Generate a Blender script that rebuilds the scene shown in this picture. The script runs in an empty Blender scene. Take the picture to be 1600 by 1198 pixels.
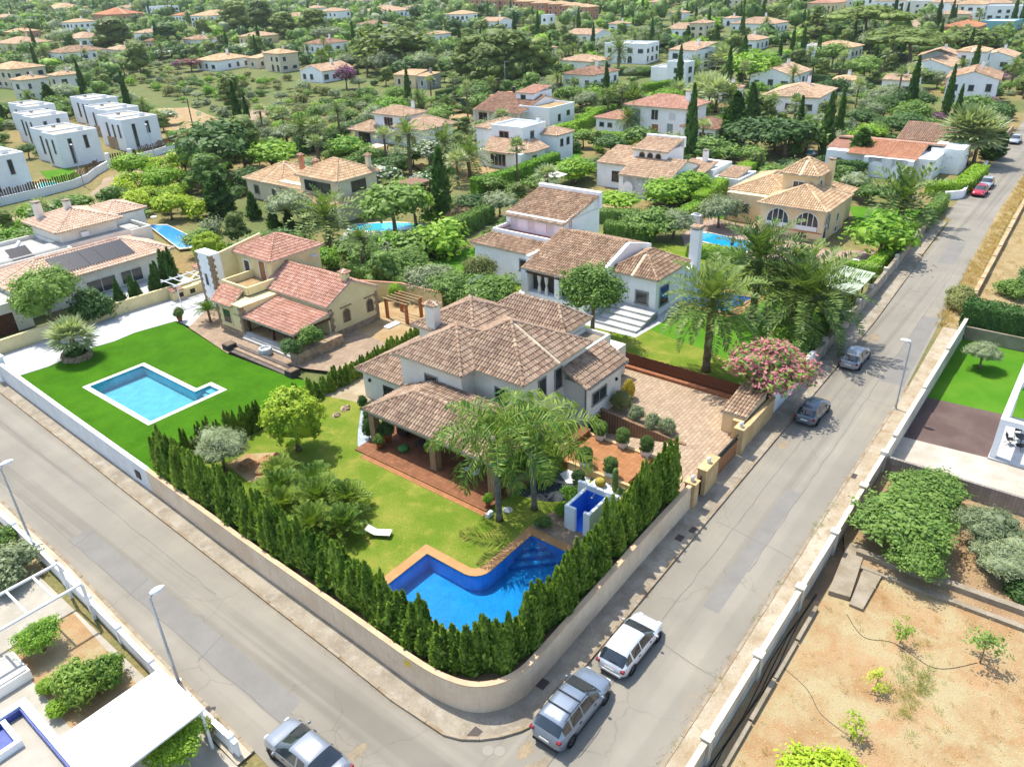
import bpy,bmesh,math,random
import numpy as np
from mathutils import Matrix,Vector
from mathutils.geometry import tessellate_polygon

# ------------------------------------------------------------------ camera, sky, sun, exposure
S=bpy.context.scene
COL=S.collection
CAM_H,FPX,PITCH,ROLL=30.6,1190.0,math.radians(28.3),math.radians(-2.0)
_f=Vector((0,math.cos(PITCH),-math.sin(PITCH)))
_r0=Vector((1,0,0)); _u0=_r0.cross(_f)
_r=_r0*math.cos(ROLL) +_u0*math.sin(ROLL)
_u=-_r0*math.sin(ROLL) +_u0*math.cos(ROLL)
cam=bpy.data.cameras.new('camera'); camo=bpy.data.objects.new('camera',cam); COL.objects.link(camo)
cam.sensor_width=36; cam.lens=FPX/1600*36; cam.clip_end=9000; cam.clip_start=.5
mw=Matrix.Identity(4)
for i in range(3):
 mw[i][0],mw[i][1],mw[i][2] =_r[i],_u[i],-_f[i]
mw[2][3] =CAM_H
camo.matrix_world=mw
S.camera=camo

SUN_EL,SUN_AZ=math.radians(64),math.radians(131)      # azimuth counter-clockwise from +X
w=bpy.data.worlds.new('World'); S.world=w; w.use_nodes=True
nt=w.node_tree; nt.nodes.clear()
sky=nt.nodes.new('ShaderNodeTexSky'); sky.sky_type='NISHITA'; sky.sun_disc=False
sky.sun_elevation=SUN_EL; sky.sun_rotation=math.radians(90) -SUN_AZ
sky.dust_density=1.5; sky.air_density=1.0
bg=nt.nodes.new('ShaderNodeBackground'); bg.inputs[1].default_value=0.15
wo=nt.nodes.new('ShaderNodeOutputWorld')
nt.links.new(sky.outputs[0],bg.inputs[0]); nt.links.new(bg.outputs[0],wo.inputs[0])
sl=bpy.data.lights.new('sun','SUN'); sl.energy=3.1; sl.angle=math.radians(.53); sl.color=(1,.945,.85)
so=bpy.data.objects.new('sun',sl); COL.objects.link(so); so.location=(0,0,200)
sd=Vector((math.cos(SUN_EL) *math.cos(SUN_AZ),math.cos(SUN_EL) *math.sin(SUN_AZ),math.sin(SUN_EL)))
so.rotation_euler=sd.to_track_quat('Z','Y').to_euler()
S.view_settings.view_transform='Standard'; S.view_settings.look='None'
S.view_settings.exposure=0.99; S.view_settings.gamma=1
S.render.engine='CYCLES'
cy=S.cycles
cy.max_bounces=4; cy.diffuse_bounces=2; cy.glossy_bounces=2; cy.transmission_bounces=3; cy.transparent_max_bounces=8
cy.caustics_reflective=False; cy.caustics_refractive=False
cy.use_adaptive_sampling=True; cy.adaptive_threshold=0.02
cy.use_denoising=True
cy.sample_clamp_indirect=4

# ------------------------------------------------------------------ frame: u runs along the right-hand street, v along the other one
ANG=math.radians(51); CU,SU=math.cos(ANG),math.sin(ANG)
def W(u,v,z=0): return Vector((u*CU-v*SU,u*SU+v*CU,z))
def UV(x,y): return (x*CU+y*SU,-x*SU+y*CU)
_SLOPE,_Y0=0.028,215.0
def tz(x,y):                                   # the land climbs gently behind the near streets
 d=y-_Y0
 if d <= 0: return 0.0
 d=min(d,1300)
 return _SLOPE*(d-40*(1-math.exp(-d/40)))
def P(px,py,z=None):                          # survey: ground point seen at a photo pixel
 d=_r*((px-800) /FPX) -_u*((py-599) /FPX) +_f
 if z is not None:
  t=(CAM_H-z) /-d.z
  return Vector((d.x*t,d.y*t,z))
 zz=0.0
 for _ in range(40):
  t=(CAM_H-zz) /-d.z if d.z<0 else 3000
  t=min(t,3000)
  zz=.5*zz+.5*tz(d.x*t,d.y*t)
 return Vector((d.x*t,d.y*t,tz(d.x*t,d.y*t)))
def PUV(px,py,z=0):
 p=P(px,py,z); return UV(p.x,p.y)
def px_height(base,px,py):                    # height of a pixel above a ground point
 d=_r*((px-800) /FPX) -_u*((py-599) /FPX) +_f
 t=(d.x*base.x+d.y*base.y) /(d.x*d.x+d.y*d.y)
 return CAM_H+d.z*t-base.z

# ------------------------------------------------------------------ materials
def lin(h):
 h=h.lstrip('#'); c=[int(h[i:i+2],16) /255 for i in (0,2,4)]
 return tuple(((x/12.92) if x <= .04045 else ((x+.055) /1.055) ** 2.4) for x in c)
MATS={}
def _new(name):
 m=bpy.data.materials.new(name); m.use_nodes=True
 n=m.node_tree; n.nodes.clear()
 return m,n,n.nodes.new('ShaderNodeOutputMaterial')
def _noise(n,vec,scale,detail=4,rough=.55,dist=0):
 t=n.nodes.new('ShaderNodeTexNoise'); t.inputs['Scale'].default_value=scale
 t.inputs['Detail'].default_value=detail; t.inputs['Roughness'].default_value=rough
 t.inputs['Distortion'].default_value=dist
 n.links.new(vec,t.inputs['Vector']); return t.outputs['Fac']
def _ramp(n,fac,stops):
 r=n.nodes.new('ShaderNodeValToRGB')
 while len(r.color_ramp.elements) <len(stops): r.color_ramp.elements.new(.5)
 for e,(p,c) in zip(r.color_ramp.elements,stops):
  e.position=p; e.color=(*c,1)
 n.links.new(fac,r.inputs[0]); return r.outputs[0]
def _mix(n,fac,a,b,mode='MIX'):
 m=n.nodes.new('ShaderNodeMix'); m.data_type='RGBA'; m.blend_type=mode
 if isinstance(fac,(int,float)): m.inputs[0].default_value=fac
 else: n.links.new(fac,m.inputs[0])
 for s,i in ((a,6),(b,7)):
  if isinstance(s,tuple): m.inputs[i].default_value=(*s[:3],1)
  else: n.links.new(s,m.inputs[i])
 return m.outputs[2]
def _math(n,op,a,b=None,clamp=False):
 m=n.nodes.new('ShaderNodeMath'); m.operation=op; m.use_clamp=clamp
 for s,i in ((a,0),(b,1)):
  if s is None: continue
  if isinstance(s,(int,float)): m.inputs[i].default_value=s
  else: n.links.new(s,m.inputs[i])
 return m.outputs[0]
def _bsdf(n,out,col,rough=.85,spec=.25,metal=0,bump=None,bstr=.3,bdist=.03,coat=0):
 b=n.nodes.new('ShaderNodeBsdfPrincipled')
 if isinstance(col,tuple): b.inputs['Base Color'].default_value=(*col[:3],1)
 else: n.links.new(col,b.inputs['Base Color'])
 b.inputs['Roughness'].default_value=rough; b.inputs['Specular IOR Level'].default_value=spec
 b.inputs['Metallic'].default_value=metal; b.inputs['Coat Weight'].default_value=coat
 b.inputs['Coat Roughness'].default_value=.05
 if bump is not None:
  bn=n.nodes.new('ShaderNodeBump'); bn.inputs['Strength'].default_value=bstr; bn.inputs['Distance'].default_value=bdist
  n.links.new(bump,bn.inputs['Height']); n.links.new(bn.outputs[0],b.inputs['Normal'])
 n.links.new(b.outputs[0],out.inputs[0]); return b
def mat(name,c1,c2=None,scale=1.0,rough=.85,spec=.25,metal=0,fine=.12,bscale=25,bstr=.25,lo=.38,hi=.62,third=None,coat=0,g=1.0,streak=0):
 if name in MATS: return MATS[name]
 c1=lin(c1) if isinstance(c1,str) else c1
 c2=(lin(c2) if isinstance(c2,str) else c2) or tuple(x*.86 for x in c1)
 if g<1: g *= .92
 c1,c2=tuple(x*g for x in c1),tuple(x*g for x in c2)
 m,n,out=_new(name)
 tc=n.nodes.new('ShaderNodeTexCoord').outputs['Object']
 col=_ramp(n,_noise(n,tc,scale,5,.6),[(lo,c1),(hi,c2)])
 if third:
  tcol,tscale,tlo,thi=third
  tcol=tuple(x*g for x in (lin(tcol) if isinstance(tcol,str) else tcol))
  f=_ramp(n,_noise(n,tc,tscale,6,.65,.4),[(tlo,(0,0,0)),(thi,(1,1,1))])
  col=_mix(n,f,col,tcol)
 if streak:                                  # rain marks running down the wall
  mp=n.nodes.new('ShaderNodeMapping'); mp.inputs['Scale'].default_value=(2.2,2.2,.22); n.links.new(tc,mp.inputs[0])
  col=_mix(n,1.0,col,_ramp(n,_noise(n,mp.outputs[0],1.6,5,.7),[(.42,(1,1,1)),(.75,(1-streak,1-streak*1.1,1-streak*1.25))]),'MULTIPLY')
 if fine:
  fn=_noise(n,tc,bscale,3,.7)
  g=_ramp(n,fn,[(.25,(1-fine,) *3),(.75,(1+fine,) *3)])
  col=_mix(n,1.0,col,g,'MULTIPLY')
  _bsdf(n,out,col,rough,spec,metal,fn,bstr,.02,coat)
 else:
  _bsdf(n,out,col,rough,spec,metal,coat=coat)
 MATS[name] =m; return m
def flat(name,c,rough=.6,spec=.4,metal=0,coat=0):
 if name in MATS: return MATS[name]
 c=lin(c) if isinstance(c,str) else c
 m,n,out=_new(name); _bsdf(n,out,c,rough,spec,metal,coat=coat); MATS[name] =m; return m
def leaf(name,c1,c2,c3=None,tr=.3,scale=.7):
 if name in MATS: return MATS[name]
 m,n,out=_new(name)
 oi=n.nodes.new('ShaderNodeObjectInfo').outputs['Random']
 at=n.nodes.new('ShaderNodeAttribute'); at.attribute_name='tint'
 geo=n.nodes.new('ShaderNodeNewGeometry').outputs['Position']
 f=_math(n,'ADD',_math(n,'MULTIPLY',at.outputs['Fac'],.55),_math(n,'MULTIPLY',_noise(n,geo,scale,2),.6))
 f=_math(n,'ADD',f,_math(n,'MULTIPLY',_math(n,'SUBTRACT',oi,.5),.35))
 c1,c2=[tuple(x*.98 for x in lin(c)) for c in (c1,c2)]; c3=lin(c3) if c3 else tuple(.6*b+.4*a for a,b in zip(c1,c2))
 col=_ramp(n,f,[(.2,c1),(.55,c3),(.95,c2)])
 b=n.nodes.new('ShaderNodeBsdfPrincipled'); n.links.new(col,b.inputs['Base Color'])
 b.inputs['Roughness'].default_value=.55; b.inputs['Specular IOR Level'].default_value=.25
 t=n.nodes.new('ShaderNodeBsdfTranslucent'); n.links.new(_mix(n,1.0,col,(1.25,1.3,.7),'MULTIPLY'),t.inputs[0])
 mx=n.nodes.new('ShaderNodeMixShader'); mx.inputs[0].default_value=tr
 n.links.new(b.outputs[0],mx.inputs[1]); n.links.new(t.outputs[0],mx.inputs[2]); n.links.new(mx.outputs[0],out.inputs[0])
 MATS[name] =m; return m
def tilemat(name,cols,stain='#4a4038',samt=.45):
 if name in MATS: return MATS[name]
 m,n,out=_new(name)
 at=n.nodes.new('ShaderNodeAttribute'); at.attribute_name='tint'
 geo=n.nodes.new('ShaderNodeNewGeometry').outputs['Position']
 cols=[lin(c) for c in cols]
 col=_ramp(n,at.outputs['Fac'],[(i/max(1,len(cols) -1),c) for i,c in enumerate(cols)])
 f=_ramp(n,_noise(n,geo,.55,5,.65),[(.42,(0,0,0)),(.75,(samt,) *3)])
 col=_mix(n,f,col,lin(stain))
 fn=_noise(n,geo,9,4,.7)
 col=_mix(n,1.0,col,_ramp(n,fn,[(.25,(.78,) *3),(.75,(1.2,) *3)]),'MULTIPLY')
 _bsdf(n,out,col,.9,.15); MATS[name] =m; return m
def bricky(name,c1,c2,mortar,bw,bh,scale=1.0,rough=.85,rot=0,msize=.02,stain=None,bstr=.5,offset=.5,spec=.25,g=1.0):
 if name in MATS: return MATS[name]
 m,n,out=_new(name); g *= .92 if g<1 else 1
 tc=n.nodes.new('ShaderNodeTexCoord').outputs['Object']
 mp=n.nodes.new('ShaderNodeMapping'); mp.inputs['Rotation'].default_value=(0,0,rot); n.links.new(tc,mp.inputs[0])
 b=n.nodes.new('ShaderNodeTexBrick'); n.links.new(mp.outputs[0],b.inputs[0]); b.offset=offset
 for k_,c_ in (('Color1',c1),('Color2',c2),('Mortar',mortar)): b.inputs[k_].default_value=(*[x*g for x in lin(c_)],1)
 b.inputs['Scale'].default_value=scale; b.inputs['Mortar Size'].default_value=msize
 b.inputs['Brick Width'].default_value=bw; b.inputs['Row Height'].default_value=bh
 col=b.outputs[0]
 col=_mix(n,1.0,col,_ramp(n,_noise(n,tc,1.3,6,.7),[(.25,(.72,) *3),(.8,(1.18,) *3)]),'MULTIPLY')
 inv=_math(n,'SUBTRACT',1.0,b.outputs[1])
 _bsdf(n,out,col,rough,spec,bump=inv,bstr=bstr,bdist=.02); MATS[name] =m; return m

def asphalt():
 m,n,out=_new('asphalt')
 tc=n.nodes.new('ShaderNodeTexCoord').outputs['Object']
 base=_ramp(n,_noise(n,tc,.16,5,.6),[(.3,lin('#7e796e')),(.55,lin('#888377')),(.75,lin('#938c7c'))])
 # long strips laid at different times, running along each street
 mp=n.nodes.new('ShaderNodeMapping'); mp.inputs['Scale'].default_value=(.012,.75,1)
 n.links.new(tc,mp.inputs[0])
 strip=_ramp(n,_noise(n,mp.outputs[0],1.0,3,.5),[(.4,(.84,) *3),(.47,(1.0,) *3),(.56,(1.02,) *3),(.62,(1.12,) *3)])
 mp2=n.nodes.new('ShaderNodeMapping'); mp2.inputs['Scale'].default_value=(.75,.012,1)
 n.links.new(tc,mp2.inputs[0])
 strip2=_ramp(n,_noise(n,mp2.outputs[0],1.0,3,.5),[(.4,(.84,) *3),(.46,(1.0,) *3),(.56,(1.02,) *3),(.62,(1.12,) *3)])
 # which street: v below 15 is the right-hand one
 sep=n.nodes.new('ShaderNodeSeparateXYZ'); n.links.new(tc,sep.inputs[0])
 isA=_math(n,'LESS_THAN',sep.outputs[1],15.2)
 col=_mix(n,1.0,base,_mix(n,isA,strip2,strip),'MULTIPLY')
 # hairline cracks
 vo=n.nodes.new('ShaderNodeTexVoronoi'); vo.feature='DISTANCE_TO_EDGE'; vo.inputs['Scale'].default_value=.16
 wv=n.nodes.new('ShaderNodeVectorMath'); wv.operation='ADD'
 nz=n.nodes.new('ShaderNodeTexNoise'); nz.inputs['Scale'].default_value=.8; nz.inputs['Detail'].default_value=5; n.links.new(tc,nz.inputs['Vector'])
 sc=n.nodes.new('ShaderNodeVectorMath'); sc.operation='SCALE'; sc.inputs['Scale'].default_value=1.2
 n.links.new(nz.outputs['Color'],sc.inputs[0]); n.links.new(tc,wv.inputs[0]); n.links.new(sc.outputs[0],wv.inputs[1]); n.links.new(wv.outputs[0],vo.inputs['Vector'])
 ck=_ramp(n,vo.outputs['Distance'],[(.0,(.8,) *3),(.006,(1,1,1))])
 gate=_ramp(n,_noise(n,tc,.11,2),[(.47,(0,0,0)),(.55,(1,1,1))])
 col=_mix(n,gate,col,_mix(n,1.0,col,ck,'MULTIPLY'))
 sand=_ramp(n,_noise(n,tc,.35,6,.7),[(.62,(0,0,0)),(.8,(.5,) *3)])
 col=_mix(n,sand,col,lin('#a08c70'))
 fn=_noise(n,tc,30,3,.8)
 col=_mix(n,1.0,col,_ramp(n,fn,[(.2,(.88,) *3),(.8,(1.1,) *3)]),'MULTIPLY')
 _bsdf(n,out,col,.9,.2,bump=fn,bstr=.2,bdist=.01); return m

def water(name,tint,scale=2.5,bstr=.25):
 m,n,out=_new(name)
 tc=n.nodes.new('ShaderNodeTexCoord').outputs['Object']
 bn=n.nodes.new('ShaderNodeBump'); bn.inputs['Strength'].default_value=bstr; bn.inputs['Distance'].default_value=.03
 n.links.new(_noise(n,tc,scale,3,.5,.6),bn.inputs['Height'])
 tr=n.nodes.new('ShaderNodeBsdfTransparent'); tr.inputs[0].default_value=(*tint,1)
 gl=n.nodes.new('ShaderNodeBsdfGlossy'); gl.inputs['Roughness'].default_value=.04; n.links.new(bn.outputs[0],gl.inputs['Normal'])
 fr=n.nodes.new('ShaderNodeFresnel'); fr.inputs[0].default_value=1.33; n.links.new(bn.outputs[0],fr.inputs['Normal'])
 mx=n.nodes.new('ShaderNodeMixShader'); n.links.new(fr.outputs[0],mx.inputs[0]); n.links.new(tr.outputs[0],mx.inputs[1]); n.links.new(gl.outputs[0],mx.inputs[2])
 n.links.new(mx.outputs[0],out.inputs[0]); return m

def glassmat():
 m,n,out=_new('window_glass'); _bsdf(n,out,(.035,.042,.045),.08,.6); return m

# ------------------------------------------------------------------ objects
def tag(o,label=None,cat=None,group=None,kind=None):
 if label: o['label'] =label
 if cat: o['category'] =cat
 if group: o['group'] =group
 if kind: o['kind'] =kind
 return o
def empty(name,loc,rz=0):
 o=bpy.data.objects.new(name,None); COL.objects.link(o); o.location=loc; o.rotation_euler=(0,0,rz)
 o.empty_display_size=.3; return o
def link(name,me,parent=None,loc=None,rz=None):
 o=bpy.data.objects.new(name,me); COL.objects.link(o)
 if parent: o.parent=parent
 if loc is not None: o.location=loc
 if rz is not None: o.rotation_euler=(0,0,rz)
 return o
def copytree(o,parent=None):
 c=o.copy(); COL.objects.link(c); c.parent=parent
 for ch in o.children: copytree(ch,c)
 return c
def npmesh(name,V,F,mats,mi=None,tint=None,smooth=False):
 """F: (n,4) or list of arrays of equal width"""
 if not isinstance(F,list): F=[F]
 V=np.asarray(V,np.float32)
 me=bpy.data.meshes.new(name)
 nl=sum(f.size for f in F); nf=sum(len(f) for f in F)
 me.vertices.add(len(V)); me.vertices.foreach_set('co',V.ravel())
 me.loops.add(nl); me.loops.foreach_set('vertex_index',np.concatenate([f.ravel() for f in F]).astype(np.int32))
 starts,s=[],0
 for f in F:
  starts.append(s+np.arange(len(f)) *f.shape[1]); s += f.size
 me.polygons.add(nf); me.polygons.foreach_set('loop_start',np.concatenate(starts).astype(np.int32))
 if mi is not None: me.polygons.foreach_set('material_index',np.asarray(mi,np.int32))
 if smooth: me.polygons.foreach_set('use_smooth',np.ones(nf,bool))
 for m in (mats if isinstance(mats,(list,tuple)) else [mats]): me.materials.append(m)
 if tint is not None:
  a=me.attributes.new('tint','FLOAT','FACE'); a.data.foreach_set('value',np.asarray(tint,np.float32))
 me.update(calc_edges=True); return me

class MB:
 """mesh builder; coordinates are given in the frame (u,v,z) and stored relative to (ou,ov,oz)"""
 def __init__(s,o=(0,0,0)): s.o=Vector(o); s.v=[]; s.f=[]; s.m=[]
 def add(s,vs,fs,mi=0):
  b=len(s.v); s.v += [tuple(Vector(p) -s.o) for p in vs]
  s.f += [tuple(b+i for i in f) for f in fs]; s.m += [mi] *len(fs); return s
 def box(s,u0,u1,v0,v1,z0,z1,mi=0):
  p=[(u0,v0,z0),(u1,v0,z0),(u1,v1,z0),(u0,v1,z0),(u0,v0,z1),(u1,v0,z1),(u1,v1,z1),(u0,v1,z1)]
  return s.add(p,[(0,3,2,1),(4,5,6,7),(0,1,5,4),(1,2,6,5),(2,3,7,6),(3,0,4,7)],mi)
 def prism(s,poly,z0,z1,mi=0,top=None):
  n=len(poly)
  area=sum(poly[i][0] *poly[(i+1) % n][1] -poly[(i+1) % n][0] *poly[i][1] for i in range(n))
  if area<0: poly=poly[::-1]
  tp=[(p[0],p[1],z1) for p in poly]; bt=[(p[0],p[1],z0) for p in poly]
  return s.add(bt+tp,[tuple(range(n-1,-1,-1)),tuple(range(n,2*n))] +[(i,(i+1) % n,n+(i+1) % n,n+i) for i in range(n)],mi)
 def slab(s,pts,th,mi=0):                 # thick polygon from 3-D points, thickness straight down
  n=len(pts); bt=[(p[0],p[1],p[2] -th) for p in pts]
  return s.add(list(pts) +bt,[tuple(range(n)),tuple(range(2*n-1,n-1,-1))] +[(n+i,n+(i+1) % n,(i+1) % n,i) for i in range(n)],mi)
 def sheet(s,outer,holes,z,mi=0):
  loops=[[Vector((p[0],p[1],0)) for p in l] for l in [outer] +list(holes)]
  flatp=[p for l in loops for p in l]; tr=tessellate_polygon(loops)
  fs=[]
  for a,b,c in tr:
   A,B,C=flatp[a],flatp[b],flatp[c]
   fs.append((a,b,c) if (B-A).cross(C-A).z>0 else (a,c,b))
  zz=z if callable(z) else (lambda *_: z)
  return s.add([(p.x,p.y,zz(p.x,p.y)) for p in flatp],fs,mi)
 def cyl(s,p0,p1,r0,r1=None,n=10,mi=0,cap=True):
  r1=r0 if r1 is None else r1
  p0,p1=Vector(p0),Vector(p1); d=(p1-p0).normalized()
  a=d.orthogonal().normalized(); b=d.cross(a)
  vs=[p0+(a*math.cos(t) +b*math.sin(t)) *r0 for t in [2*math.pi*i/n for i in range(n)]]
  vs += [p1+(a*math.cos(t) +b*math.sin(t)) *r1 for t in [2*math.pi*i/n for i in range(n)]]
  fs=[(i,(i+1) % n,n+(i+1) % n,n+i) for i in range(n)]
  if cap: fs += [tuple(range(n-1,-1,-1)),tuple(range(n,2*n))]
  return s.add(vs,fs,mi)
 def tube(s,pts,rs,n=8,mi=0):
  pts=[Vector(p) for p in pts]
  if not isinstance(rs,(list,tuple)): rs=[rs] *len(pts)
  vs,fs=[],[]; a=None
  for i,p in enumerate(pts):
   d=(pts[min(i+1,len(pts) -1)] -pts[max(i-1,0)]).normalized()
   a=d.orthogonal().normalized() if a is None else (a-d*a.dot(d)).normalized()
   b=d.cross(a)
   vs += [p+(a*math.cos(t) +b*math.sin(t)) *rs[i] for t in [2*math.pi*k/n for k in range(n)]]
  for i in range(len(pts) -1):
   fs += [(i*n+k,i*n+(k+1) % n,(i+1) *n+(k+1) % n,(i+1) *n+k) for k in range(n)]
  fs += [tuple(range(n-1,-1,-1)),tuple(range((len(pts) -1) *n,len(pts) *n))]
  return s.add(vs,fs,mi)
 def lathe(s,c,prof,n=16,mi=0,sx=1,sy=1):
  c=Vector(c); vs,fs=[],[]
  for r,z in prof: vs += [c+Vector((math.cos(t) *r*sx,math.sin(t) *r*sy,z)) for t in [2*math.pi*k/n for k in range(n)]]
  for i in range(len(prof) -1): fs += [(i*n+k,i*n+(k+1) % n,(i+1) *n+(k+1) % n,(i+1) *n+k) for k in range(n)]
  fs += [tuple(range(n-1,-1,-1)),tuple(range((len(prof) -1) *n,len(prof) *n))]
  return s.add(vs,fs,mi)
 def mesh(s,name,mats,smooth=False):
  me=bpy.data.meshes.new(name); me.from_pydata(s.v,[],s.f)
  for m in (mats if isinstance(mats,(list,tuple)) else [mats]): me.materials.append(m)
  if any(s.m): me.polygons.foreach_set('material_index',s.m)
  if smooth: me.polygons.foreach_set('use_smooth',[True] *len(s.f))
  me.update(); return me
 def build(s,name,mats,parent=None,smooth=False,bevel=0):
  o=link(name,s.mesh(name,mats,smooth),parent)
  if bevel:
   b=o.modifiers.new('bevel','BEVEL'); b.width=bevel; b.segments=2; b.limit_method='ANGLE'
  return o

def structure(name,mb,mats):                  # a piece of the setting, given in the street frame
 o=mb.build(name,mats); o.rotation_euler=(0,0,ANG); o['kind'] ='structure'; return o
def root(name,label,cat,u,v,z=0,group=None,ang=ANG):
 o=empty(name,W(u,v,z),ang); tag(o,label,cat,group); return o
def single(name,mb,mats,label,cat,group=None,smooth=False,bevel=0,kind=None):
 """one-mesh thing authored in (u,v,z) with mb.o as its base point"""
 o=mb.build(name,mats,None,smooth,bevel); o.location=W(*mb.o); o.rotation_euler=(0,0,ANG)
 return tag(o,label,cat,group,kind)
# ------------------------------------------------------------------ foliage materials
LM=dict(
 mid=leaf('leaf_mid_green','#456828','#8aa850'),dark=leaf('leaf_dark_green','#2c4c22','#648444'),
 bright=leaf('leaf_bright_green','#4c8420','#9cbc3c'),lime=leaf('leaf_lime','#6c961c','#bccc3c'),
 olive=leaf('leaf_grey_olive','#5c6c48','#a4b086'),pine=leaf('leaf_pine','#42592a','#8ea04e'),
 cyp=leaf('leaf_cypress','#2f5222','#587c3a'),thuja=leaf('leaf_thuja','#456d24','#98b24c'),
 palm=leaf('leaf_palm','#3a5c26','#86994e',tr=.22),queen=leaf('leaf_queen_palm','#32621e','#94a844',tr=.25),fan=leaf('leaf_fan_palm','#6c8450','#bcc494'),
 scrub=leaf('leaf_scrub','#5f6c36','#a0a262'),dry=leaf('leaf_dry_straw','#a8894f','#d4bc82'),deadp=leaf('leaf_dead_palm','#8f6f45','#c9a878'),
 pink=leaf('petal_pink','#a0525e','#d28c92',tr=.3),white=leaf('petal_white','#d6d6c6','#f2f2e8',tr=.35),purple=leaf('petal_purple','#7c2f6c','#b060a0',tr=.35),
 yellow=leaf('leaf_yellow','#a89a2c','#d4bc4c'),box=leaf('leaf_boxwood','#36541f','#76954a'),grass=leaf('leaf_grass','#6a8a30','#a2b052'))
BARK=mat('bark','#6f6250','#8a7c68',3,.95,.1,bscale=14,bstr=.6)
PBARK=mat('palm_bark','#8a8478','#6e675a',2,.9,.15,bscale=10,bstr=.6)
DBARK=mat('date_palm_bark','#6b5a48','#8a745c',3,.95,.1,bscale=9,bstr=.9)

def unit(a): return a/np.maximum(np.linalg.norm(a,axis=1,keepdims=True),1e-6)
def rhomb(C,T,N,L,Wd,rng):
 """leaf quads: centre C, long axis T, normal N, half length L, half width Wd"""
 T=unit(T); B=unit(np.cross(N,T)); L=np.asarray(L).reshape(-1,1); Wd=np.asarray(Wd).reshape(-1,1)
 V=np.stack([C-T*L,C+B*Wd,C+T*L,C-B*Wd],1).reshape(-1,3)
 return V,np.arange(len(V)).reshape(-1,4)
def scatter(rng,C,k,sp,size,out=.7,up=.5,ar=.55,centre=None,long_up=0.0):
 """k leaves round each clump centre"""
 n=len(C) *k
 off=rng.normal(size=(n,3)) *sp
 c=np.repeat(C,k,0) +off
 cen=np.zeros(3) if centre is None else np.asarray(centre)
 N=unit(unit(off) *.6+unit(c-cen) *out+np.array([0,0,up]) +rng.normal(size=(n,3)) *.45)
 T=rng.normal(size=(n,3)) +np.array([0,0,long_up])
 T=T-N*(T*N).sum(1,keepdims=True)
 s=size*rng.uniform(.65,1.35,n)
 return rhomb(c,T,N,s,s*ar,rng)
def lumpy(rng,d,amt=.22,f=2.4):
 ph=rng.uniform(0,6,6)
 return 1+amt*(np.sin(f*d[:,0] *2+ph[0]) *np.sin(f*d[:,1] *2+ph[1]) +.7*np.sin(f*1.7*d[:,2] +ph[2] +2*d[:,0]))
def ball(rng,R,zc,n=10,m=14,k=.72):
 """inner mass so that a dense crown does not show through everywhere"""
 th=np.linspace(0,math.pi,n); ph=np.linspace(0,2*math.pi,m,endpoint=False)
 d=np.array([[math.sin(t) *math.cos(p),math.sin(t) *math.sin(p),math.cos(t)] for t in th for p in ph])
 V=d*np.array(R) *(lumpy(rng,d,.2) *k)[:,None] +[0,0,zc]
 F=np.array([[i*m+j,(i+1) *m+j,(i+1) *m+(j+1) % m,i*m+(j+1) % m] for i in range(n-1) for j in range(m)])
 return V,F
def join(parts):
 V,F,b=[],[],0
 for v,f in parts: V.append(v); F.append(f+b); b += len(v)
 return np.concatenate(V),np.concatenate(F)
def crownmesh(name,parts,seed=0,mats=None):
 V,F=join(parts); rng=np.random.default_rng(seed)
 return npmesh(name,V,F,mats or [LM['mid']],tint=rng.random(len(F)))
def trunkmesh(name,h,r,rng,limbs=(),lean=.06,n=7,m=None):
 mb=MB(); pts,rs=[],[]
 lx,ly=rng.normal(size=2) *lean
 for i in range(6):
  t=i/5; pts.append((lx*h*t*t,ly*h*t*t,h*t)); rs.append(r*(1.25 if i == 0 else 1-.5*t))
 mb.tube(pts,rs,n)
 top=Vector(pts[-1]); mid=Vector(pts[3])
 for q in limbs:
  q=Vector(q); a=mid.lerp(top,rng.uniform(.2,1)); c=a.lerp(q,.5) +Vector((0,0,.12*(q-a).length))
  mb.tube([a,c,q],[r*.5,r*.33,r*.12],5)
 return mb.mesh(name,m or BARK,True)

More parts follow.
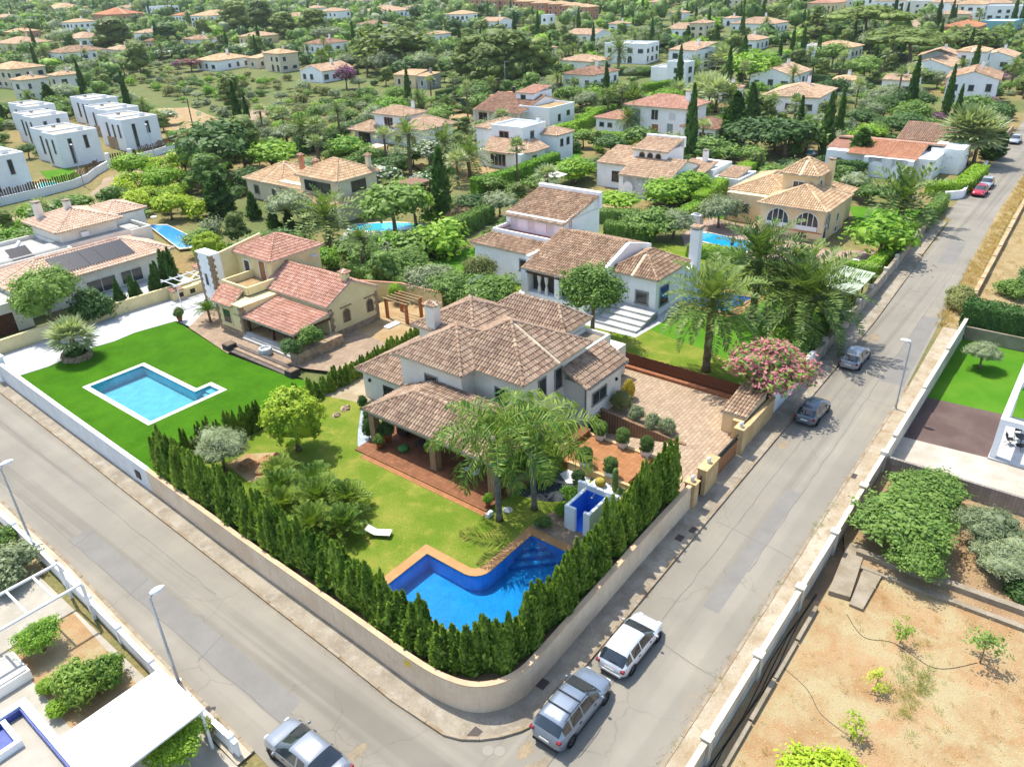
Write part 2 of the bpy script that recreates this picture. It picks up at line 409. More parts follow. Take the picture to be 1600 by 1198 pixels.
PROTO={}
def proto(kind,var=0,lo=False):
 key=(kind,var,lo)
 if key in PROTO: return PROTO[key]
 rng=np.random.default_rng(7919*var+sum(map(ord,kind)) *31+(1 if lo else 0))
 q=.45 if lo else 1.0            # density
 tr=None; name=kind
 if kind in ('broad','round','airy','bush','olive'):
  # several overlapping lobes
  h,wd={'broad': (5.5,5.0),'round': (4.2,3.6),'airy': (6.0,5.0),'bush': (1.9,2.4),'olive': (4.0,4.2)}[kind]
  lift={'broad': .30,'round': .13,'airy': .36,'bush': .0,'olive': .3}[kind] *h
  R=np.array([wd/2,wd/2,(h-lift) /2]); zc=lift+R[2]
  nlobe={'broad': 7,'round': 1,'airy': 9,'bush': 4,'olive': 7}[kind]
  parts=[]; lim=[]
  ls={'broad': .15,'round': .09,'airy': .13,'bush': .1,'olive': .11}[kind] *(1.9 if lo else 1)
  for L in range(nlobe):
   if nlobe == 1: c=np.array([0,0,zc]); r=R
   else:
    a=2*math.pi*L/(nlobe-1) +rng.uniform(-.4,.4)
    rr=.52 if L else 0
    c=np.array([math.cos(a) *R[0] *rr,math.sin(a) *R[1] *rr,zc+(rng.uniform(-.35,.25) if L else .32) *R[2]])
    r=R*rng.uniform(.48,.66)
   lim.append(tuple(c))
   nc=int((420 if nlobe == 1 else 75) *(q if not lo else .35))
   d=unit(rng.normal(size=(nc,3))); d[:,2] =np.where(d[:,2] <-.55,-d[:,2],d[:,2])
   rad=rng.uniform(.72,1.0,nc) *lumpy(rng,d,.06 if nlobe == 1 else .2,3)
   C=c+d*r*rad[:,None]
   k=(24 if nlobe == 1 else 15) if not lo else 9
   if kind == 'airy': k=int(k*.8)
   parts.append(scatter(rng,C,k,ls*(1.5 if nlobe>1 else 1.0),ls,centre=c,up=.55,ar=.5 if kind != 'olive' else .3))
   parts.append(ball(rng,r,c[2],7,9,.8 if kind != 'airy' else .55)); parts[-1][0][:,:2] += c[:2]
  cr=crownmesh(kind+'_crown',parts,var)
  if kind != 'bush': tr=trunkmesh(kind+'_trunk',lift+R[2] *.5,h*.028+.05,rng,lim,lean=.05)
 elif kind in ('pine','umbrella','cone'):
  h,wd={'pine': (10,7.5),'umbrella': (10,10),'cone': (9,5)}[kind]
  parts,lim=[],[]
  nb={'pine': 22,'umbrella': 21,'cone': 15}[kind]
  for L in range(nb):
   a=L*2.4+rng.uniform(-.3,.3); t=L/(nb-1)
   if kind == 'pine': z=h*(.34+.58*t); rr=wd*.5*(1-.65*t) *rng.uniform(.3,.8); r=np.array([1.5,1.5,1.35]) *rng.uniform(.9,1.2)
   elif kind == 'umbrella': z=h*(.70+.18*(1-(L % 7) /7) +rng.uniform(-.04,.04)); rr=wd*.5*(L % 7) /7*rng.uniform(.8,1.0); r=np.array([1.8,1.8,1.05]) *rng.uniform(.9,1.2)
   else: z=h*(.1+.85*t); rr=wd*.34*(1-t); r=np.array([1.3*(1.15-t),1.3*(1.15-t),.5])
   c=np.array([math.cos(a) *rr,math.sin(a) *rr,z]); lim.append(tuple(c-[0,0,r[2] *.3]))
   nc=40 if not lo else 16
   d=unit(rng.normal(size=(nc,3))); d[:,2] =np.abs(d[:,2]) -.25*rng.random(nc)
   C=c+d*r*rng.uniform(.75,1.05,nc)[:,None]
   parts.append(scatter(rng,C,14 if not lo else 8,.17,.15 if not lo else .27,centre=c,up=.7,ar=.4,long_up=.6))
   parts.append(ball(rng,r,c[2],6,8,.75)); parts[-1][0][:,:2] += c[:2]
  cr=crownmesh(kind+'_crown',parts,var); tr=trunkmesh(kind+'_trunk',h*.85,.24,rng,lim[:10])
 elif kind in ('cypress','thuja','conelet'):
  h,wd={'cypress': (9.0,1.7),'thuja': (3.2,1.15),'conelet': (2.0,1.0)}[kind]
  n=int({'cypress': 2600,'thuja': 2600,'conelet': 900}[kind] *(q if not lo else .4))
  parts=[]
  stems=[(0,0,1.0,1.0)]
  if kind == 'thuja':
   stems=[(0,0,1.0,.72)] +[(math.cos(a) *.3,math.sin(a) *.3,rng.uniform(.5,.95),rng.uniform(.45,.6)) for a in rng.uniform(0,6.28,4)]
  for sx,sy,sh,sw in stems:
   m=n // len(stems)
   t=rng.random(m) ** .85
   prof=np.where(t<.25,.75+t,(1-((t-.25) /.75) ** (1.6 if kind == 'cypress' else 1.25)) ** .9) if kind != 'conelet' else (1-t) ** .8
   a=rng.uniform(0,2*math.pi,m)
   lump=1+.16*np.sin(a*3+t*14+rng.uniform(0,6)) +.12*np.sin(a*5-t*31)
   rr=wd/2*sw*prof*lump*rng.uniform(.72,1.08,m)
   C=np.stack([sx+np.cos(a) *rr,sy+np.sin(a) *rr,t*h*sh+.03*h],1)
   N=unit(np.stack([np.cos(a),np.sin(a),np.full(m,.25)],1) +rng.normal(size=(m,3)) *.45)
   T=np.stack([np.cos(a) *.35,np.sin(a) *.35,np.ones(m)],1) +rng.normal(size=(m,3)) *.3
   s=(.13 if kind != 'cypress' else .2) *(1.7 if lo else 1) *rng.uniform(.7,1.4,m)
   parts.append(rhomb(C,T,N,s,s*.42,rng))
   zz=np.linspace(0,1,9)
   mm=8; ang=np.linspace(0,2*math.pi,mm,endpoint=False)
   pf=np.where(zz<.25,.75+zz,(1-np.clip((zz-.25) /.75,0,1) ** 1.7) ** .8) if kind != 'conelet' else (1-zz) ** .8
   V=np.array([[sx+math.cos(b) *wd/2*sw*.74*pf[i],sy+math.sin(b) *wd/2*sw*.74*pf[i],zz[i] *h*sh] for i in range(9) for b in ang])
   F=np.array([[i*mm+j,i*mm+(j+1) % mm,(i+1) *mm+(j+1) % mm,(i+1) *mm+j] for i in range(8) for j in range(mm)])
   parts.append((V,F))
  cr=crownmesh(kind+'_crown',parts,var); tr=MB().cyl((0,0,-.2),(0,0,h*.3),wd*.08+.02,n=6).mesh(kind+'_trunk',BARK)
 elif kind in ('date','queen','cycad','deadpalm','palmlet'):
  sp={'date': (7.0,60,3.3,86,-38,.85),'queen': (8.0,17,3.5,74,-8,1.5),'cycad': (.5,34,1.35,80,5,.7),'deadpalm': (5,46,2.8,40,-75,1.2),'palmlet': (1.0,30,1.5,85,0,.8)}[kind]
  ht,nf,fl,e0,e1,bend=sp
  if lo: nf=int(nf*.6)
  parts=[]; ns=(26 if not lo else 12)
  if kind == 'queen': ns=42
  for i in range(nf):
   az=i*2.39996+rng.uniform(-.2,.2); t=(i+.5) /nf
   el=math.radians(e0+(e1-e0) *t ** .8+rng.uniform(-7,7)); L=fl*rng.uniform(.85,1.1) *(.8 if t<.12 else 1)
   s=np.linspace(0,1,ns); e=el-bend*rng.uniform(.8,1.2) *s ** 1.5
   dx=np.cos(e) *L/ns; dz=np.sin(e) *L/ns
   x=np.cumsum(dx) -dx[0]; z=np.cumsum(dz) -dz[0]
   ca,sa=math.cos(az),math.sin(az)
   Pp=np.stack([x*ca,x*sa,ht+z],1)
   fw=np.stack([np.cos(e) *ca,np.cos(e) *sa,np.sin(e)],1)
   sd_=np.array([-sa,ca,0.0]); upv=np.cross(fw,sd_); upv=np.where(upv[:,2:3] <0,-upv,upv)
   ll=L*(.2 if kind == 'date' else .3 if kind != 'queen' else .23) *np.sin(math.pi*np.clip(.12+.86*s,0,1)) ** .7
   j=s>(.08 if kind != 'queen' else .16)
   for sg in (-1,1):
    dr=rng.normal(size=(ns,3)) *.12
    if kind == 'queen':
     T=sd_*sg*.8+fw*.45+upv*rng.uniform(-.1,.75,(ns,1)) +dr
     T=unit(T); mid_=Pp+T*ll[:,None] *.45
     V1,F1=rhomb(mid_[j],T[j],(upv+dr)[j],ll[j] *.5,np.full(j.sum(),.036),rng); parts.append((V1,F1))
     T2=unit(T*.7+np.array([0,0,-.7])); tip=Pp+T*ll[:,None] *.85+T2*ll[:,None] *.35
     V2,F2=rhomb(tip[j],T2[j],(sd_*sg+dr)[j],ll[j] *.42,np.full(j.sum(),.032),rng); parts.append((V2,F2))
    else:
     T=unit(sd_*sg*.75+fw*.62+upv*(.35 if kind != 'deadpalm' else -.3) +dr)
     mid_=Pp+T*ll[:,None] *.5
     wdt=(.048 if kind == 'date' else .028) *(1.9 if lo else 1) *(1.2 if kind == 'deadpalm' else 1)
     V1,F1=rhomb(mid_[j],T[j],(upv+dr)[j],ll[j] *.5,np.full(j.sum(),wdt),rng); parts.append((V1,F1))
   wr=(.035 if kind in ('date','queen') else .015) *(1-.8*s)
   V=np.concatenate([Pp-sd_*wr[:,None],Pp+sd_*wr[:,None]]); F=np.array([[k,k+1,ns+k+1,ns+k] for k in range(ns-1)])
   parts.append((V,F))
  cr=crownmesh(kind+'_crown',parts,var)
  h=ht+fl*.75; wd=fl*1.8
  r={'date': .27,'queen': .17,'cycad': .13,'deadpalm': .25,'palmlet': .12}[kind]
  mb=MB(); zz=np.linspace(0,ht,15 if kind != 'cycad' else 3); lx,ly=rng.normal(size=2) *.012
  mb.tube([(lx*z*z*.4,ly*z*z*.4,z) for z in zz],[r*(1.35 if z == 0 else 1.08 if i_ % 2 else .96) *(1.5 if (kind == 'date' and z>ht*.93) else 1) for i_,z in enumerate(zz)],10)
  if kind == 'queen': mb.tube([(lx*z*z*.4,ly*z*z*.4,z) for z in (ht*.9,ht*.96,ht+.5)],[.15,.2,.07],8)
  tr=mb.mesh(kind+'_trunk',PBARK if kind == 'queen' else DBARK,True)
 elif kind == 'fan':
  ht,nf=6.0,(46 if not lo else 30); parts=[]
  for i in range(nf):
   az=i*2.39996; t=(i+.5) /nf; el=math.radians(80-105*t+rng.uniform(-8,8)); pl=rng.uniform(.75,1.1)
   d=np.array([math.cos(el) *math.cos(az),math.cos(el) *math.sin(az),math.sin(el)]); c=np.array([0,0,ht]) +d*pl
   sdv=np.array([-math.sin(az),math.cos(az),0]); upv=np.cross(d,sdv)
   if upv[2] <0: upv=-upv
   ns=15 if not lo else 9
   a=np.linspace(-1.9,1.9,ns)
   T=np.cos(a)[:,None] *d+np.sin(a)[:,None] *sdv+rng.normal(size=(ns,3)) *.06
   ln=.55*(1-.12*np.abs(a))
   parts.append(rhomb(c+T*ln[:,None],T,np.tile(upv,(ns,1)) +rng.normal(size=(ns,3)) *.2,ln,np.full(ns,.075*(1.5 if lo else 1)),rng))
   parts.append(rhomb(np.array([c-d*pl*.5]),np.array([d]),np.array([upv]),[pl*.5],[.03],rng))
  cr=crownmesh('fan_crown',parts,var); h,wd=ht+1.6,3.6
  mb=MB(); mb.tube([(0,0,0),(0,0,1),(0,0,ht*.7),(0,0,ht)],[.28,.2,.17,.24],8); tr=mb.mesh('fan_trunk',DBARK,True)
 elif kind == 'sapling':
  h,wd=1.4,1.2; C=np.array([[math.cos(a) *r_,math.sin(a) *r_,z_] for a,r_,z_ in zip(rng.uniform(0,6.28,11),rng.uniform(.05,.45,11),rng.uniform(.5,1.3,11))])
  cr=crownmesh('sapling_crown',[scatter(rng,C,26,.11,.07,centre=(0,0,.9),up=.8,ar=.42)],var); tr=trunkmesh('sapling_trunk',.95,.022,rng,[tuple(c) for c in C[:8]],.08,5)
 elif kind in ('tuft','clumpgrass'):
  n=70 if kind == 'tuft' else 160; h,wd=.5,.7
  a=rng.uniform(0,6.28,n); rr=rng.uniform(0,.3,n) ** .7
  C=np.stack([np.cos(a) *rr,np.sin(a) *rr,rng.uniform(.1,.24,n)],1)
  T=np.stack([np.cos(a) *.5,np.sin(a) *.5,np.ones(n)],1) +rng.normal(size=(n,3)) *.25
  cr=crownmesh('tuft_blades',[rhomb(C,T,rng.normal(size=(n,3)),rng.uniform(.12,.26,n),np.full(n,.014),rng)],var)
 PROTO[key] =dict(trunk=tr,crown=cr,h=h,w=wd)
 # one combined mesh for far copies
 return PROTO[key]
NVAR=dict(broad=4,round=1,airy=3,bush=4,olive=3,pine=3,umbrella=2,cone=1,cypress=2,thuja=4,conelet=1,date=2,queen=2,cycad=2,deadpalm=1,palmlet=1,fan=2,tuft=2,clumpgrass=1,sapling=3)
_pr=random.Random(5)
PALM_H=dict(date=7.0,queen=8.0,fan=6.0,deadpalm=5.0,palmlet=1.0)
COMBO={}
def combo(kind,var,lm,lo):
 key=(kind,var,lo)
 if key not in COMBO:
  p=proto(kind,var,lo); c=p['crown']
  if p['trunk'] is None: COMBO[key] =c
  else:
   bm=bmesh.new(); bm.from_mesh(c); t=p['trunk']; nf=len(bm.faces)
   bm.from_mesh(t)
   bm.faces.ensure_lookup_table()
   for f in bm.faces[nf:]: f.material_index=1
   me=bpy.data.meshes.new(kind+'_whole'); bm.to_mesh(me); bm.free()
   me.materials.append(LM['mid']); me.materials.append(t.materials[0]); COMBO[key] =me
 return COMBO[key]
def setmat(o,m):
 o.material_slots[0].link='OBJECT'; o.material_slots[0].material=m
def plant(kind,loc,h,wd,lm,name,label,cat,group=None,lo=False,var=None,parts=True,rz=None):
 var=_pr.randrange(NVAR[kind]) if var is None else var
 p=proto(kind,var,lo); sc=(wd/p['w'],wd/p['w'],h/p['h'])
 rz=_pr.uniform(0,6.28) if rz is None else rz
 if parts and kind in ('date','queen','fan','deadpalm','palmlet'):
  ht=PALM_H[kind]; s=wd/p['w']; top=max(.3,h-(p['h'] -ht) *s)
  o=empty(name,loc,rz); t=link('trunk',p['trunk'],o); t.scale=(s ** .5,s ** .5,top/ht)
  c=link('crown',p['crown'],o,(0,0,top-ht*s)); c.scale=(s,s,s); setmat(c,LM[lm])
 elif parts and p['trunk'] is not None:
  o=empty(name,loc,rz); o.scale=sc
  link('trunk',p['trunk'],o); c=link('crown',p['crown'],o); setmat(c,LM[lm])
 else:
  o=link(name,combo(kind,var,lm,lo),None,loc,rz); o.scale=sc; setmat(o,LM[lm])
 return tag(o,label,cat,group)
def at_px(kind,bx,by,ty,wpx,lm,name,label,cat,group=None,z=0,lo=None,parts=True,var=None,rz=None,hmin=.4):
 """plant whose foot stands at photo pixel (bx,by), reaching up to row ty, wpx wide"""
 b=P(bx,by,z if by>150 else None); h=max(hmin,px_height(b,bx,ty)); dist=(b-Vector((0,0,CAM_H))).length
 wd=wpx*dist/FPX
 if lo is None: lo=dist>95
 return plant(kind,b,h,wd,lm,name,label,cat,group,lo,var,parts,rz)

def hedge(name,label,uvline,wd,h,z,lm='thuja',group=None,dens=70,ls=.09,round_=.12,seed=1,flower=None,world=False):
 """clipped hedge along a polyline in the street frame: an inner mass clothed in leaves"""
 rng=np.random.default_rng(seed); parts=[]
 o0=Vector((*uvline[0],z))
 pts=np.array(uvline,float) -np.array(uvline[0])
 for a,b in zip(pts[:-1],pts[1:]):
  d=b-a; L=np.linalg.norm(d); d=d/L; nrm=np.array([-d[1],d[0]])
  nseg=max(2,int(L/.8))
  V,F=[],[]
  for i in range(nseg+1):
   t=i/nseg; wob=rng.uniform(.92,1.0); hh=h*rng.uniform(.94,1.0)
   c=a+d*L*t
   for s_,z_ in ((-.5,0),(-.47,hh*.9),(-.38,hh),(.38,hh),(.47,hh*.9),(.5,0)):
    q=c+nrm*s_*(wd-.12) *wob; V.append((q[0],q[1],z_-(.06 if z_ else 0)))
  for i in range(nseg):
   for k in range(5): F.append([i*6+k,i*6+k+1,(i+1) *6+k+1,(i+1) *6+k])
  F.append([0,1,4,5]); F.append([1,2,3,4]); e=nseg*6; F.append([e+5,e+4,e+1,e]); F.append([e+4,e+3,e+2,e+1])
  parts.append((np.array(V),np.array(F)))
  # leaves over the two sides, the top and the ends
  area=[(h*L,0),(h*L,1),(wd*L,2),(h*wd,3),(h*wd,4)]
  for ar,k in area:
   n=int(ar*dens)
   if n<1: continue
   t=rng.random(n) *L; zz=rng.random(n) *h; s_=rng.uniform(-.5,.5,n) *wd; w2=wd/2
   lum=.05*np.sin(t*2.3+1) +.04*np.sin(t*5.1+zz*3) +rng.normal(size=n) *.03
   if k == 0: off,z3,N=-w2-lum,zz,np.stack([-nrm[0] +0*t,-nrm[1] +0*t,.3+0*t],1); tt=t
   elif k == 1: off,z3,N=w2+lum,zz,np.stack([nrm[0] +0*t,nrm[1] +0*t,.3+0*t],1); tt=t
   elif k == 2: off,z3,N=s_,h+lum,np.stack([0*t,0*t,1+0*t],1); tt=t
   else:
    off,z3=s_,zz; tt=(0 if k == 3 else L) +lum*(-1 if k == 3 else 1); sg=-1 if k == 3 else 1
    N=np.stack([d[0] *sg+0*t,d[1] *sg+0*t,.3+0*t],1)
   C=np.stack([a[0] +d[0] *tt+nrm[0] *off,a[1] +d[1] *tt+nrm[1] *off,z3],1)
   N=unit(N+rng.normal(size=(n,3)) *.5); T=rng.normal(size=(n,3)) +[0,0,.6]; T=T-N*(T*N).sum(1,keepdims=True)
   s=ls*rng.uniform(.7,1.4,n); parts.append(rhomb(C,T,N,s,s*.5,rng))
 me=crownmesh(name+'_foliage',parts,seed,[LM[lm]] +([LM[flower]] if flower else []))
 if flower:
  nf=len(me.polygons); mi=(np.random.default_rng(seed).random(nf) <.22).astype(np.int32); me.polygons.foreach_set('material_index',mi)
 o=link(name,me,None,W(*o0),ANG)
 return tag(o,label,'hedge',group)
def flowering(kind,loc,h,wd,lm,fl,frac,name,label,cat,group=None,lo=False,var=0):
 """shrub with blossoms: a copy of a crown in which a share of the leaves are petals"""
 p=proto(kind,var,lo); key=(kind,var,lo,fl,frac)
 if key not in COMBO:
  me=p['crown'].copy(); me.materials.clear(); me.materials.append(LM[lm]); me.materials.append(LM[fl])
  n=len(me.polygons); rng=np.random.default_rng(3)
  cen=np.zeros(n*3,np.float32); me.polygons.foreach_get('center',cen); cen=cen.reshape(-1,3)
  clus=np.sin(cen[:,0] *5.3) *np.sin(cen[:,1] *4.7+1) *np.sin(cen[:,2] *5.9+2)
  ar=np.zeros(n,np.float32); me.polygons.foreach_get('area',ar)
  mi=((rng.random(n) <frac*(1+1.6*clus)) & (ar<np.percentile(ar,97) *2)).astype(np.int32)
  me.polygons.foreach_set('material_index',mi); COMBO[key] =me
 o=empty(name,loc,_pr.uniform(0,6.28)); o.scale=(wd/p['w'],wd/p['w'],h/p['h'])
 if p['trunk'] is not None: link('trunk',p['trunk'],o)
 c=link('crown',COMBO[key],o); c.data.materials
 return tag(o,label,cat,group)
# ------------------------------------------------------------------ surface materials
ASPH=asphalt(); GLASS=glassmat()
PAVE=mat('pavement_concrete','#c8bda6','#aa9e8a',.5,.9,.15,third=('#d4cab8',1.3,.5,.72),bscale=9,fine=.16,g=0.62)
KERB=mat('kerb_stone','#c9bca4','#b09a7c',1.2,.9,.15,g=0.62)
LAWN=mat('lawn_grass','#76922c','#94a040',.45,.95,.1,bscale=12,fine=.34,bstr=.8,third=('#b3a950',.9,.55,.78),g=0.68)
LAWN2=mat('watered_lawn','#5b9a22','#6fa42c',.3,.95,.1,bscale=22,fine=.22,bstr=.8,g=0.62)
TURF=mat('artificial_turf','#437a06','#518a0e',.35,.95,.1,bscale=9,fine=.2,bstr=.7,third=('#5c8e18',1.1,.5,.8),g=0.66)
SOIL=mat('orange_soil','#cba77c','#b99468',.35,.95,.1,bscale=12,fine=.22,bstr=.7,third=('#c8b78c',.5,.42,.62),g=0.68)
DSOIL=mat('dark_soil','#8f7a62','#a58a6c',.6,.95,.1,bscale=12,fine=.25,bstr=.7,g=0.7)
DRYG=mat('dry_grass','#c8b184','#b09a6a',.5,.95,.1,bscale=14,fine=.25,bstr=.9,g=0.66)
WGRAV=mat('pale_gravel','#d6cdbd','#c2b7a5',.6,.95,.1,bscale=16,fine=.22,bstr=.7,g=0.8)
BGRAV=mat('brown_gravel','#7d6a62','#6e5c56',.5,.95,.1,bscale=18,fine=.35,bstr=.9,g=0.75)
BLUEGRAV=mat('blue_grey_gravel','#c2ccd0','#9aa6ac',1.2,.95,.1,bscale=14,fine=.35,bstr=.9,g=0.8)
SLATE=mat('slate_gravel','#4f5558','#3c4246',1.2,.95,.1,bscale=14,fine=.35,bstr=.9,g=0.8)
WPAVE=mat('white_paving','#d8d8d4','#c4c6c4',.5,.8,.2,bscale=6,fine=.06,g=0.8)
FLAG=bricky('flagstone','#c9b094','#b59b80','#a28f78',.62,.42,msize=.02,bstr=.3,rot=.2,g=0.7)
TERRA=bricky('terracotta_paving','#a9714c','#96603f','#82573c',.36,.36,msize=.012,offset=0,rough=.7,g=0.72)
TERRAL=bricky('light_terracotta','#c98e5c','#bb8050','#a8724a',.36,.36,msize=.012,offset=0,rough=.75,g=0.72)
PAVER=bricky('driveway_pavers','#dcc4a6','#cdb294','#a68c70',.6,.3,msize=.022,bstr=.5,g=0.66)
PINKP=bricky('pink_paving','#d4b6a4','#c8a896','#b29480',.6,.6,msize=.012,offset=0,g=0.7)
SAND=mat('sandy_ground','#d3b98c','#bf9f72',.5,.95,.1,bscale=12,fine=.2,bstr=.6,g=0.68)
WHITEW=mat('white_render','#f9f9f8','#f2f3f2',.8,.85,.2,fine=.03,bscale=8,bstr=.06,third=('#e6e4dc',.9,.6,.85),streak=.05)
CREAMW=mat('cream_render','#e6d6a4','#dccb98',.8,.88,.2,fine=.04,bscale=8,bstr=.08)
BEIGEW=mat('beige_render','#e2cdb2','#d6bfa2',.55,.9,.15,fine=.06,bscale=7,bstr=.1,third=('#c8ae92',1.6,.55,.8),streak=.1)
PEACHW=mat('peach_render','#ebd3a6','#e2c79a',.7,.9,.15,fine=.04,bscale=8,bstr=.08)
OFFW=mat('ivory_render','#e6e2d6','#dcd7ca',.7,.88,.2,fine=.03,bscale=8,bstr=.06)
SALMON=mat('salmon_render','#c98f6e','#bd8262',.7,.9,.15,fine=.04)
GREYW=mat('grey_render','#b5b3ad','#a5a39c',.7,.9,.15,fine=.08)
CONC=mat('concrete','#b9ad98','#a3967f',1.0,.92,.15,fine=.14,bscale=10,g=0.72)
BLOCKW=bricky('concrete_blocks','#b3aa9e','#a69c90','#8f867a',.42,.21,msize=.012,g=0.75)
STONE=mat('rough_stone','#b49d82','#8e7a62',2.2,.92,.15,fine=.3,bscale=6,bstr=.9)
DWOOD=mat('brown_reed','#6e4630','#583626',2.5,.85,.2,fine=.25,bscale=9)
WOOD=mat('gate_wood','#a87850','#8f6240',3,.7,.3,fine=.15,bscale=9)
DARKW=mat('dark_wood','#4a3226','#5a3c2c',3,.7,.3)
METALW=flat('white_metal','#e2e4e4',.4,.5); METALG=flat('grey_metal','#8c9296',.4,.5,.6); BLACKM=flat('black_metal','#20201f',.5,.4)

def ground_material(green=False):
 m,n,out=_new('scrubland')
 tc=n.nodes.new('ShaderNodeTexCoord').outputs['Object']
 col=_ramp(n,_noise(n,tc,.035,6,.6),[(.3,lin('#5c6838')),(.45,lin('#73744a')),(.57,lin('#627040' if green else '#927f56')),(.72,lin('#7c7a4c' if green else '#a08660'))])
 fn=_noise(n,tc,1.6,6,.75)
 col=_mix(n,_ramp(n,fn,[(.45,(0,0,0)),(.7,(.75,) *3)]),col,lin('#586838'))
 col=_mix(n,1.0,col,_ramp(n,_noise(n,tc,6,3,.7),[(.25,(.75,) *3),(.75,(1.2,) *3)]),'MULTIPLY')
 _bsdf(n,out,col,.95,.1,bump=fn,bstr=.8,bdist=.2); return m
SCRUB=ground_material(); SLOPEM=ground_material(True)

# ------------------------------------------------------------------ pools and other openings, in the street frame
POOL=[(20.2,26.3),(20.2,18.0),(28.9,18.0),(28.9,22.3)] +[(25.0-1.1*math.sin(a),23.4-1.1*math.cos(a)) for a in [0,.3,.6,.9,1.2,1.5]] +[(23.9,26.3)]
_np=[PUV(*q,.3) for q in [(128.4,605),(227.2,567.8),(300.6,610),(330,597.4),(358.8,610.9),(226.3,667.4)]]
nu0,nv1=_np[0]; nu1=_np[1][0]; nu2=_np[4][0]; nv0=_np[5][1]; nvm=(_np[2][1] +_np[3][1]) /2
_c=.42
NPOOL=[(nu0+_c,nv1-_c),(nu0+_c,nv0+_c),(nu2-_c,nv0+_c),(nu2-_c,nvm-_c),(nu1-_c,nvm-_c),(nu1-_c,nv1-_c)]
NPOOL_O=[(nu0,nv1),(nu0,nv0),(nu2,nv0),(nu2,nvm),(nu1,nvm),(nu1,nv1)]
WPOOL=[(67.9,33.0),(67.9,27.0),(72.8,26.6),(72.4,31.8),(71.0,33.0)]
RAMP=[(40.15,25.4),(40.15,19.6),(43.5,19.6),(43.7,27.0),(40.15,27.0)]

# ------------------------------------------------------------------ the land
_near=[UV(x,y) for x,y in ((-330,-60),(330,-60),(330,_Y0),(-330,_Y0))]
g=MB(); FIELD=[(9.9,7.45),(9.9,-45),(75.6,-45),(75.6,7.45)]
g.sheet(_near,[[(p[0],p[1]) for p in q] for q in (POOL,NPOOL,WPOOL,RAMP,FIELD)],-.03)
structure('ground',g,SCRUB)
nx,ny=46,60
xs=np.linspace(-2200,2200,nx); ys=_Y0+(np.linspace(0,1,ny) ** 1.8) *3800
V=np.array([[x*(0.15+.85*(y-_Y0) /3800) if True else x,y,tz(x,y) -.03] for y in ys for x in xs])
F=np.array([[j*nx+i,j*nx+i+1,(j+1) *nx+i+1,(j+1) *nx+i] for j in range(ny-1) for i in range(nx-1)])
o=link('hillside',npmesh('hillside',V,F,SLOPEM,smooth=True)); o['kind'] ='structure'

KN=[(15.6,17.4),(15.5,20.7),(15.7,24.7),(15.9,30.9),(16.2,38.8),(16.5,47.4),(16.9,56),(17.2,64.4),(17.5,72),(18.3,90),(20,120)]
KC=[(19.5,14.35),(18.5,14.4),(17.9,14.65),(17.1,15.2),(16.4,15.9),(15.9,16.6)]
KA=[(113.5,16.0),(95.6,15.5),(73.6,14.7),(45,14.5),(28,14.35)]
KS=[(12.2,110),(11.3,70),(11.0,54.4),(10.8,43.6),(10.4,36),(10.05,28),(9.9,23.7),(9.6,19),(8.8,16.4),(7,15)]
KR=[(-40,8.75),(25,8.75),(52,8.95),(62,9.0)]
g=MB()
g.sheet(KR+[(77,9.7),(97,10.7),(121,11.7),(145,12),(260,14),(260,22),(160,17.4),(118,17.2),(114.5,17.0)] +KA+KC+KN+KS+[(-40,14.4)],[],0)
structure('road',g,ASPH)
g=MB(); _rd=[(30,128),(40.7,131.5),(56.5,135.9),(61,141),(63.2,144.9),(75,150),(88.3,155.5),(94,159.5),(110,172),(150,215),(154,211),(114,168),(97,154),(83.1,148.1),(65.7,138.6),(58,129),(41,124),(30,121)]
g.sheet(_rd,[],.0); structure('road',g,mat('lane_concrete','#c4ab90','#b59c82',.3,.9,.15,g=0.72))
# a far lane on the slope
g=MB(); _ln=[P(x,y) for x,y in ((1428,30),(1446,46),(1436,60),(1424,60),(1430,46),(1414,31))]
g.v=[tuple(p+Vector((0,0,.25))) for p in _ln]; g.f=[(0,1,4,5),(1,2,3,4)]; g.m=[0,0]
o=g.build('road',mat('lane_concrete','#c4ab90',g=0.72)); o['kind'] ='structure'

# seams, patches and stains on the asphalt
def ribbon(g,line,wd,z,wob=0,seed=0):
 q=random.Random(seed)
 for a,b in zip(line[:-1],line[1:]):
  n=max(1,int(math.hypot(b[0] -a[0],b[1] -a[1]) /1.1)); d=((b[0] -a[0]) /n,(b[1] -a[1]) /n); L=math.hypot(*d); nn=(-d[1] /L,d[0] /L); o0=0
  for i in range(n):
   o1=q.uniform(-wob,wob); w0=wd*q.uniform(.6,1.3) /2
   p=[(a[0] +d[0] *(i+t) +nn[0] *(o+s*w0),a[1] +d[1] *(i+t) +nn[1] *(o+s*w0),z) for t,o,s in ((0,o0,-1),(1,o1,-1),(1,o1,1),(0,o0,1))]; g.add(p,[(0,1,2,3)]); o0=o1
g=MB()
for i,(a,b) in enumerate((((8,12.6),(60,13.1)),((34,10.6),(96,11.6)),((14.6,34),(16.0,88)),((11.5,22),(12.0,60)))): ribbon(g,[a,b],.045,.004,.06,i)
for i,(a,b) in enumerate((((26,8.9),(26.5,12.6)),((36.5,9),(37.2,14)),((58,9.1),(58.6,13)),((11.4,38),(13,38.4)),((11.2,30.5),(13.1,31)),((11.6,45),(13.4,45.6)),((66,9.6),(67,13.4)),((17.6,9),(16.2,13.5)),((82,11),(84,14.6)))): ribbon(g,[a,b],.04,.0045,.12,20+i)
structure('tar_seams',g,flat('tar','#6a665f',.8))
PATCH=mat('patched_asphalt','#807d77','#797670',.6,.9,.2,bscale=14,fine=.12); g=MB()
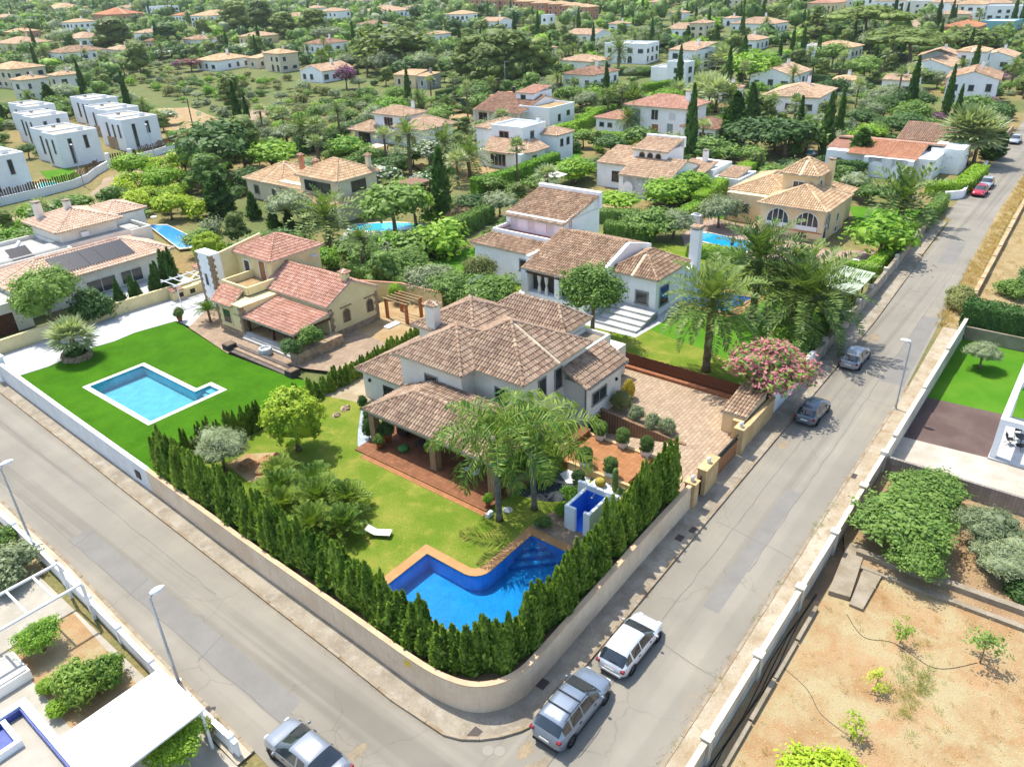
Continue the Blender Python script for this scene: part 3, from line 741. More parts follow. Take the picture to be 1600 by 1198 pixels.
for q in (((11.5,24),(12.9,24.2),(13.1,46),(11.8,46)),((62,9.2),(78,10),(78,11.4),(62,11)),((30,10.6),(43,10.8),(43,11.7),(30,11.5)),((95,12),(104,12.4),(104,14),(95,13.8))): g.add([(*p,.003) for p in q],[(0,1,2,3)])
structure('asphalt_patches',g,PATCH)
STAIN=mat('sandy_stain','#94856c','#847a68',1.4,.95,.1,bscale=8,fine=.2); g=MB(); q=random.Random(6)
for cu_,cv_,r_ in ((16.4,13.0,.9),(17.3,13.9,.5),(56,13.6,.7),(48,13.9,.6),(70,13.8,1.0),(12.6,20,.5)): g.sheet([(cu_+r_*math.cos(t) *q.uniform(.7,1.5),cv_+r_*.6*math.sin(t) *q.uniform(.6,1.2)) for t in [k*.45 for k in range(14)]],[],.0035)
structure('sand_patches',g,STAIN)
def kerb(name,line,z0=-.02,z1=.13,wd=.16,side=1,step=1.0):
 """row of separate kerb stones with open joints"""
 g=MB()
 for a,b in zip(line[:-1],line[1:]):
  a,b=np.array(a,float),np.array(b,float); L=np.linalg.norm(b-a); d=(b-a) /L; nn=np.array([-d[1],d[0]]) *side
  k=max(1,int(round(L/step)))
  for i in range(k):
   p,q=a+d*(L*i/k+.012),a+d*(L*(i+1) /k-.012); zz=z1+random.uniform(-.012,.008)
   g.prism([tuple(p),tuple(q),tuple(q+nn*wd),tuple(p+nn*wd)],z0,zz)
 structure(name,g,KERB)
random.seed(3)
kerb('kerb',KA[1:] +KC+KN[:-1],side=-1); kerb('kerb',KR,side=-1); kerb('kerb',KS[:7],side=-1)
WB=[(18.7,73.0),(17.75,46.3),(17.3,35.3),(17.05,25.7),(16.9,20.6),(17.0,18.6),(17.4,17.2),(18.2,16.3),(19.4,15.8),(21,15.75),(26.2,15.85),(31.2,15.95),(37.2,16.0)]
g=MB(); g.sheet([(k[0] +.16,k[1]) for k in KN[:9]][::-1] +[(k[0] +.06,k[1] +.12) for k in KC[::-1]] +[(28,14.5),(45,14.66),(73.6,14.86),(95.6,15.66),(112,16.2),(112,18.2),(94,17.2),(72,16.5),(54,16.15),(37.2,16.0)] +WB[:-1][::-1] +[(18.8,74)],[],.1)
structure('pavement',g,PAVE)
g=MB(); g.sheet([(-40,8.6),(25,8.6),(52,8.8),(62,8.85),(76,9.2),(76,7.4),(-40,7.4)],[],.1); structure('pavement',g,mat('pale_pavement','#cfc4ae','#b9a88c',.45,.9,.15,third=('#a8906c',1.1,.52,.74),bscale=8,fine=.15,g=0.72))
g=MB(); g.sheet([(k[0] -.16,k[1]) for k in KS[:7]] +[(9.0,23.7),(9.3,31),(9.7,40),(10.0,48),(10.1,56),(10.3,70),(11.2,110)],[],.1); structure('pavement',g,mat('cream_pavement','#d8cdb8','#c6b69c',.4,.9,.15,g=0.75))
g=MB(); g.sheet([(76,9.25),(97,10.7),(121,11.7),(145,12),(260,14),(260,12.3),(145,10.3),(121,10.0),(97,9.2),(76,7.6)],[],.03); structure('verge',g,DRYG)

# ------------------------------------------------------------------ garden surfaces
def surf(name,poly,z,m,holes=()):
 g=MB(); g.sheet(poly,holes,z); return structure(name,g,m)
def psurf(name,pix,z,m): return surf(name,[PUV(x,y,z) for x,y in pix],z,m)
lawn=surf('lawn',[(17.9,46.0),(17.2,25.7),(17.1,19),(18.3,16.5),(36,16.2),(36,24),(38,29),(33,47)],.4,LAWN,[POOL])
surf('garden_path',[(33,47),(38,29),(52,29.4),(52,48.5),(44,47.5)],.4,mat('beige_path','#cbbd9f','#b8a684',.6,.9,.15,g=0.72))
surf('driveway',[(36,16.15),(46.2,16.15),(53.0,16.3),(52.0,29.6),(43.72,29.6),(43.72,27.0),(43.5,19.6),(40.15,19.6),(36,19.6)],.25,PAVER)
surf('pool_paving',[(29.0,18.0),(29.6,22.9),(31.6,22.6),(33.5,20),(33,17)],.404,FLAG)
surf('gravel_bed',[(33.4,42.6),(31.0,40.3),(29.6,38.8),(28.9,37.4),(29.3,36.5),(31,37.9),(33.4,40.5)],.404,BLUEGRAV)
surf('slate_bed',[(31.6,25.6),(35.6,25.2),(35.4,22.6),(33.2,22.2),(32.2,23.4)],.404,SLATE)
surf('white_gravel_bed',[(35.2,24.6),(36.0,24.4),(36.0,22.6),(35.4,22.4),(34.6,23.6)],.408,mat('white_gravel','#e4e6e4','#cfd2d0',1,.95,.1,bscale=14,fine=.2))
surf('planting_bed',[(33.0,29.0),(36.0,25.4),(36.0,29)],.404,DSOIL)
surf('turf',[(18.75,72.6),(18.0,47.2),(30,47.4),(34.3,49.4),(33.6,51.8),(33.2,60.7),(34.7,72),(30.6,72.8),(28.4,72.5),(26.2,72.9),(22.1,72.2)],.3,TURF,[NPOOL_O])
g=MB()
for a,b in zip([(18.75,72.6),(22.1,72.2),(26.2,72.9),(28.4,72.5),(30.6,72.8)],[(22.1,72.2),(26.2,72.9),(28.4,72.5),(30.6,72.8),(34.7,72)]):
 g.prism([a,b,(b[0],b[1] +.16),(a[0],a[1] +.16)],.2,.33)
structure('lawn_edging',g,WPAVE)
surf('driveway',[(18.9,72.8),(22.1,72.4),(26.2,73.1),(28.4,72.7),(30.6,73),(34.7,72.2),(34.7,69.6),(42,69.6),(42,80),(30,78.6),(18.9,78.6)],.3,WPAVE)
surf('patio',[(34.5,69.4),(33.25,60.8),(34.4,60.9),(35.3,52.6),(36.5,49.5),(42.5,49.3),(44.5,52),(44.5,72),(38,72)],.31,FLAG)
surf('patio',[(43,48.2),(52,49.5),(52,58),(44,58)],.312,SAND)
surf('garden',[(52.1,16.6),(75,16.9),(84,19),(84,52),(52.1,49.5)],.2,LAWN,[WPOOL])
surf('lawn',[(60.2,32),(59.8,30.8),(57.4,17.4),(64,17.4),(72.5,18),(74,24.8),(67.4,25.8),(67.2,31.6)],.206,LAWN2)
surf('terrace',[(56.9,48),(57.1,43.4),(57.6,31.6),(62.4,31.2),(67.0,31.8),(66.5,48)],.21,WPAVE)
g=MB(); g.sheet([(66.9,34),(66.9,25.9),(74,25.4),(73.8,32.4),(72,34.2)],[WPOOL],.22); structure('pool_surround',g,mat('tan_coping','#d8a874','#c89862',.8,.8,.2,g=0.72))
# lower ground across the street
surf('field',[(9.9,7.4),(9.9,-45),(39,-45),(38.6,6.6),(34.6,6.7),(34.3,7.4)],-.5,SOIL)
surf('field',[(41.0,7.4),(38.6,6.6),(39.0,-45),(49.2,-45),(49.2,7.4)],-.3,mat('pale_soil','#c4a682','#b0906c',.4,.95,.1,bscale=10,fine=.28,bstr=.8,third=('#9c9a68',1.2,.55,.8),g=0.68))
surf('field',[(34.3,7.4),(34.6,6.7),(38.6,6.6),(41.0,7.4)],-.5,DSOIL)
surf('courtyard',[(49.2,7.4),(49.2,-45),(56,-45),(55.4,1.6),(54.9,7.4)],-.5,WGRAV)
surf('gravel_yard',[(54.9,7.4),(55.4,1.6),(56,-45),(63,-45),(62.6,2.0),(62.2,7.4)],-.5,BGRAV)
surf('lawn',[(62.2,7.4),(62.6,2.0),(63,-45),(75.6,-45),(75.6,7.4)],-.5,LAWN2)
surf('dry_meadow',[(76,7.4),(97,9.0),(121,9.8),(145,10.1),(260,12),(300,-60),(76,-60)],-.01,DRYG)
# house plots lower left
surf('courtyard',[(9.2,47),(9.0,23),(-12,20),(-12,62),(9.9,62)],.02,mat('pale_slabs','#cfc8b8','#beb6a4',.5,.85,.2,g=.72))
surf('planting_bed',[(9.0,39.4),(8.6,31.5),(5.4,31.5),(5.6,39.4)],.03,SOIL)
surf('planting_bed',[(9.8,47),(9.6,43.9),(4,44.4),(4,60),(10,60)],.03,SOIL)
# middle-distance lawns and patios
for nm,pix,m in [
 ('lawn',((655,418),(700,394),(752,384),(750,432),(705,442)),LAWN2),
 ('lawn',((1325,322),(1450,328),(1425,358),(1340,352)),LAWN2),('lawn',((1115,338),(1165,308),(1182,330),(1150,347)),LAWN2),
 ('terrace',((1065,366),(1110,340),(1200,360),(1290,390),(1365,392),(1395,420),(1300,428),(1230,408),(1120,404),(1070,385)),PINKP),
 ('patio',((872,292),(958,302),(992,330),(945,338),(884,316)),SAND),
 ('pool_surround',((530,376),(545,352),(600,346),(668,350),(660,372),(590,380)),WPAVE),
 ('sandy_yard',((545,392),(590,380),(660,374),(672,384),(600,400)),SAND),
 ('bare_earth',((185,140),(225,140),(290,165),(342,186),(332,206),(305,216),(262,205),(215,172)),SOIL),
 ('patio',((742,262),(800,256),(870,250),(860,262),(800,272),(752,280)),SAND),
 ('lawn',((840,252),(905,232),(912,240),(868,262)),LAWN2),('patio',((690,172),(745,178),(730,185),(676,184)),SAND),
 ('lawn',((650,262),(700,258),(720,270),(660,276)),LAWN2),
 ('patio',((1295,270),(1335,268),(1345,284),(1300,290)),PINKP),('lawn',((62,268),(110,262),(135,282),(90,296)),LAWN2)]:
 psurf(nm,pix,.012+.006*(hash(pix[0]) % 5),m)

# ------------------------------------------------------------------ swimming pools
def pool(name,label,poly,z,depth,wallm,floorm,watm,coping=None,copm=None,wl=.07,steps=None):
 cu,cv=sum(p[0] for p in poly) /len(poly),sum(p[1] for p in poly) /len(poly)
 r=root(name,label,'pool',cu,cv,z); off=(cu,cv,z); n=len(poly)
 g=MB(off)
 for i in range(n):
  a,b=poly[i],poly[(i+1) % n]; g.add([(a[0],a[1],z+.01),(b[0],b[1],z+.01),(b[0],b[1],z-depth),(a[0],a[1],z-depth)],[(0,1,2,3)])
 g.build('basin_wall',wallm,r)
 g=MB(off); g.sheet(poly,[],z-depth); g.build('basin_floor',floorm,r)
 if steps:
  for st in steps:
   g=MB(off); g.prism(st[0],z-depth+.003,z-st[1]); g.build('step',floorm,r)
 g=MB(off); g.sheet(poly,[],z-wl); g.build('water',watm,r)
 if coping:
  g=MB(off)
  g.sheet(coping,[poly],z+.035); g.build('coping',copm,r)
  k=len(coping); e=MB(off)
  for loop in (coping,poly[::-1]):
   q=len(loop)
   for i in range(q):
    a,b=loop[i],loop[(i+1) % q]; e.add([(a[0],a[1],z+.035),(b[0],b[1],z+.035),(b[0],b[1],z-.05),(a[0],a[1],z-.05)],[(0,1,2,3)])
  e.build('coping_edge',copm,r)
 return r
def poolmat(name,c,c2,s=.09):
 return bricky(name,c,c2,c,s,s,msize=.006,offset=0,rough=.5,bstr=.05)
TAN=mat('tan_coping','#d8a874',g=0.72)
cop=[(19.6,26.95),(19.6,17.4),(29.5,17.4),(29.5,22.9)] +[(25.1-.6*math.sin(a),23.5-.6*math.cos(a)) for a in [0,.5,1.0,1.5]] +[(24.5,26.95)]
pool('swimming_pool','deep blue bent swimming pool with tan coping behind the corner hedge',POOL,.4,1.1,poolmat('blue_mosaic','#62b4fa','#6ebeff'),poolmat('aqua_mosaic','#1f86c4','#2a92ce'),
     water('pool_water_blue',(.5,.88,.97),3.2,.35),cop,TAN,
     steps=[([(28.88,22.28),(28.88,22.28-d),(28.88-d,22.28)],q) for d,q in ((1.1,.35),(1.7,.6),(2.3,.85))])
pool('swimming_pool','pale turquoise rectangular pool with white rim set in artificial turf',NPOOL,.3,.95,poolmat('turquoise_mosaic','#46d6ec','#52deF2'),poolmat('pale_turquoise','#74aebc','#80b8c6'),
     water('pool_water_pale',(.62,.93,.96),4,.25),NPOOL_O,mat('white_coping','#ebe6da','#dcd5c6',1,.8,.2,fine=.05),
     steps=[([(nu2-_c,nv0+_c),(nu2-_c,nvm-_c),(nu2-_c-.6-.35*k,nvm-_c),(nu2-_c-.6-.35*k,nv0+_c)],.25+.17*k) for k in range(4)])
pool('swimming_pool','blue pool with tan rim behind the date palms beside the white villa',WPOOL,.2,1.5,poolmat('blue_mosaic','#0c4fb8','#1560c4'),poolmat('aqua_mosaic2','#3a9edc','#48aae4'),water('pool_water_mid',(.7,.9,.97),3,.3))
def far_pool(label,pix,c='#2f9fc8',z=.06,edge='#e2d6bf',grow=.5):
 pts=[PUV(x,y,z) for x,y in pix]; cu=sum(p[0] for p in pts) /len(pts); cv=sum(p[1] for p in pts) /len(pts)
 r=root('swimming_pool',label,'pool',cu,cv,0); off=(cu,cv,0)
 og=[]
 for p in pts:
  d=math.hypot(p[0] -cu,p[1] -cv); og.append((cu+(p[0] -cu) *(1+grow/d),cv+(p[1] -cv) *(1+grow/d)))
 g=MB(off); g.sheet(og,[pts],z+.05); k=len(og)
 for i in range(k):
  for lp in (og,pts):
   a,b=lp[i],lp[(i+1) % k]; g.add([(a[0],a[1],z+.05),(b[0],b[1],z+.05),(b[0],b[1],z-.1),(a[0],a[1],z-.1)],[(0,1,2,3)])
 g.build('coping',mat('pool_edge_'+edge[1:],edge),r)
 g=MB(off); g.sheet(pts,[],z); m=MATS.get('w'+c) or flat('w'+c,c,.08,.5); g.build('water',m,r)
far_pool('bright blue pool with a man on its edge beside the beige arched villa',((1084,374),(1090,366),(1106,364),(1180,380),(1166,394)),'#1f96d0')
far_pool('turquoise pool in front of the beige villa with three chimneys',((545,360),(556,351),(610,348),(662,350),(655,358),(588,362)),'#35b0c8')
far_pool('blue pool under a floating cover behind the solar-panel house',((232,352),(262,352),(302,372),(322,384),(280,388)),'#3f8fd4',.3)
far_pool('small turquoise pool behind the paling fence by the white cubes',((57,292),(62,286),(86,284),(90,292),(70,297)),'#2fb09c')
far_pool('small turquoise pool beside the clay oven in the walled garden',((640,276),(655,274),(664,282),(648,286)),'#58b8c0')
far_pool('small turquoise pool behind the beige villa near the narrow cypress',((1256,236),(1268,234),(1276,240),(1262,243)),'#3fb0c0')
far_pool('grey-green pool curving along the clipped hedge',((745,280),(775,276),(795,270),(800,276),(770,285),(748,287)),'#86aeb0')

# ------------------------------------------------------------------ boundary walls, gates and fences
def wallline(name,label,line,th,z0,z1,m,cop=None,copm=None,group=None,cat='wall',extra=None):
 cu,cv=line[len(line) // 2]; r=root(name,label,cat,cu,cv,0,group); off=(cu,cv,0)
 line=[np.array(p,float) for p in line]
 nrm=[]
 for i in range(len(line)):
  d=line[min(i+1,len(line) -1)] -line[max(i-1,0)]; d=d/np.linalg.norm(d); nrm.append(np.array([-d[1],d[0]]))
 def strip(t,a,b):
  g=MB(off); n=len(line); vs=[]
  for p,k in zip(line,nrm):
   for s_,zz in ((-t/2,a),(t/2,a),(t/2,b),(-t/2,b)):
    q=p+k*s_; vs.append((q[0],q[1],zz))
  fs=[(3,2,1,0),(4*n-4,4*n-3,4*n-2,4*n-1)]
  for i in range(n-1):
   for k in range(4): fs.append((4*i+k,4*i+(k+1) % 4,4*i+4+(k+1) % 4,4*i+4+k))
  return g.add(vs,fs)
 strip(th,z0,z1).build('wall',m,r)
 if cop: strip(th+.08,z1,z1+cop).build('coping',copm or m,r)
 return r,off
def smooth_line(pts,k=4):
 out=[]; n=len(pts)
 for i in range(n-1):
  p0,p1,p2,p3=[np.array(pts[max(0,min(n-1,j))],float) for j in (i-1,i,i+1,i+2)]
  for t in np.linspace(0,1,k,endpoint=False):
   out.append(tuple(.5*((2*p1) +(-p0+p2) *t+(2*p0-5*p1+4*p2-p3) *t*t+(-p0+3*p1-3*p2+p3) *t ** 3)))
 return out+[tuple(pts[-1])]
r,off=wallline('boundary_wall','long beige rendered wall curving round the street corner below the cypress hedge',smooth_line(WB[1:]),.22,-.1,1.85,BEIGEW,.06,mat('beige_coping','#cbb08f','#bda183',1,.9,.15))
g=MB(off); g.box(16.78,16.84,20.5,20.9,1.25,1.6); g.build('plaque',flat('yellow_sign','#d8b828',.5),r)
r,off=wallline('boundary_wall','smooth white wall along the street in front of the turf lawn',[WB[0],(18.2,60),WB[1]],.24,-.1,1.85,mat('painted_wall','#dcdedd','#d2d4d4',.8,.85,.2,fine=.03,bscale=8,streak=.08),.07,mat('white_coping2','#efefee','#e4e4e2',1,.8))
g=MB(off); g.box(17.6,17.66,47.5,48.1,.6,1.2); g.build('meter_box',BLACKM,r)
g=MB(off); g.box(18.4,19.1,72.9,73.8,-.1,2.3); g.box(18.3,19.2,72.8,73.9,2.3,2.42); g.build('end_pillar',WHITEW,r)
wallline('boundary_wall','cream rendered wall behind the white driveway of the turf garden',[(19.0,78.9),(30.3,78.9),(40.2,78.2),(42.5,80)],.22,-.1,1.6,CREAMW,.05)
# low wall with piers on the far side of the right-hand street
r=root('street_wall','low off-white wall with piers along the far side of the right street','wall',40,7.5,0); off=(40,7.5,0)
LOWW=mat('weathered_white','#d6d0c2','#bfb6a4',.5,.9,.15,fine=.06,bscale=8,third=('#a89a84',1.4,.58,.8),streak=.15)
piers=[10.5,16.2,21.9,27.6,33.3,39.0,44.6,49.2]
for i in range(len(piers) -1):
 g=MB(off); g.box(piers[i] +.2,piers[i+1] -.2,7.42,7.58,-.6,.95); g.box(piers[i] +.2,piers[i+1] -.2,7.36,7.64,.95,1.03); g.build('panel',LOWW,r)
for p in piers[:-1]:
 g=MB(off); g.box(p-.2,p+.2,7.3,7.7,-.6,1.12); g.box(p-.25,p+.25,7.25,7.75,1.12,1.2); g.build('pier',LOWW,r)
r=root('street_wall','tall white wall with stepped top beside the brown gravel yard','wall',62,7.5,0); off=(62,7.5,0)
for a,b,h in ((49.2,51.6,1.0),(51.8,60,1.15),(60,68,1.3),(68,75.6,1.45)):
 g=MB(off); g.box(a,b,7.38,7.58,-.6,h); g.box(a-.02,b+.02,7.33,7.63,h,h+.08); g.build('panel',LOWW,r)
g=MB(off); g.box(49.0,49.4,7.25,7.7,-.6,1.3); g.build('pier',LOWW,r); g=MB(off); g.box(53.8,54.3,7.55,7.68,.4,1.1); g.build('letterbox',CONC,r)
for lab,a,b,h in (('grey block wall between the orchard and the pale gravel court',(49.2,7.3),(49.2,-20),.95),('rough grey stone wall between the lawn and the tall hedge',(75.7,7.3),(75.7,-20),.75)):
 wallline('garden_wall',lab,[a,b],.22,-.6,h,BLOCKW if 'block' in lab else CONC)
# terraces, channels and slabs in the orchard
r=root('irrigation_channel','concrete irrigation channel with slab bridge beside the dry orchard','channel',38.6,4,-.5); off=(38.6,4,-.5)
g=MB(off); g.prism([(38.4,6.4),(38.7,6.4),(39.4,-20),(39.0,-20)],-.6,-.28); g.build('low_wall',CONC,r)
g=MB(off); g.prism([(39.3,6.2),(39.7,6.2),(40.8,-20),(40.3,-20)],-.6,.05); g.build('high_wall',CONC,r)
g=MB(off); g.prism([(35.4,6.5),(40.2,6.9),(40.4,5.9),(35.6,5.4)],-.5,-.2); g.build('slab',CONC,r)
g=MB(off); g.prism([(35.2,5.3),(38.4,5.5),(38.5,4.5),(35.2,4.6)],-.5,-.32); g.build('slab',CONC,r)
g=MB((25,6.6,-.5))
for a in range(10,34,3): g.prism([(a,6.55),(a+2.9,6.55),(a+2.9,6.75),(a,6.75)],-.55,-.3+.04*(a % 2))
single('edging_stones',g,CONC,'row of low concrete edging blocks inside the street wall','edging')
g=MB((25,7,-.45))
rr=random.Random(4)
for k in range(3):
 g.tube([(11+i*2.0,6.95+.12*math.sin(i*1.3+k) +.1*k,-.46+.02*k) for i in range(13)],.025,5)
HOSES=[[(29,6.6),(28.4,5.2),(27.4,4.2),(27,2.9)],[(34.5,5.2),(33.4,4.0),(33.9,2.6),(33.4,.6),(35,-1)]]
single('irrigation_hose',g,flat('black_hose','#2a2826',.6),'black irrigation hoses lying along the inside of the street wall','hose')
for ln,lb in zip(HOSES,('thin black hose curving from the street wall to a sapling','thin black hose winding between the saplings of the dry field')):
 g=MB((*ln[0],-.48)); g.tube([(p[0],p[1],-.485) for p in smooth_line(ln,6)],.014,5); single('irrigation_hose',g,MATS['black_hose'],lb,'hose')
# gate piers, gate and entrance wall of the main house
EST=mat('entrance_stone','#c8ad82','#b89a6c',1.2,.88,.2,fine=.1,bscale=8)
def gatepier(u0,u1,v0,v1,h,label):
 r=root('gate_pier',label,'gate pier',(u0+u1) /2,(v0+v1) /2,0,'entrance gate piers'); off=((u0+u1) /2,(v0+v1) /2,0)
 g=MB(off); g.box(u0,u1,v0,v1,-.05,h); g.build('shaft',EST,r)
 g=MB(off); g.box(u0-.06,u1+.06,v0-.06,v1+.06,h,h+.09); g.build('cap',EST,r)
 cu,cv=off[:2]; g=MB(off); g.lathe((cu,cv,h+.09),[(.12,0),(.13,.05),(.13,.28),(.16,.3),(.1,.4),(.02,.44)],10); g.build('lantern',flat('lantern_glass','#c9ccca',.2,.5),r)
gatepier(37.3,37.9,15.7,16.4,1.9,'slim sandstone gate pier nearest the cypress hedge')
gatepier(39.0,40.9,15.75,16.35,2.0,'wide sandstone gate pier beside the wooden drive gate')
gatepier(44.8,45.5,15.75,16.4,2.1,'sandstone gate pier at the far end of the drive gate')
r=root('drive_gate','sliding wooden drive gate with dark spearheads between sandstone piers','gate',42.9,16.1,0); off=(42.9,16.1,0)
for k in range(13):
 a=41.0+k*.285; g=MB(off); g.box(a,a+.265,16.05,16.12,.12,1.35); g.build('board',WOOD,r)
g=MB(off); g.box(40.95,44.75,16.03,16.14,1.35,1.42); g.box(40.95,44.75,16.03,16.14,1.7,1.76)
for k in range(13): a=41.05+k*.285; g.box(a,a+.12,16.05,16.12,1.42,1.72)
g.build('top_rail',BLACKM,r)
g=MB(off); g.box(37.95,38.95,16.0,16.06,.2,1.6); g.build('pedestrian_gate',BLACKM,r)
wallline('entrance_wall','sandstone street wall beside the hut near the pink oleander',[(45.5,16.05),(51.3,16.1)],.3,-.05,1.7,EST,.08)
wallline('street_wall','white rendered street wall in front of the palm garden',[(51.5,16.2),(60.5,16.3)],.24,-.05,1.75,WHITEW,.07)
r,off=wallline('street_wall','grey stone street wall with white posts before the shaded carport',[(60.6,16.3),(79,16.7),(94,17.2)],.26,-.05,1.35,mat('street_stone','#b3a897','#978b78',1.6,.9,.15,fine=.22,bscale=5),.08,CONC)
for u_ in (60.6,64,67.5,71,74.5,79,85,90):
 g=MB(off); v_=16.3+(u_-60.6) *.0268; g.box(u_-.2,u_+.2,v_-.2,v_+.2,-.05,1.75); g.build('pier',LOWW,r)
wallline('street_wall','rubble stone wall with clipped hedge in front of the arched villa',[(94.2,17.25),(105,17.6),(112,18.1)],.3,-.05,1.3,STONE,.08,CONC)
wallline('street_wall','curved white wall under the hedge beside the red car',smooth_line([PUV(x,y,0) for x,y in ((1475,312),(1490,311),(1504,308),(1515,292),(1540,262))]),.26,-.05,1.1,WHITEW,.06)
wallline('street_wall','tan stone wall along the upper end of the street',[PUV(x,y,0) for x,y in ((1555,238),(1568,222),(1580,208))],.3,-.05,1.5,STONE)
r=root('parapet_wall','long crumbling tan parapet beside the dry verge','wall',110,8.2,0); off=(110,8.2,0)
for k in range(24):
 u_=82+k*4.2; v_=8.3+(u_-82) *.028; g=MB(off); g.prism([(u_,v_-.25),(u_+4.1,v_-.14),(u_+4.1,v_+.26),(u_,v_+.15)],-.1,.55+.05*(k % 3)); g.build('segment',mat('tan_parapet','#bda480','#a58b68',1,.9,.15,fine=.2,bscale=6),r)
# brown reed fence between the two gardens: boards built one by one
r=root('reed_fence','long brown board fence between the paved drive and the palm lawn','fence',52,26,.2); off=(52,26,.2)
g=MB(off); g.box(51.55,51.95,17.2,33.6,.2,.5); g.build('plinth',mat('brick_plinth','#9c6a4c','#86583e',3,.9,.15),r)
bd=MB((0,0,0)); bd.box(-.03,.03,-.068,.068,0,1.35); bme=bd.mesh('board',DWOOD)
for k in range(118):
 o=link('board',bme,r,(52.05-52+random.uniform(-.012,.012),17.3+k*.14-26,random.uniform(-.04,.04)))
r=root('reed_fence','dark red board fence behind the chimney at the back of the main garden','fence',50,45,.2); off=(50,45,.2)
for k in range(70):
 link('board',bme,r,(51.6-50+random.uniform(-.012,.012),36.6+k*.18-45,random.uniform(-.05,.03)))
for k in range(30): link('board',bme,r,(46.2+k*.18-50,49.2-45,random.uniform(-.05,.03))).rotation_euler=(0,0,math.pi/2)
# ------------------------------------------------------------------ house building blocks
RT=dict(
 brown=tilemat('tile_brown',['#907462','#a28a74','#b49c84','#806854']),tan=tilemat('tile_tan',['#b8987a','#c9ad90','#ab8a6e','#d2ba9e'],samt=.3),
 red=tilemat('tile_red',['#bd8c74','#ca9c86','#af7e68','#d4ac98'],samt=.25),sand=tilemat('tile_sand',['#d0b08a','#bf9c76','#dcc09c','#b8946e'],samt=.3),
 pink=tilemat('tile_pink',['#d8b69c','#e0c2aa','#cfaa8e','#e6ccb6'],'#8a7464',.3),old=tilemat('tile_old',['#8a6652','#9c7660','#a88870','#74564a'],'#4a423a',.5),
 mix=tilemat('tile_mixed',['#9c7e64','#b4967a','#846852','#c4aa8e'],'#5a4a3c',.5),orange=tilemat('tile_orange',['#bc7c58','#c88a66','#b0704e','#d09a7a'],samt=.2))
FASC=mat('eave_board','#cbbfa8','#b9ab92',2,.9,.15)
SHUT=mat('grey_surround','#9a9a94','#8a8a84',2,.8,.2); WFRAME=flat('white_frame','#e6e6e2',.5); DFRAME=flat('dark_frame','#4c4036',.5)

class Tiles:
 def __init__(s,off): s.V=[]; s.F=[]; s.T=[]; s.n=0; s.off=np.array(off,float); s.rng=np.random.default_rng(11)
 def face(s,pts,pitch=.25,course=.42,seg=4,lift=.0):
  p=[np.array(q,float) for q in pts]
  e=p[1] -p[0]; L=np.linalg.norm(e); e /= L
  nrm=np.cross(e,p[2] -p[0]); nrm /= np.linalg.norm(nrm)
  if nrm[2] <0: nrm=-nrm
  up=np.cross(nrm,e)
  if up[2] <0: up=-up
  ab=[((q-p[0]) @ e,(q-p[0]) @ up) for q in p]
  amin,amax=min(a for a,b in ab),max(a for a,b in ab); nc=max(1,int(round((amax-amin) /pitch))); pt=(amax-amin) /nc
  O,B0,LN=[],[],[]
  for i in range(nc):
   a=amin+(i+.5) *pt; bs=[]
   for (a0,b0),(a1,b1) in zip(ab,ab[1:] +ab[:1]):
    if (a0-a) *(a1-a) <0: bs.append(b0+(b1-b0) *(a-a0) /(a1-a0))
   if len(bs) <2: continue
   b0,b1=min(bs),max(bs); k=max(1,int(math.ceil((b1-b0) /course)))
   for j in range(k):
    lo=b0+j*course; hi=min(b1,lo+course+.05)
    if hi-lo<.05: continue
    O.append(a); B0.append(lo); LN.append(hi-lo)
  if not O: return
  O,B0,LN=map(np.array,(O,B0,LN)); N=len(O)
  th=np.linspace(0,math.pi,seg+1); r=pt*.47
  off=s.rng.uniform(-.012,.012,(N,1))
  xa=-np.cos(th) *r; hh=np.sin(th) *r*.8
  lo3=(O[:,None] +xa+off)[...,None] *e+(B0[:,None] +off)[...,None] *up+(hh+.04+lift)[None,:,None] *nrm
  hi3=(O[:,None] +xa*.86+off)[...,None] *e+(B0+LN)[:,None,None] *up+(hh*.86+.0+lift)[None,:,None] *nrm
  V=(np.concatenate([lo3,hi3],1) +p[0] -s.off).reshape(-1,3); m=2*(seg+1)
  base=np.arange(N)[:,None,None] *m; k=np.arange(seg)
  q=np.stack([k,k+1,seg+1+k+1,seg+1+k],1)[None]
  F=(base+q).reshape(-1,4)
  tv=s.rng.random(N)
  s.V.append(V); s.F.append(F+s.n); s.n += len(V); s.T.append(np.repeat(tv,seg))
 def cap(s,a,b,r=.13,step=.42):
  a,b=np.array(a,float),np.array(b,float); d=b-a; L=np.linalg.norm(d); d /= L
  sd=np.cross(d,[0,0,1.0]); sd /= max(1e-6,np.linalg.norm(sd)); up=np.cross(sd,d)
  k=max(1,int(L/step)); st=L/k; seg=4; th=np.linspace(0,math.pi,seg+1)
  for i in range(k):
   V=[]
   for t,rr,lf in ((i*st,r*1.08,.03),(i*st+st+.04,r*.9,0)):
    for x in th: V.append(a+d*t+sd*(-math.cos(x) *rr) +up*(math.sin(x) *rr+.03+lf))
   V=np.array(V) -s.off; kk=np.arange(seg); F=np.stack([kk,kk+1,seg+2+kk,seg+1+kk],1)
   s.V.append(V); s.F.append(F+s.n); s.n += len(V); s.T.append(np.full(seg,s.rng.random()))
 def build(s,m,parent):
  o=link('roof_tiles',npmesh('roof_tiles',np.concatenate(s.V),np.concatenate(s.F),m,tint=np.concatenate(s.T)),parent)
  o['kind'] ='stuff'; return o

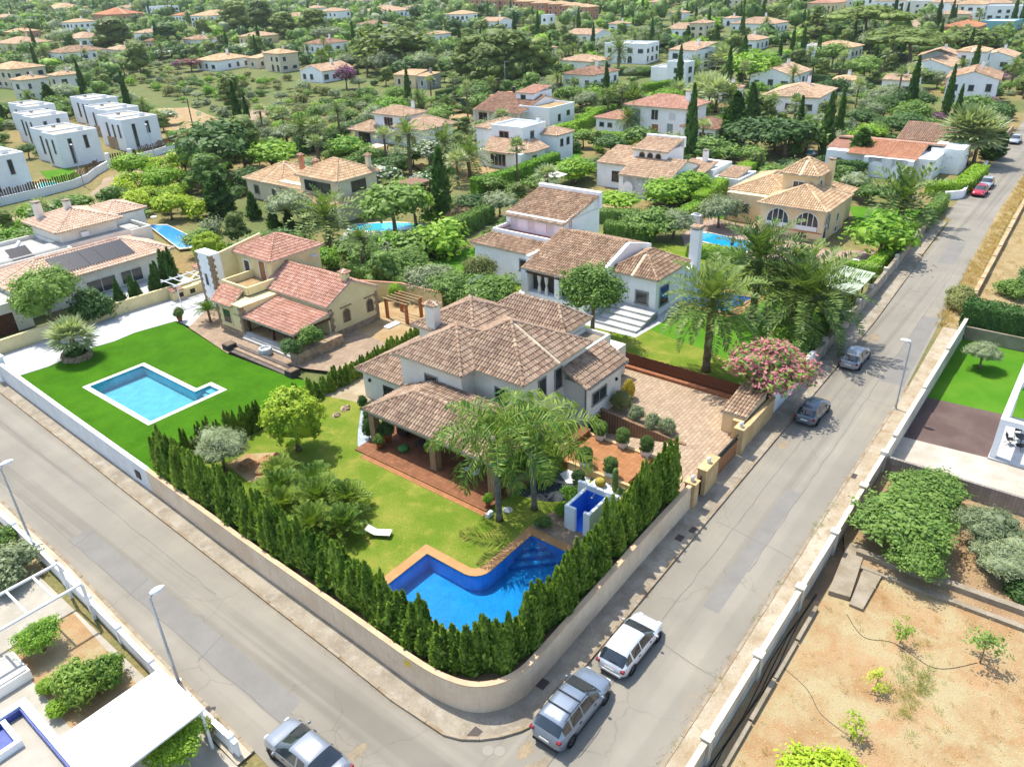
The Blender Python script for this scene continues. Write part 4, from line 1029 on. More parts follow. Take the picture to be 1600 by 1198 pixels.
class House:
 def __init__(s,name,label,u,v,z=0,cat='house',group=None,wall=None,pitch=.26,course=.44,seg=4,rot=0):
  s.r=root(name,label,cat,u,v,z,group,ANG+rot); s.off=(u,v,z); s.z=z; s.w=wall or WHITEW; s.tp=(pitch,course,seg)
 def mb(s): return MB(s.off)
 def put(s,name,g,m,parent=None,label=None,**k):
  o=g.build(name,m,parent or s.r,**k)
  if label: o['label'] =label
  return o
 def box(s,name,u0,u1,v0,v1,z0,z1,m=None,parent=None,label=None,bevel=0):
  return s.put(name,s.mb().box(u0,u1,v0,v1,s.z+z0,s.z+z1),m or s.w,parent,label,bevel=bevel)
 def wall(s,u0,u1,v0,v1,z0,z1,m=None): return s.box('wall',u0,u1,v0,v1,z0,z1,m)
 def roof_faces(s,faces,rm,caps=(),th=.14,plain=False,lift=0):
  g=s.mb()
  for f in faces: g.slab([(p[0],p[1],p[2] +s.z) for p in f],th)
  ro=s.put('roof',g,FASC if not plain else RT[rm])
  if plain: return ro
  t=Tiles(s.off)
  for f in faces: t.face([(p[0],p[1],p[2] +s.z) for p in f],*s.tp)
  for a,b in caps: t.cap((a[0],a[1],a[2] +s.z),(b[0],b[1],b[2] +s.z),.13 if s.tp[0] <.3 else .17,s.tp[1])
  t.build(RT[rm],ro); return ro
 def hip(s,u0,u1,v0,v1,ze,h,rm,over=.35,ridge=None):
  u0 -= over; u1 += over; v0 -= over; v1 += over; zr=ze+h
  du,dv=u1-u0,v1-v0
  if abs(du-dv) <.6: A=B=((u0+u1) /2,(v0+v1) /2,zr)
  elif du>dv: A,B=(u0+dv/2,(v0+v1) /2,zr),(u1-dv/2,(v0+v1) /2,zr)
  else: A,B=((u0+u1) /2,v0+du/2,zr),((u0+u1) /2,v1-du/2,zr)
  c=[(u0,v0,ze),(u1,v0,ze),(u1,v1,ze),(u0,v1,ze)]
  if A == B: f=[[c[0],c[1],A],[c[1],c[2],A],[c[2],c[3],A],[c[3],c[0],A]]; caps=[(q,A) for q in c]
  elif du>dv: f=[[c[0],c[1],B,A],[c[1],c[2],B],[c[2],c[3],A,B],[c[3],c[0],A]]; caps=[(c[0],A),(c[3],A),(c[1],B),(c[2],B),(A,B)]
  else: f=[[c[0],c[1],A],[c[1],c[2],B,A],[c[2],c[3],B],[c[3],c[0],A,B]]; caps=[(c[0],A),(c[1],A),(c[2],B),(c[3],B),(A,B)]
  return s.roof_faces(f,rm,caps)
 def gable(s,u0,u1,v0,v1,ze,h,rm,axis='v',over=.3,wallm=None,endover=.12):
  """ridge along axis"""
  zr=ze+h
  if axis == 'v':
   a0,a1,b0,b1=u0-over,u1+over,v0-endover,v1+endover; m=(u0+u1) /2; zo=ze-h*over/((u1-u0) /2)
   f=[[(a0,b1,zo),(a0,b0,zo),(m,b0,zr),(m,b1,zr)],[(a1,b0,zo),(a1,b1,zo),(m,b1,zr),(m,b0,zr)]]; caps=[((m,b0,zr),(m,b1,zr))]
   for vv in (v0,v1): s.put('gable',s.mb().add([(u0,vv,s.z+ze),(u1,vv,s.z+ze),(m,vv,s.z+zr-.14),(u0,vv+(.12 if vv == v0 else -.12),s.z+ze),(u1,vv+(.12 if vv == v0 else -.12),s.z+ze),(m,vv+(.12 if vv == v0 else -.12),s.z+zr-.14)],[(0,1,2),(5,4,3),(0,2,5,3),(1,4,5,2)]),wallm or s.w)
  else:
   a0,a1,b0,b1=u0-endover,u1+endover,v0-over,v1+over; m=(v0+v1) /2; zo=ze-h*over/((v1-v0) /2)
   f=[[(a0,b0,zo),(a1,b0,zo),(a1,m,zr),(a0,m,zr)],[(a1,b1,zo),(a0,b1,zo),(a0,m,zr),(a1,m,zr)]]; caps=[((a0,m,zr),(a1,m,zr))]
   for uu in (u0,u1): s.put('gable',s.mb().add([(uu,v0,s.z+ze),(uu,v1,s.z+ze),(uu,m,s.z+zr-.14),(uu+(.12 if uu == u0 else -.12),v0,s.z+ze),(uu+(.12 if uu == u0 else -.12),v1,s.z+ze),(uu+(.12 if uu == u0 else -.12),m,s.z+zr-.14)],[(0,2,1),(3,4,5),(0,3,5,2),(1,2,5,4)]),wallm or s.w)
  return s.roof_faces(f,rm,caps)
 def shed(s,u0,u1,v0,v1,zl,zh,rm,low='u-',over=.25):
  """single slope; low names the low side"""
  if low == 'u-':
   k=(zh-zl) /(u1-u0); f=[[(u0-over,v1+.12,zl-k*over),(u0-over,v0-.12,zl-k*over),(u1,v0-.12,zh),(u1,v1+.12,zh)]]
  elif low == 'v-':
   k=(zh-zl) /(v1-v0); f=[[(u0-.12,v0-over,zl-k*over),(u1+.12,v0-over,zl-k*over),(u1+.12,v1,zh),(u0-.12,v1,zh)]]
  else:
   k=(zh-zl) /(u1-u0); f=[[(u1+over,v0-.12,zl-k*over),(u1+over,v1+.12,zl-k*over),(u0,v1+.12,zh),(u0,v0-.12,zh)]]
  return s.roof_faces(f,rm)
 def flatroof(s,u0,u1,v0,v1,z,m=None,par=.3,pm=None):
  s.box('roof_deck',u0+.02,u1-.02,v0+.02,v1-.02,z,z+.05,m or WGRAV)
  t=.2; g=s.mb(); zz=s.z
  g.box(u0-.02,u1+.02,v0-.02,v0+t,zz+z-.01,zz+z+par); g.box(u0-.02,u1+.02,v1-t,v1+.02,zz+z-.01,zz+z+par)
  g.box(u0-.02,u0+t,v0+t,v1-t,zz+z-.01,zz+z+par); g.box(u1-t,u1+.02,v0+t,v1-t,zz+z-.01,zz+z+par); s.put('parapet',g,pm or s.w)
 def window(s,side,at,c,z,w,h,fm=None,fw=.09,div=1,name='window',gm=None,sill=True):
  """side 'u-'/'v-'...: wall plane at coordinate `at`, centre c along it, bottom z"""
  ax,sg=side[0],(-1 if side[1] == '-' else 1); zz=s.z
  def bx(g,a0,a1,d0,d1,z0,z1):
   lo,hi=sorted((at+sg*d0,at+sg*d1))
   if ax == 'u': g.box(lo,hi,a0,a1,zz+z0,zz+z1)
   else: g.box(a0,a1,lo,hi,zz+z0,zz+z1)
  g=s.mb(); a0,a1=c-w/2,c+w/2
  bx(g,a0-fw,a1+fw,-.02,.07,z+h,z+h+fw); bx(g,a0-fw,a0,-.02,.07,z,z+h); bx(g,a1,a1+fw,-.02,.07,z,z+h)
  if sill: bx(g,a0-fw-.05,a1+fw+.05,-.02,.14,z-fw,z)
  else: bx(g,a0-fw,a1+fw,-.02,.07,z-fw,z)
  fr=s.put(name,g,fm or SHUT)
  n=div
  for i in range(n):
   b0,b1=a0+w*i/n+(.03 if i else 0),a0+w*(i+1) /n-(.03 if i<n-1 else 0)
   g=s.mb(); bx(g,b0,b1,.0,.018,z,z+h); s.put('pane',g,gm or GLASS,fr)
  for i in range(1,n):
   g=s.mb(); x=a0+w*i/n; bx(g,x-.03,x+.03,-.01,.05,z,z+h); s.put('mullion',g,fm or SHUT,fr)
  return fr
 def door(s,side,at,c,z,w,h,m=None,fm=None):
  ax,sg=side[0],(-1 if side[1] == '-' else 1); zz=s.z
  def bx(g,a0,a1,d0,d1,z0,z1):
   lo,hi=sorted((at+sg*d0,at+sg*d1))
   if ax == 'u': g.box(lo,hi,a0,a1,zz+z0,zz+z1)
   else: g.box(a0,a1,lo,hi,zz+z0,zz+z1)
  g=s.mb(); bx(g,c-w/2-.12,c-w/2,-.02,.08,z,z+h+.12); bx(g,c+w/2,c+w/2+.12,-.02,.08,z,z+h+.12); bx(g,c-w/2,c+w/2,-.02,.08,z+h,z+h+.12)
  f=s.put('door',g,fm or WFRAME)
  g=s.mb(); bx(g,c-w/2,c+w/2,0,.03,z,z+h); s.put('leaf',g,m or WOOD,f)
  g=s.mb(); bx(g,c+w/2-.16,c+w/2-.1,.03,.08,z+h*.45,z+h*.5); s.put('handle',g,METALG,f)
 def chimney(s,u,v,z0,z1,w=.6,d=.6,m=None,cap='slab',rm='tan'):
  ch=s.box('chimney',u-w/2,u+w/2,v-d/2,v+d/2,z0,z1,m)
  if cap == 'slab':
   s.box('chimney_cap',u-w/2-.08,u+w/2+.08,v-d/2-.08,v+d/2+.08,z1+.14,z1+.22,CONC,ch)
   g=s.mb()
   for a in (-1,1):
    for b in (-1,1): g.box(u+a*(w/2-.08) -.06,u+a*(w/2-.08) +.06,v+b*(d/2-.08) -.06,v+b*(d/2-.08) +.06,s.z+z1,s.z+z1+.14)
   s.put('cap_leg',g,m or s.w,ch)
  else:
   z=s.z+z1+.16; g=s.mb()
   for a in (-1,1):
    for b in (-1,1): g.box(u+a*(w/2-.08) -.06,u+a*(w/2-.08) +.06,v+b*(d/2-.08) -.06,v+b*(d/2-.08) +.06,s.z+z1,z)
   s.put('cap_leg',g,m or s.w,ch)
   W2,D2=w/2+.14,d/2+.14; c=[(u-W2,v-D2,z),(u+W2,v-D2,z),(u+W2,v+D2,z),(u-W2,v+D2,z)]; A=(u,v,z+.34)
   g=s.mb(); g.add(c+[A],[(0,1,4),(1,2,4),(2,3,4),(3,0,4),(3,2,1,0)]); ro=s.put('cap_roof',g,FASC,ch)
   t=Tiles(s.off)
   for i in range(4): t.face([c[i],c[(i+1) % 4],A],.2,.3,3)
   o=t.build(RT[rm],ch)
  return ch
 def arch_wall(s,side,at,a0,a1,z0,z1,arches,m=None,th=.25):
  """wall with round-headed openings: arches = [(centre, width, springing height)], base at z0"""
  ax=side[0]; zz=s.z
  def p3(a,z,t): return (at+t,a,zz+z) if ax == 'u' else (a,at+t,zz+z)
  g=s.mb(); xs=[a0]
  for c,w,sp in arches: xs += [c-w/2,c+w/2]
  xs.append(a1)
  for i in range(0,len(xs),2):          # piers
   A,B=xs[i],xs[i+1]
   if B-A>.02:
    lo,hi=sorted((at,at+th))
    if ax == 'u': g.box(lo,hi,A,B,zz+z0,zz+z1)
    else: g.box(A,B,lo,hi,zz+z0,zz+z1)
  for c,w,sp in arches:
   n=10; r=w/2; vs=[]
   for i in range(n+1):
    t=math.pi*i/n; x=c-r*math.cos(t); zA=z0+sp+r*math.sin(t)
    for th_ in (0,th): vs.append(p3(x,zA,th_)); vs.append(p3(x,z1,th_))
   fs=[]
   for i in range(n):
    b=i*4; d=b+4; fs += [(b,d,d+1,b+1),(b+2,b+3,d+3,d+2),(b,b+2,d+2,d),(b+1,d+1,d+3,b+3)]
   g.add(vs,fs)
  return s.put('arcade',g,m or s.w)
 def arch_window(s,side,at,c,z,w,h,fm=None,gm=None,n=10,bars=0):
  ax,sg=side[0],(-1 if side[1] == '-' else 1); zz=s.z
  def ring(r,hh,d):
   pts=[(c-r,z),(c+r,z)] +[(c+r*math.cos(t),z+hh-w/2+r*math.sin(t)) for t in np.linspace(0,math.pi,n)]
   return [((at+sg*d,a,zz+b) if ax == 'u' else (a,at+sg*d,zz+b)) for a,b in pts]
  R1,R0=ring(w/2+.1,h,.06),ring(w/2,h,.06); k=len(R1)
  B1=ring(w/2+.1,h,-.02); B0=ring(w/2,h,.0)
  g=s.mb(); fs=[]
  for i in range(k): j=(i+1) % k; fs += [(i,j,k+j,k+i),(i,2*k+i,2*k+j,j),(k+i,k+j,3*k+j,3*k+i)]
  g.add(R1+R0+B1+B0,fs); fr=s.put('window',g,fm or SHUT)
  g=s.mb(); g.add(ring(w/2,h,.015),[tuple(range(k))]); s.put('pane',g,gm or GLASS,fr)
  for b in range(bars):
   x=c-w/2+w*(b+1) /(bars+1); top=z+h-w/2+math.sqrt(max(0,(w/2) ** 2-(x-c) ** 2)); g=s.mb(); lo,hi=sorted((at,at+sg*.06))
   if ax == 'u': g.box(lo,hi,x-.04,x+.04,zz+z,zz+top)
   else: g.box(x-.04,x+.04,lo,hi,zz+z,zz+top)
   s.put('mullion',g,fm or WFRAME,fr)
  return fr
 def steps(s,name,u0,u1,v0,v1,z0,z1,n,down,m):
  """flight descending towards `down`"""
  for i in range(n):
   z=z0+(z1-z0) *(n-i) /n
   if down == 'u-': a,b=u1-(u1-u0) *i/n,u1-(u1-u0) *(i+1) /n; s.box(name,b,a+(.0 if i else 0),v0,v1,z0-.05,z-.003*i,m)
   else: a,b=v1-(v1-v0) *i/n,v1-(v1-v0) *(i+1) /n; s.box(name,u0,u1,b,a,z0-.05,z-.003*i,m)
# ------------------------------------------------------------------ the main house
H=House('villa','white villa with brown barrel-tile hipped roofs and a pillared porch behind the pool',40,33,.4,wall=OFFW)
# ground level .4; heights below are above it
H.wall(34.9,39.6,32.9,39.0,0,5.35); H.wall(36.3,44.2,28.5,36.4,0,5.35); H.wall(43.9,48.0,31.0,38.4,0,5.35)
H.wall(39.5,46.0,35.5,41.5,0,5.3)
H.hip(34.9,41.2,32.9,39.0,5.35,1.75,'brown',.4)
H.hip(36.3,44.2,28.5,36.4,5.352,2.25,'brown',.4)
H.hip(44.9,48.0,31.0,38.4,5.354,1.35,'brown',.4)
H.hip(39.5,46.0,35.6,41.6,5.356,1.6,'brown',.4)
# lower left wing
H.wall(35.0,42,39.02,43.8,0,2.75); H.roof_faces([[(34.6,44.2,2.6),(34.6,39.0,2.6),(37.2,39.0,4.0),(37.2,41.6,4.0)],[(42,44.2,2.6),(34.6,44.2,2.6),(37.2,41.6,4.0),(42,41.6,4.0)],[(37.2,41.6,4.0),(37.2,39,4.0),(42,39,4.0),(42,41.6,4.0)]],'brown',[((34.6,44.2,2.6),(37.2,41.6,4.0))])
# low wing over the garage, on the drive side
H.wall(41.4,46.5,26.6,28.48,-1.6,3.45)
H.roof_faces([[(41.0,26.2,3.42),(46.9,26.2,3.42),(46.9,28.5,4.55),(43.2,28.5,4.55),(41.0,28.48,4.5)]],'brown',[((41.0,26.2,3.42),(41.0,28.5,4.55))])
H.wall(46.2,50.6,28.6,33,0,2.7); H.flatroof(44.25,47.9,28.55,30.98,4.3,CONC,.35,OFFW)
H.wall(44.22,47.95,28.52,31.0,0,4.3)
# porch: pillars, beam, roof
PIL=bricky('porch_stone','#b59a7c','#a58868','#8d7458',.3,.14,msize=.02)
H.roof_faces([[(30.4,38.6,2.72),(30.4,26.2,2.72),(32.9,28.7,4.0),(32.9,35.6,4.0)],
              [(30.4,26.2,2.722),(36.2,26.2,2.722),(36.2,28.7,4.0),(32.9,28.7,4.0)],
              [(34.88,38.6,2.72),(30.4,38.6,2.72),(32.9,35.6,4.0),(34.88,35.6,4.0)],
              [(32.9,35.6,4.0),(32.9,28.7,4.0),(34.88,28.7,4.02),(34.88,35.6,4.02)]],'brown',
             [((30.4,38.6,2.72),(32.9,35.6,4.0)),((30.4,26.2,2.72),(32.9,28.7,4.0)),((32.9,28.7,4.0),(32.9,35.6,4.0))])
for u_,v_ in ((30.7,37.9),(30.7,31.9),(30.7,26.7)):
 H.box('pillar',u_-.27,u_+.27,v_-.27,v_+.27,.06,2.35,PIL); H.box('pillar_base',u_-.32,u_+.32,v_-.32,v_+.32,.06,.2,PIL)
H.box('porch_beam',30.5,30.9,26.5,38.2,2.35,2.62,CONC); H.box('porch_beam',30.9,36,26.5,26.85,2.35,2.62,CONC)
H.box('terrace_floor',29.0,35,26.0,38.4,-.1,.1,TERRA); H.box('step',28.6,29.0,25.7,37.4,-.1,-.0+.02,TERRAL); H.box('step',29.0,29.02,25.7,37.4,-.1,.105,TERRAL)
H.box('low_wall',31.2,36.0,25.7,25.98,-.1,.75,PIL); H.box('wall_top',31.15,36.0,25.66,26.02,.75,.8,CONC)
H.box('wall_end',28.6,29.1,25.45,25.7,-.1,.3,WHITEW)
# windows
H.window('u-',34.9,35.9,3.35,1.15,.95,SHUT); H.window('u-',35.0,40.9,.9,1.0,.8,DFRAME); H.door('u-',34.9,34.3,.1,2.4,2.1,GLASS,DFRAME)
H.window('v-',28.5,38.6,3.1,.8,1.55,SHUT); H.window('v-',28.5,40.6,3.1,.8,1.55,SHUT)
H.window('v-',26.6,43.3,1.35,1.9,.95,SHUT,div=2); H.window('u-',36.3,30.4,3.3,1.0,1.0,SHUT); H.window('v-',31.0,47.2,3.2,.6,.8,SHUT)
H.door('v-',26.6,42.7,-1.6,1.9,1.9,BLACKM,SHUT)
g=H.mb(); g.lathe((45.7,26.53,2.4),[(.02,0),(.11,.06),(.13,.2),(.06,.3),(.02,.32)],10); H.put('wall_lamp',g,BLACKM)
g=H.mb(); g.lathe((34.93,43.0,2.0),[(.02,0),(.11,.06),(.13,.2),(.06,.3),(.02,.32)],10); H.put('wall_lamp',g,BLACKM)
H.box('drain_pipe',41.3,41.4,26.5,26.6,-.9,3.3,METALG); H.box('gutter',41.2,46.7,26.08,26.18,3.3,3.4,METALG)
H.chimney(39.6,39.9,4.4,7.3,.75,.95,OFFW,'tiles','mix')
g=H.mb(); g.tube([(43,38.6,5.6),(43,38.6,9.2)],.03,6); g.tube([(42.6,38.6,9.0),(44.4,38.6,9.1)],.02,5)
for k in range(5): g.tube([(42.8+k*.35,38.3,9.05),(42.8+k*.35,38.9,9.05)],.012,4)
H.put('antenna',g,METALG)

# terrace with planters, steps, ramp
T=House('entrance_terrace','terracotta entrance terrace with stone kerbs and four steps beside the drive',38,22.5,0,'terrace',wall=CONC)
T.box('terrace_floor',36.05,40.0,20.35,26.4,.2,.9,TERRAL); T.box('raised_floor',36.05,40.0,25.2,26.42,.9,1.35,TERRA)
T.box('kerb',39.85,40.12,19.5,26.4,-1.2,1.0,EST); T.box('kerb',36.0,36.25,19.0,24.5,.1,1.0,EST)
T.steps('step',36.4,39.8,18.85,20.35,.25,.9,4,'v-',TERRAL)
T.box('stair_pier',39.75,40.15,18.8,19.5,.2,1.25,EST); T.box('stair_pier',36.05,36.4,18.8,19.0,.2,.8,EST)
g=MB((42,23,0)); g.add([(40.15,27.0,-1.2),(43.7,27.0,-1.2),(43.5,19.6,.25),(40.15,19.6,.25)],[(0,1,2,3)][::-1]);
o=structure('ramp',MB().add([(40.15,27.0,-1.2),(40.15,19.6,.25),(43.5,19.6,.25),(43.7,27.0,-1.2)],[(0,1,2,3)]),PAVER)
g=MB((43.6,23,0)); g.add([(43.45,19.4,.2),(43.75,19.4,.2),(43.75,27,.2),(43.6,27,-1.3),(43.45,27,-1.3),(43.45,27,.95),(43.75,27,.95),(43.75,19.4,.32),(43.45,19.4,.32)],[(0,4,5,8),(5,6,7,8),(1,7,6,2),(4,3,2,6,5),(0,8,7,1)])
single('ramp_wall',g,bricky('ramp_brick','#9c7a5e','#8a6a50','#75604c',.3,.12,msize=.015),'brown brick wall beside the sunken garage ramp','wall')
# cactus bed
B_=House('cactus_bed','white gravel bed edged with stone in front of the terrace',35.6,20.5,0,'planter',wall=EST)
B_.box('kerb',34.9,35.1,18.6,22.2,.3,.62,EST); B_.box('kerb',35.1,36.0,18.5,18.7,.3,.62,EST)
B_.box('gravel',35.1,36.0,18.7,22.2,.3,.56,MATS['white_gravel'])
def ribbed(name,label,u,v,z,prof,ribs,amp,m,cat='cactus',arms=()):
 g=MB((u,v,z)); n=ribs*4; vs,fs=[],[]
 for r_,zz in prof:
  for k in range(n):
   t=2*math.pi*k/n; rr=r_*(1-amp+amp*abs(math.cos(t*ribs/2))); vs.append((u+math.cos(t) *rr,v+math.sin(t) *rr,z+zz))
 for i in range(len(prof) -1): fs += [(i*n+k,i*n+(k+1) % n,(i+1) *n+(k+1) % n,(i+1) *n+k) for k in range(n)]
 g.add(vs,fs)
 for (du,dv,h0,h1,r_) in arms: g.tube([(u,v,z+h0),(u+du*.8,v+dv*.8,z+h0+.05),(u+du,v+dv,z+h0+.2),(u+du,v+dv,z+h1),(u+du,v+dv,z+h1+.08)],[r_*.8,r_,r_,r_,r_*.3],9)
 single(name,g,m,label,cat,smooth=True)
CAC=mat('cactus_green','#5a7440','#6c8650',4,.7,.2); GOLD=mat('golden_cactus','#b09a48','#8f8a3c',5,.9,.15,fine=.4,bscale=20)
bp=[(.05,0),(.26,.06),(.36,.2),(.38,.36),(.3,.52),(.16,.6),(.02,.6)]
ribbed('barrel_cactus','golden barrel cactus next to the blue-walled shower',35.45,21.5,.55,bp,14,.16,GOLD)
ribbed('barrel_cactus','golden barrel cactus nearest the terracotta steps',35.6,19.3,.55,[(a*.9,b*.9) for a,b in bp],14,.16,GOLD)
ribbed('column_cactus','tall green column cactus with low pads in the gravel bed',35.5,20.4,.55,[(.14,0),(.2,.1),(.2,1.3),(.19,1.62),(.12,1.8),(.02,1.86)],9,.18,CAC,arms=((-.15,-.38,.05,.5,.15),(.1,-.55,.05,.35,.17)))
def planter(u,v,z,label,s=1.0,lm='box'):
 r=root('planter',label,'planter',u,v,z,'white planters with clipped shrubs'); off=(u,v,z)
 g=MB(off); t,b,h=.34*s,.27*s,.46*s
 vs=[(u+a*b,v+c*b,z) for a,c in ((-1,-1),(1,-1),(1,1),(-1,1))] +[(u+a*t,v+c*t,z+h) for a,c in ((-1,-1),(1,-1),(1,1),(-1,1))] +[(u+a*t*.85,v+c*t*.85,z+h) for a,c in ((-1,-1),(1,-1),(1,1),(-1,1))] +[(u+a*t*.85,v+c*t*.85,z+h-.06) for a,c in ((-1,-1),(1,-1),(1,1),(-1,1))]
 g.add(vs,[(3,2,1,0)] +[(i,(i+1) % 4,4+(i+1) % 4,4+i) for i in range(4)] +[(4+i,4+(i+1) % 4,8+(i+1) % 4,8+i) for i in range(4)] +[(8+i,8+(i+1) % 4,12+(i+1) % 4,12+i) for i in range(4)])
 g.add(vs[12:],[(0,1,2,3)],1); g.build('pot',[mat('white_pot','#dfe2e2','#d2d6d6',2,.6,.3,fine=.03),DSOIL],r)
 p=proto('round',0); c=link('crown',p['crown'],r,(0,0,h-.52*s)); c.scale=(1.05*s/3.6,1.05*s/3.6,1.6*s/4.2); setmat(c,LM[lm])
for u_,v_,lb in ((39.95,22.5,'white square planter with ball shrub on the middle of the ramp kerb'),(39.95,20.6,'white square planter with ball shrub at the top of the steps by the ramp'),(36.35,21.3,'white square planter with ball shrub on the terrace corner above the cacti'),(36.4,23.3,'white square planter with dark ball shrub beside the white gravel'),(39.9,24.3,'white square planter beneath the drooping palm frond by the house')):
 planter(u_,v_,.9 if lb.count('corner') +lb.count('dark') == 0 else .92,lb,lm='dark' if 'dark' in lb else 'box')
# shower stall with blue inside walls
r=root('shower_stall','open white shower stall with bright blue inside walls by the pool','shower',32.4,20.3,.4); off=(32.4,20.3,.4)
BLUEP=flat('blue_paint','#2f80e8',.5,.4)
for u0,u1,v0,v1,h0,h1,faces in ((30.7,32.9,20.9,21.1,1.7,2.2,1),(32.9,33.12,18.7,21.6,2.0,2.2,1),(30.7,32.9,19.3,19.5,1.75,1.9,1),(30.7,30.9,20.35,20.9,1.7,1.7,1),(30.7,30.9,19.5,19.75,1.75,1.75,1)):
 g=MB(off); g.box(u0,u1,v0,v1,.35,.4+h0); g.build('wall',WHITEW,r)
for u0,u1,v0,v1 in ((30.9,32.88,20.88,20.897),(32.88,32.897,19.5,20.88),(30.9,32.88,19.503,19.52),(30.903,30.92,20.36,20.88)):
 g=MB(off); g.box(u0,u1,v0,v1,.42,2.02); g.build('blue_lining',BLUEP,r)
g=MB(off); g.box(30.9,32.9,19.5,20.9,.38,.42); g.build('tray',BLUEP,r)
g=MB(off); g.tube([(32.86,20.2,.5),(32.86,20.2,2.0),(32.6,20.2,2.15),(32.4,20.2,2.08)],.025,6); g.lathe((32.38,20.2,2.03),[(.02,.06),(.09,.02),(.09,0)],10); g.build('shower_head',METALG,r)
# porch furniture
def sofa(u,v,z,L,D,label,rz,m,cm):
 o=root('sofa',label,'sofa',u,v,z,None,ANG+rz); g=MB(); g.box(-L/2,L/2,-D/2,D/2,.08,.36); g.build('base',m,o,bevel=.03)
 g=MB(); g.box(-L/2,L/2,D/2-.2,D/2,.36,.78); g.build('backrest',m,o,bevel=.03)
 for s_ in (-1,1): g=MB(); g.box(s_*(L/2-.09) -.09,s_*(L/2-.09) +.09,-D/2,D/2-.2,.36,.6); g.build('armrest',m,o,bevel=.03)
 n=max(2,int(L/.8))
 for k in range(n): a=-L/2+.2+k*(L-.4) /n; g=MB(); g.box(a+.02,a+(L-.4) /n-.02,-D/2+.03,D/2-.22,.36,.52); g.build('cushion',cm,o,bevel=.04)
RATT=mat('dark_rattan','#3a3430','#4a423c',8,.7,.3); CUSH=flat('grey_cushion','#b3aca4',.9); CUSHD=flat('dark_cushion','#4c4a48',.9)
sofa(33.2,36.9,.5,2.0,.85,'dark rattan sofa with pale cushions at the left end of the porch',0.0,RATT,CUSH)
sofa(34.0,33.0,.5,2.0,.85,'dark rattan sofa with dark cushions in the middle of the porch',-math.pi/2,RATT,CUSHD)
r=root('low_table','low dark table on the porch between the sofas','table',32.3,34.6,.5); g=MB(); g.box(-.55,.55,-.4,.4,.34,.4); g.build('tabletop',RATT,r)
for a in (-1,1):
 for b in (-1,1): g=MB(); g.box(a*.48-.03,a*.48+.03,b*.33-.03,b*.33+.03,0,.34); g.build('leg',RATT,r)
g=MB((30.9,35.3,.5)); g.lathe((30.9,35.3,.5),[(.1,.0),(.32,.04),(.4,.16),(.4,.28),(.3,.38),(.08,.4)],18); single('pouf',g,mat('green_knit','#4f8a4a','#437a40',6,.95,.1,fine=.25,bscale=18),'round green knitted pouf at the front of the porch','pouf',smooth=True)
def dchair(u,v,z,rz,label,m,sm,group=None,nm='folding_chair'):
 o=root(nm,label,'chair',u,v,z,group,ANG+rz)
 for a in (-.2,.2):
  g=MB(); g.tube([(a,-.22,0),(a,.2,.46)],.016,5); g.build('leg',m,o); g=MB(); g.tube([(a,.24,0),(a,-.18,.46),(a,-.26,.9)],.016,5); g.build('leg',m,o)
 g=MB(); g.box(-.21,.21,-.2,.22,.44,.475); g.build('seat',sm,o); g=MB(); g.box(-.21,.21,-.27,-.235,.62,.9); g.build('backrest',sm,o)
WC=flat('white_slats','#d4dce4',.5)
dchair(31.4,29.6,.5,.3,'pale folding chair at the dining end of the porch, next to the pillar',BLACKM,WC); dchair(31.3,28.8,.5,-.2,'pale folding chair at the dining end of the porch, by the palm trunk',BLACKM,WC)
r=root('dining_table','dark dining table under the porch roof beside pale chairs','table',32.6,29.3,.5); g=MB(); g.box(-.5,.5,-1.0,1.0,.7,.75); g.build('tabletop',RATT,r)
for a in (-1,1):
 for b in (-1,1): g=MB(); g.box(a*.42-.03,a*.42+.03,b*.9-.03,b*.9+.03,0,.7); g.build('leg',RATT,r)
def potplant(u,v,z,label,s=1,lm='mid',kind='bush',pc='#a8623c'):
 r=root('potted_plant',label,'potted plant',u,v,z); off=(u,v,z)
 g=MB(off); g.lathe((u,v,z),[(.13*s,0),(.2*s,.3*s),(.23*s,.34*s),(.2*s,.35*s),(.17*s,.28*s)],12); g.build('pot',flat('terracotta_pot'+pc,pc,.8),r,True)
 p=proto(kind,1); c=link('foliage',p['crown'],r,(0,0,.26*s)); c.scale=(.75*s/p['w'],.75*s/p['w'],.8*s/p['h']); setmat(c,LM[lm])
potplant(30.2,37.0,.5,'terracotta pot with leafy plant outside the left porch pillar',1.1); potplant(31.2,37.2,.5,'large terracotta pot with tall dark plant inside the porch',1.7,'dark'); potplant(29.5,26.2,.5,'terracotta pot of small plant at the near corner of the porch terrace',.9,'bright')
# sun lounger on the lawn
r=root('sun_lounger','small pale sun lounger with raised back alone on the lawn','sun lounger',23.4,29.9,.4,None,ANG+.5)
g=MB(); g.add([(-.3,-.8,.3),(.3,-.8,.3),(.3,.2,.26),(-.3,.2,.26),(.3,.75,.6),(-.3,.75,.6),(-.3,-.8,.27),(.3,-.8,.27),(.3,.2,.23),(-.3,.2,.23),(.3,.75,.57),(-.3,.75,.57)],[(0,1,2,3),(3,2,4,5),(9,8,7,6),(11,10,8,9),(0,6,7,1),(4,10,11,5),(1,7,8,2),(2,8,10,4),(0,3,9,6),(3,5,11,9)]); g.build('sling',flat('ivory_sling','#d9d4c6',.8),r)
for a in (-.28,.28):
 for b in (-.7,.15): g=MB(); g.tube([(a,b,0),(a,b,.28)],.02,5); g.build('leg',flat('taupe_metal','#8a8278',.5),r)
g=MB((30.0,25.0,.4)); g.lathe((30.0,25.0,.4),[(.3,0),(.33,.03),(.3,.05),(.05,.06)],16); single('stepping_disc',g,WPAVE,'round white disc lying on the lawn by the palm trunks','stone')
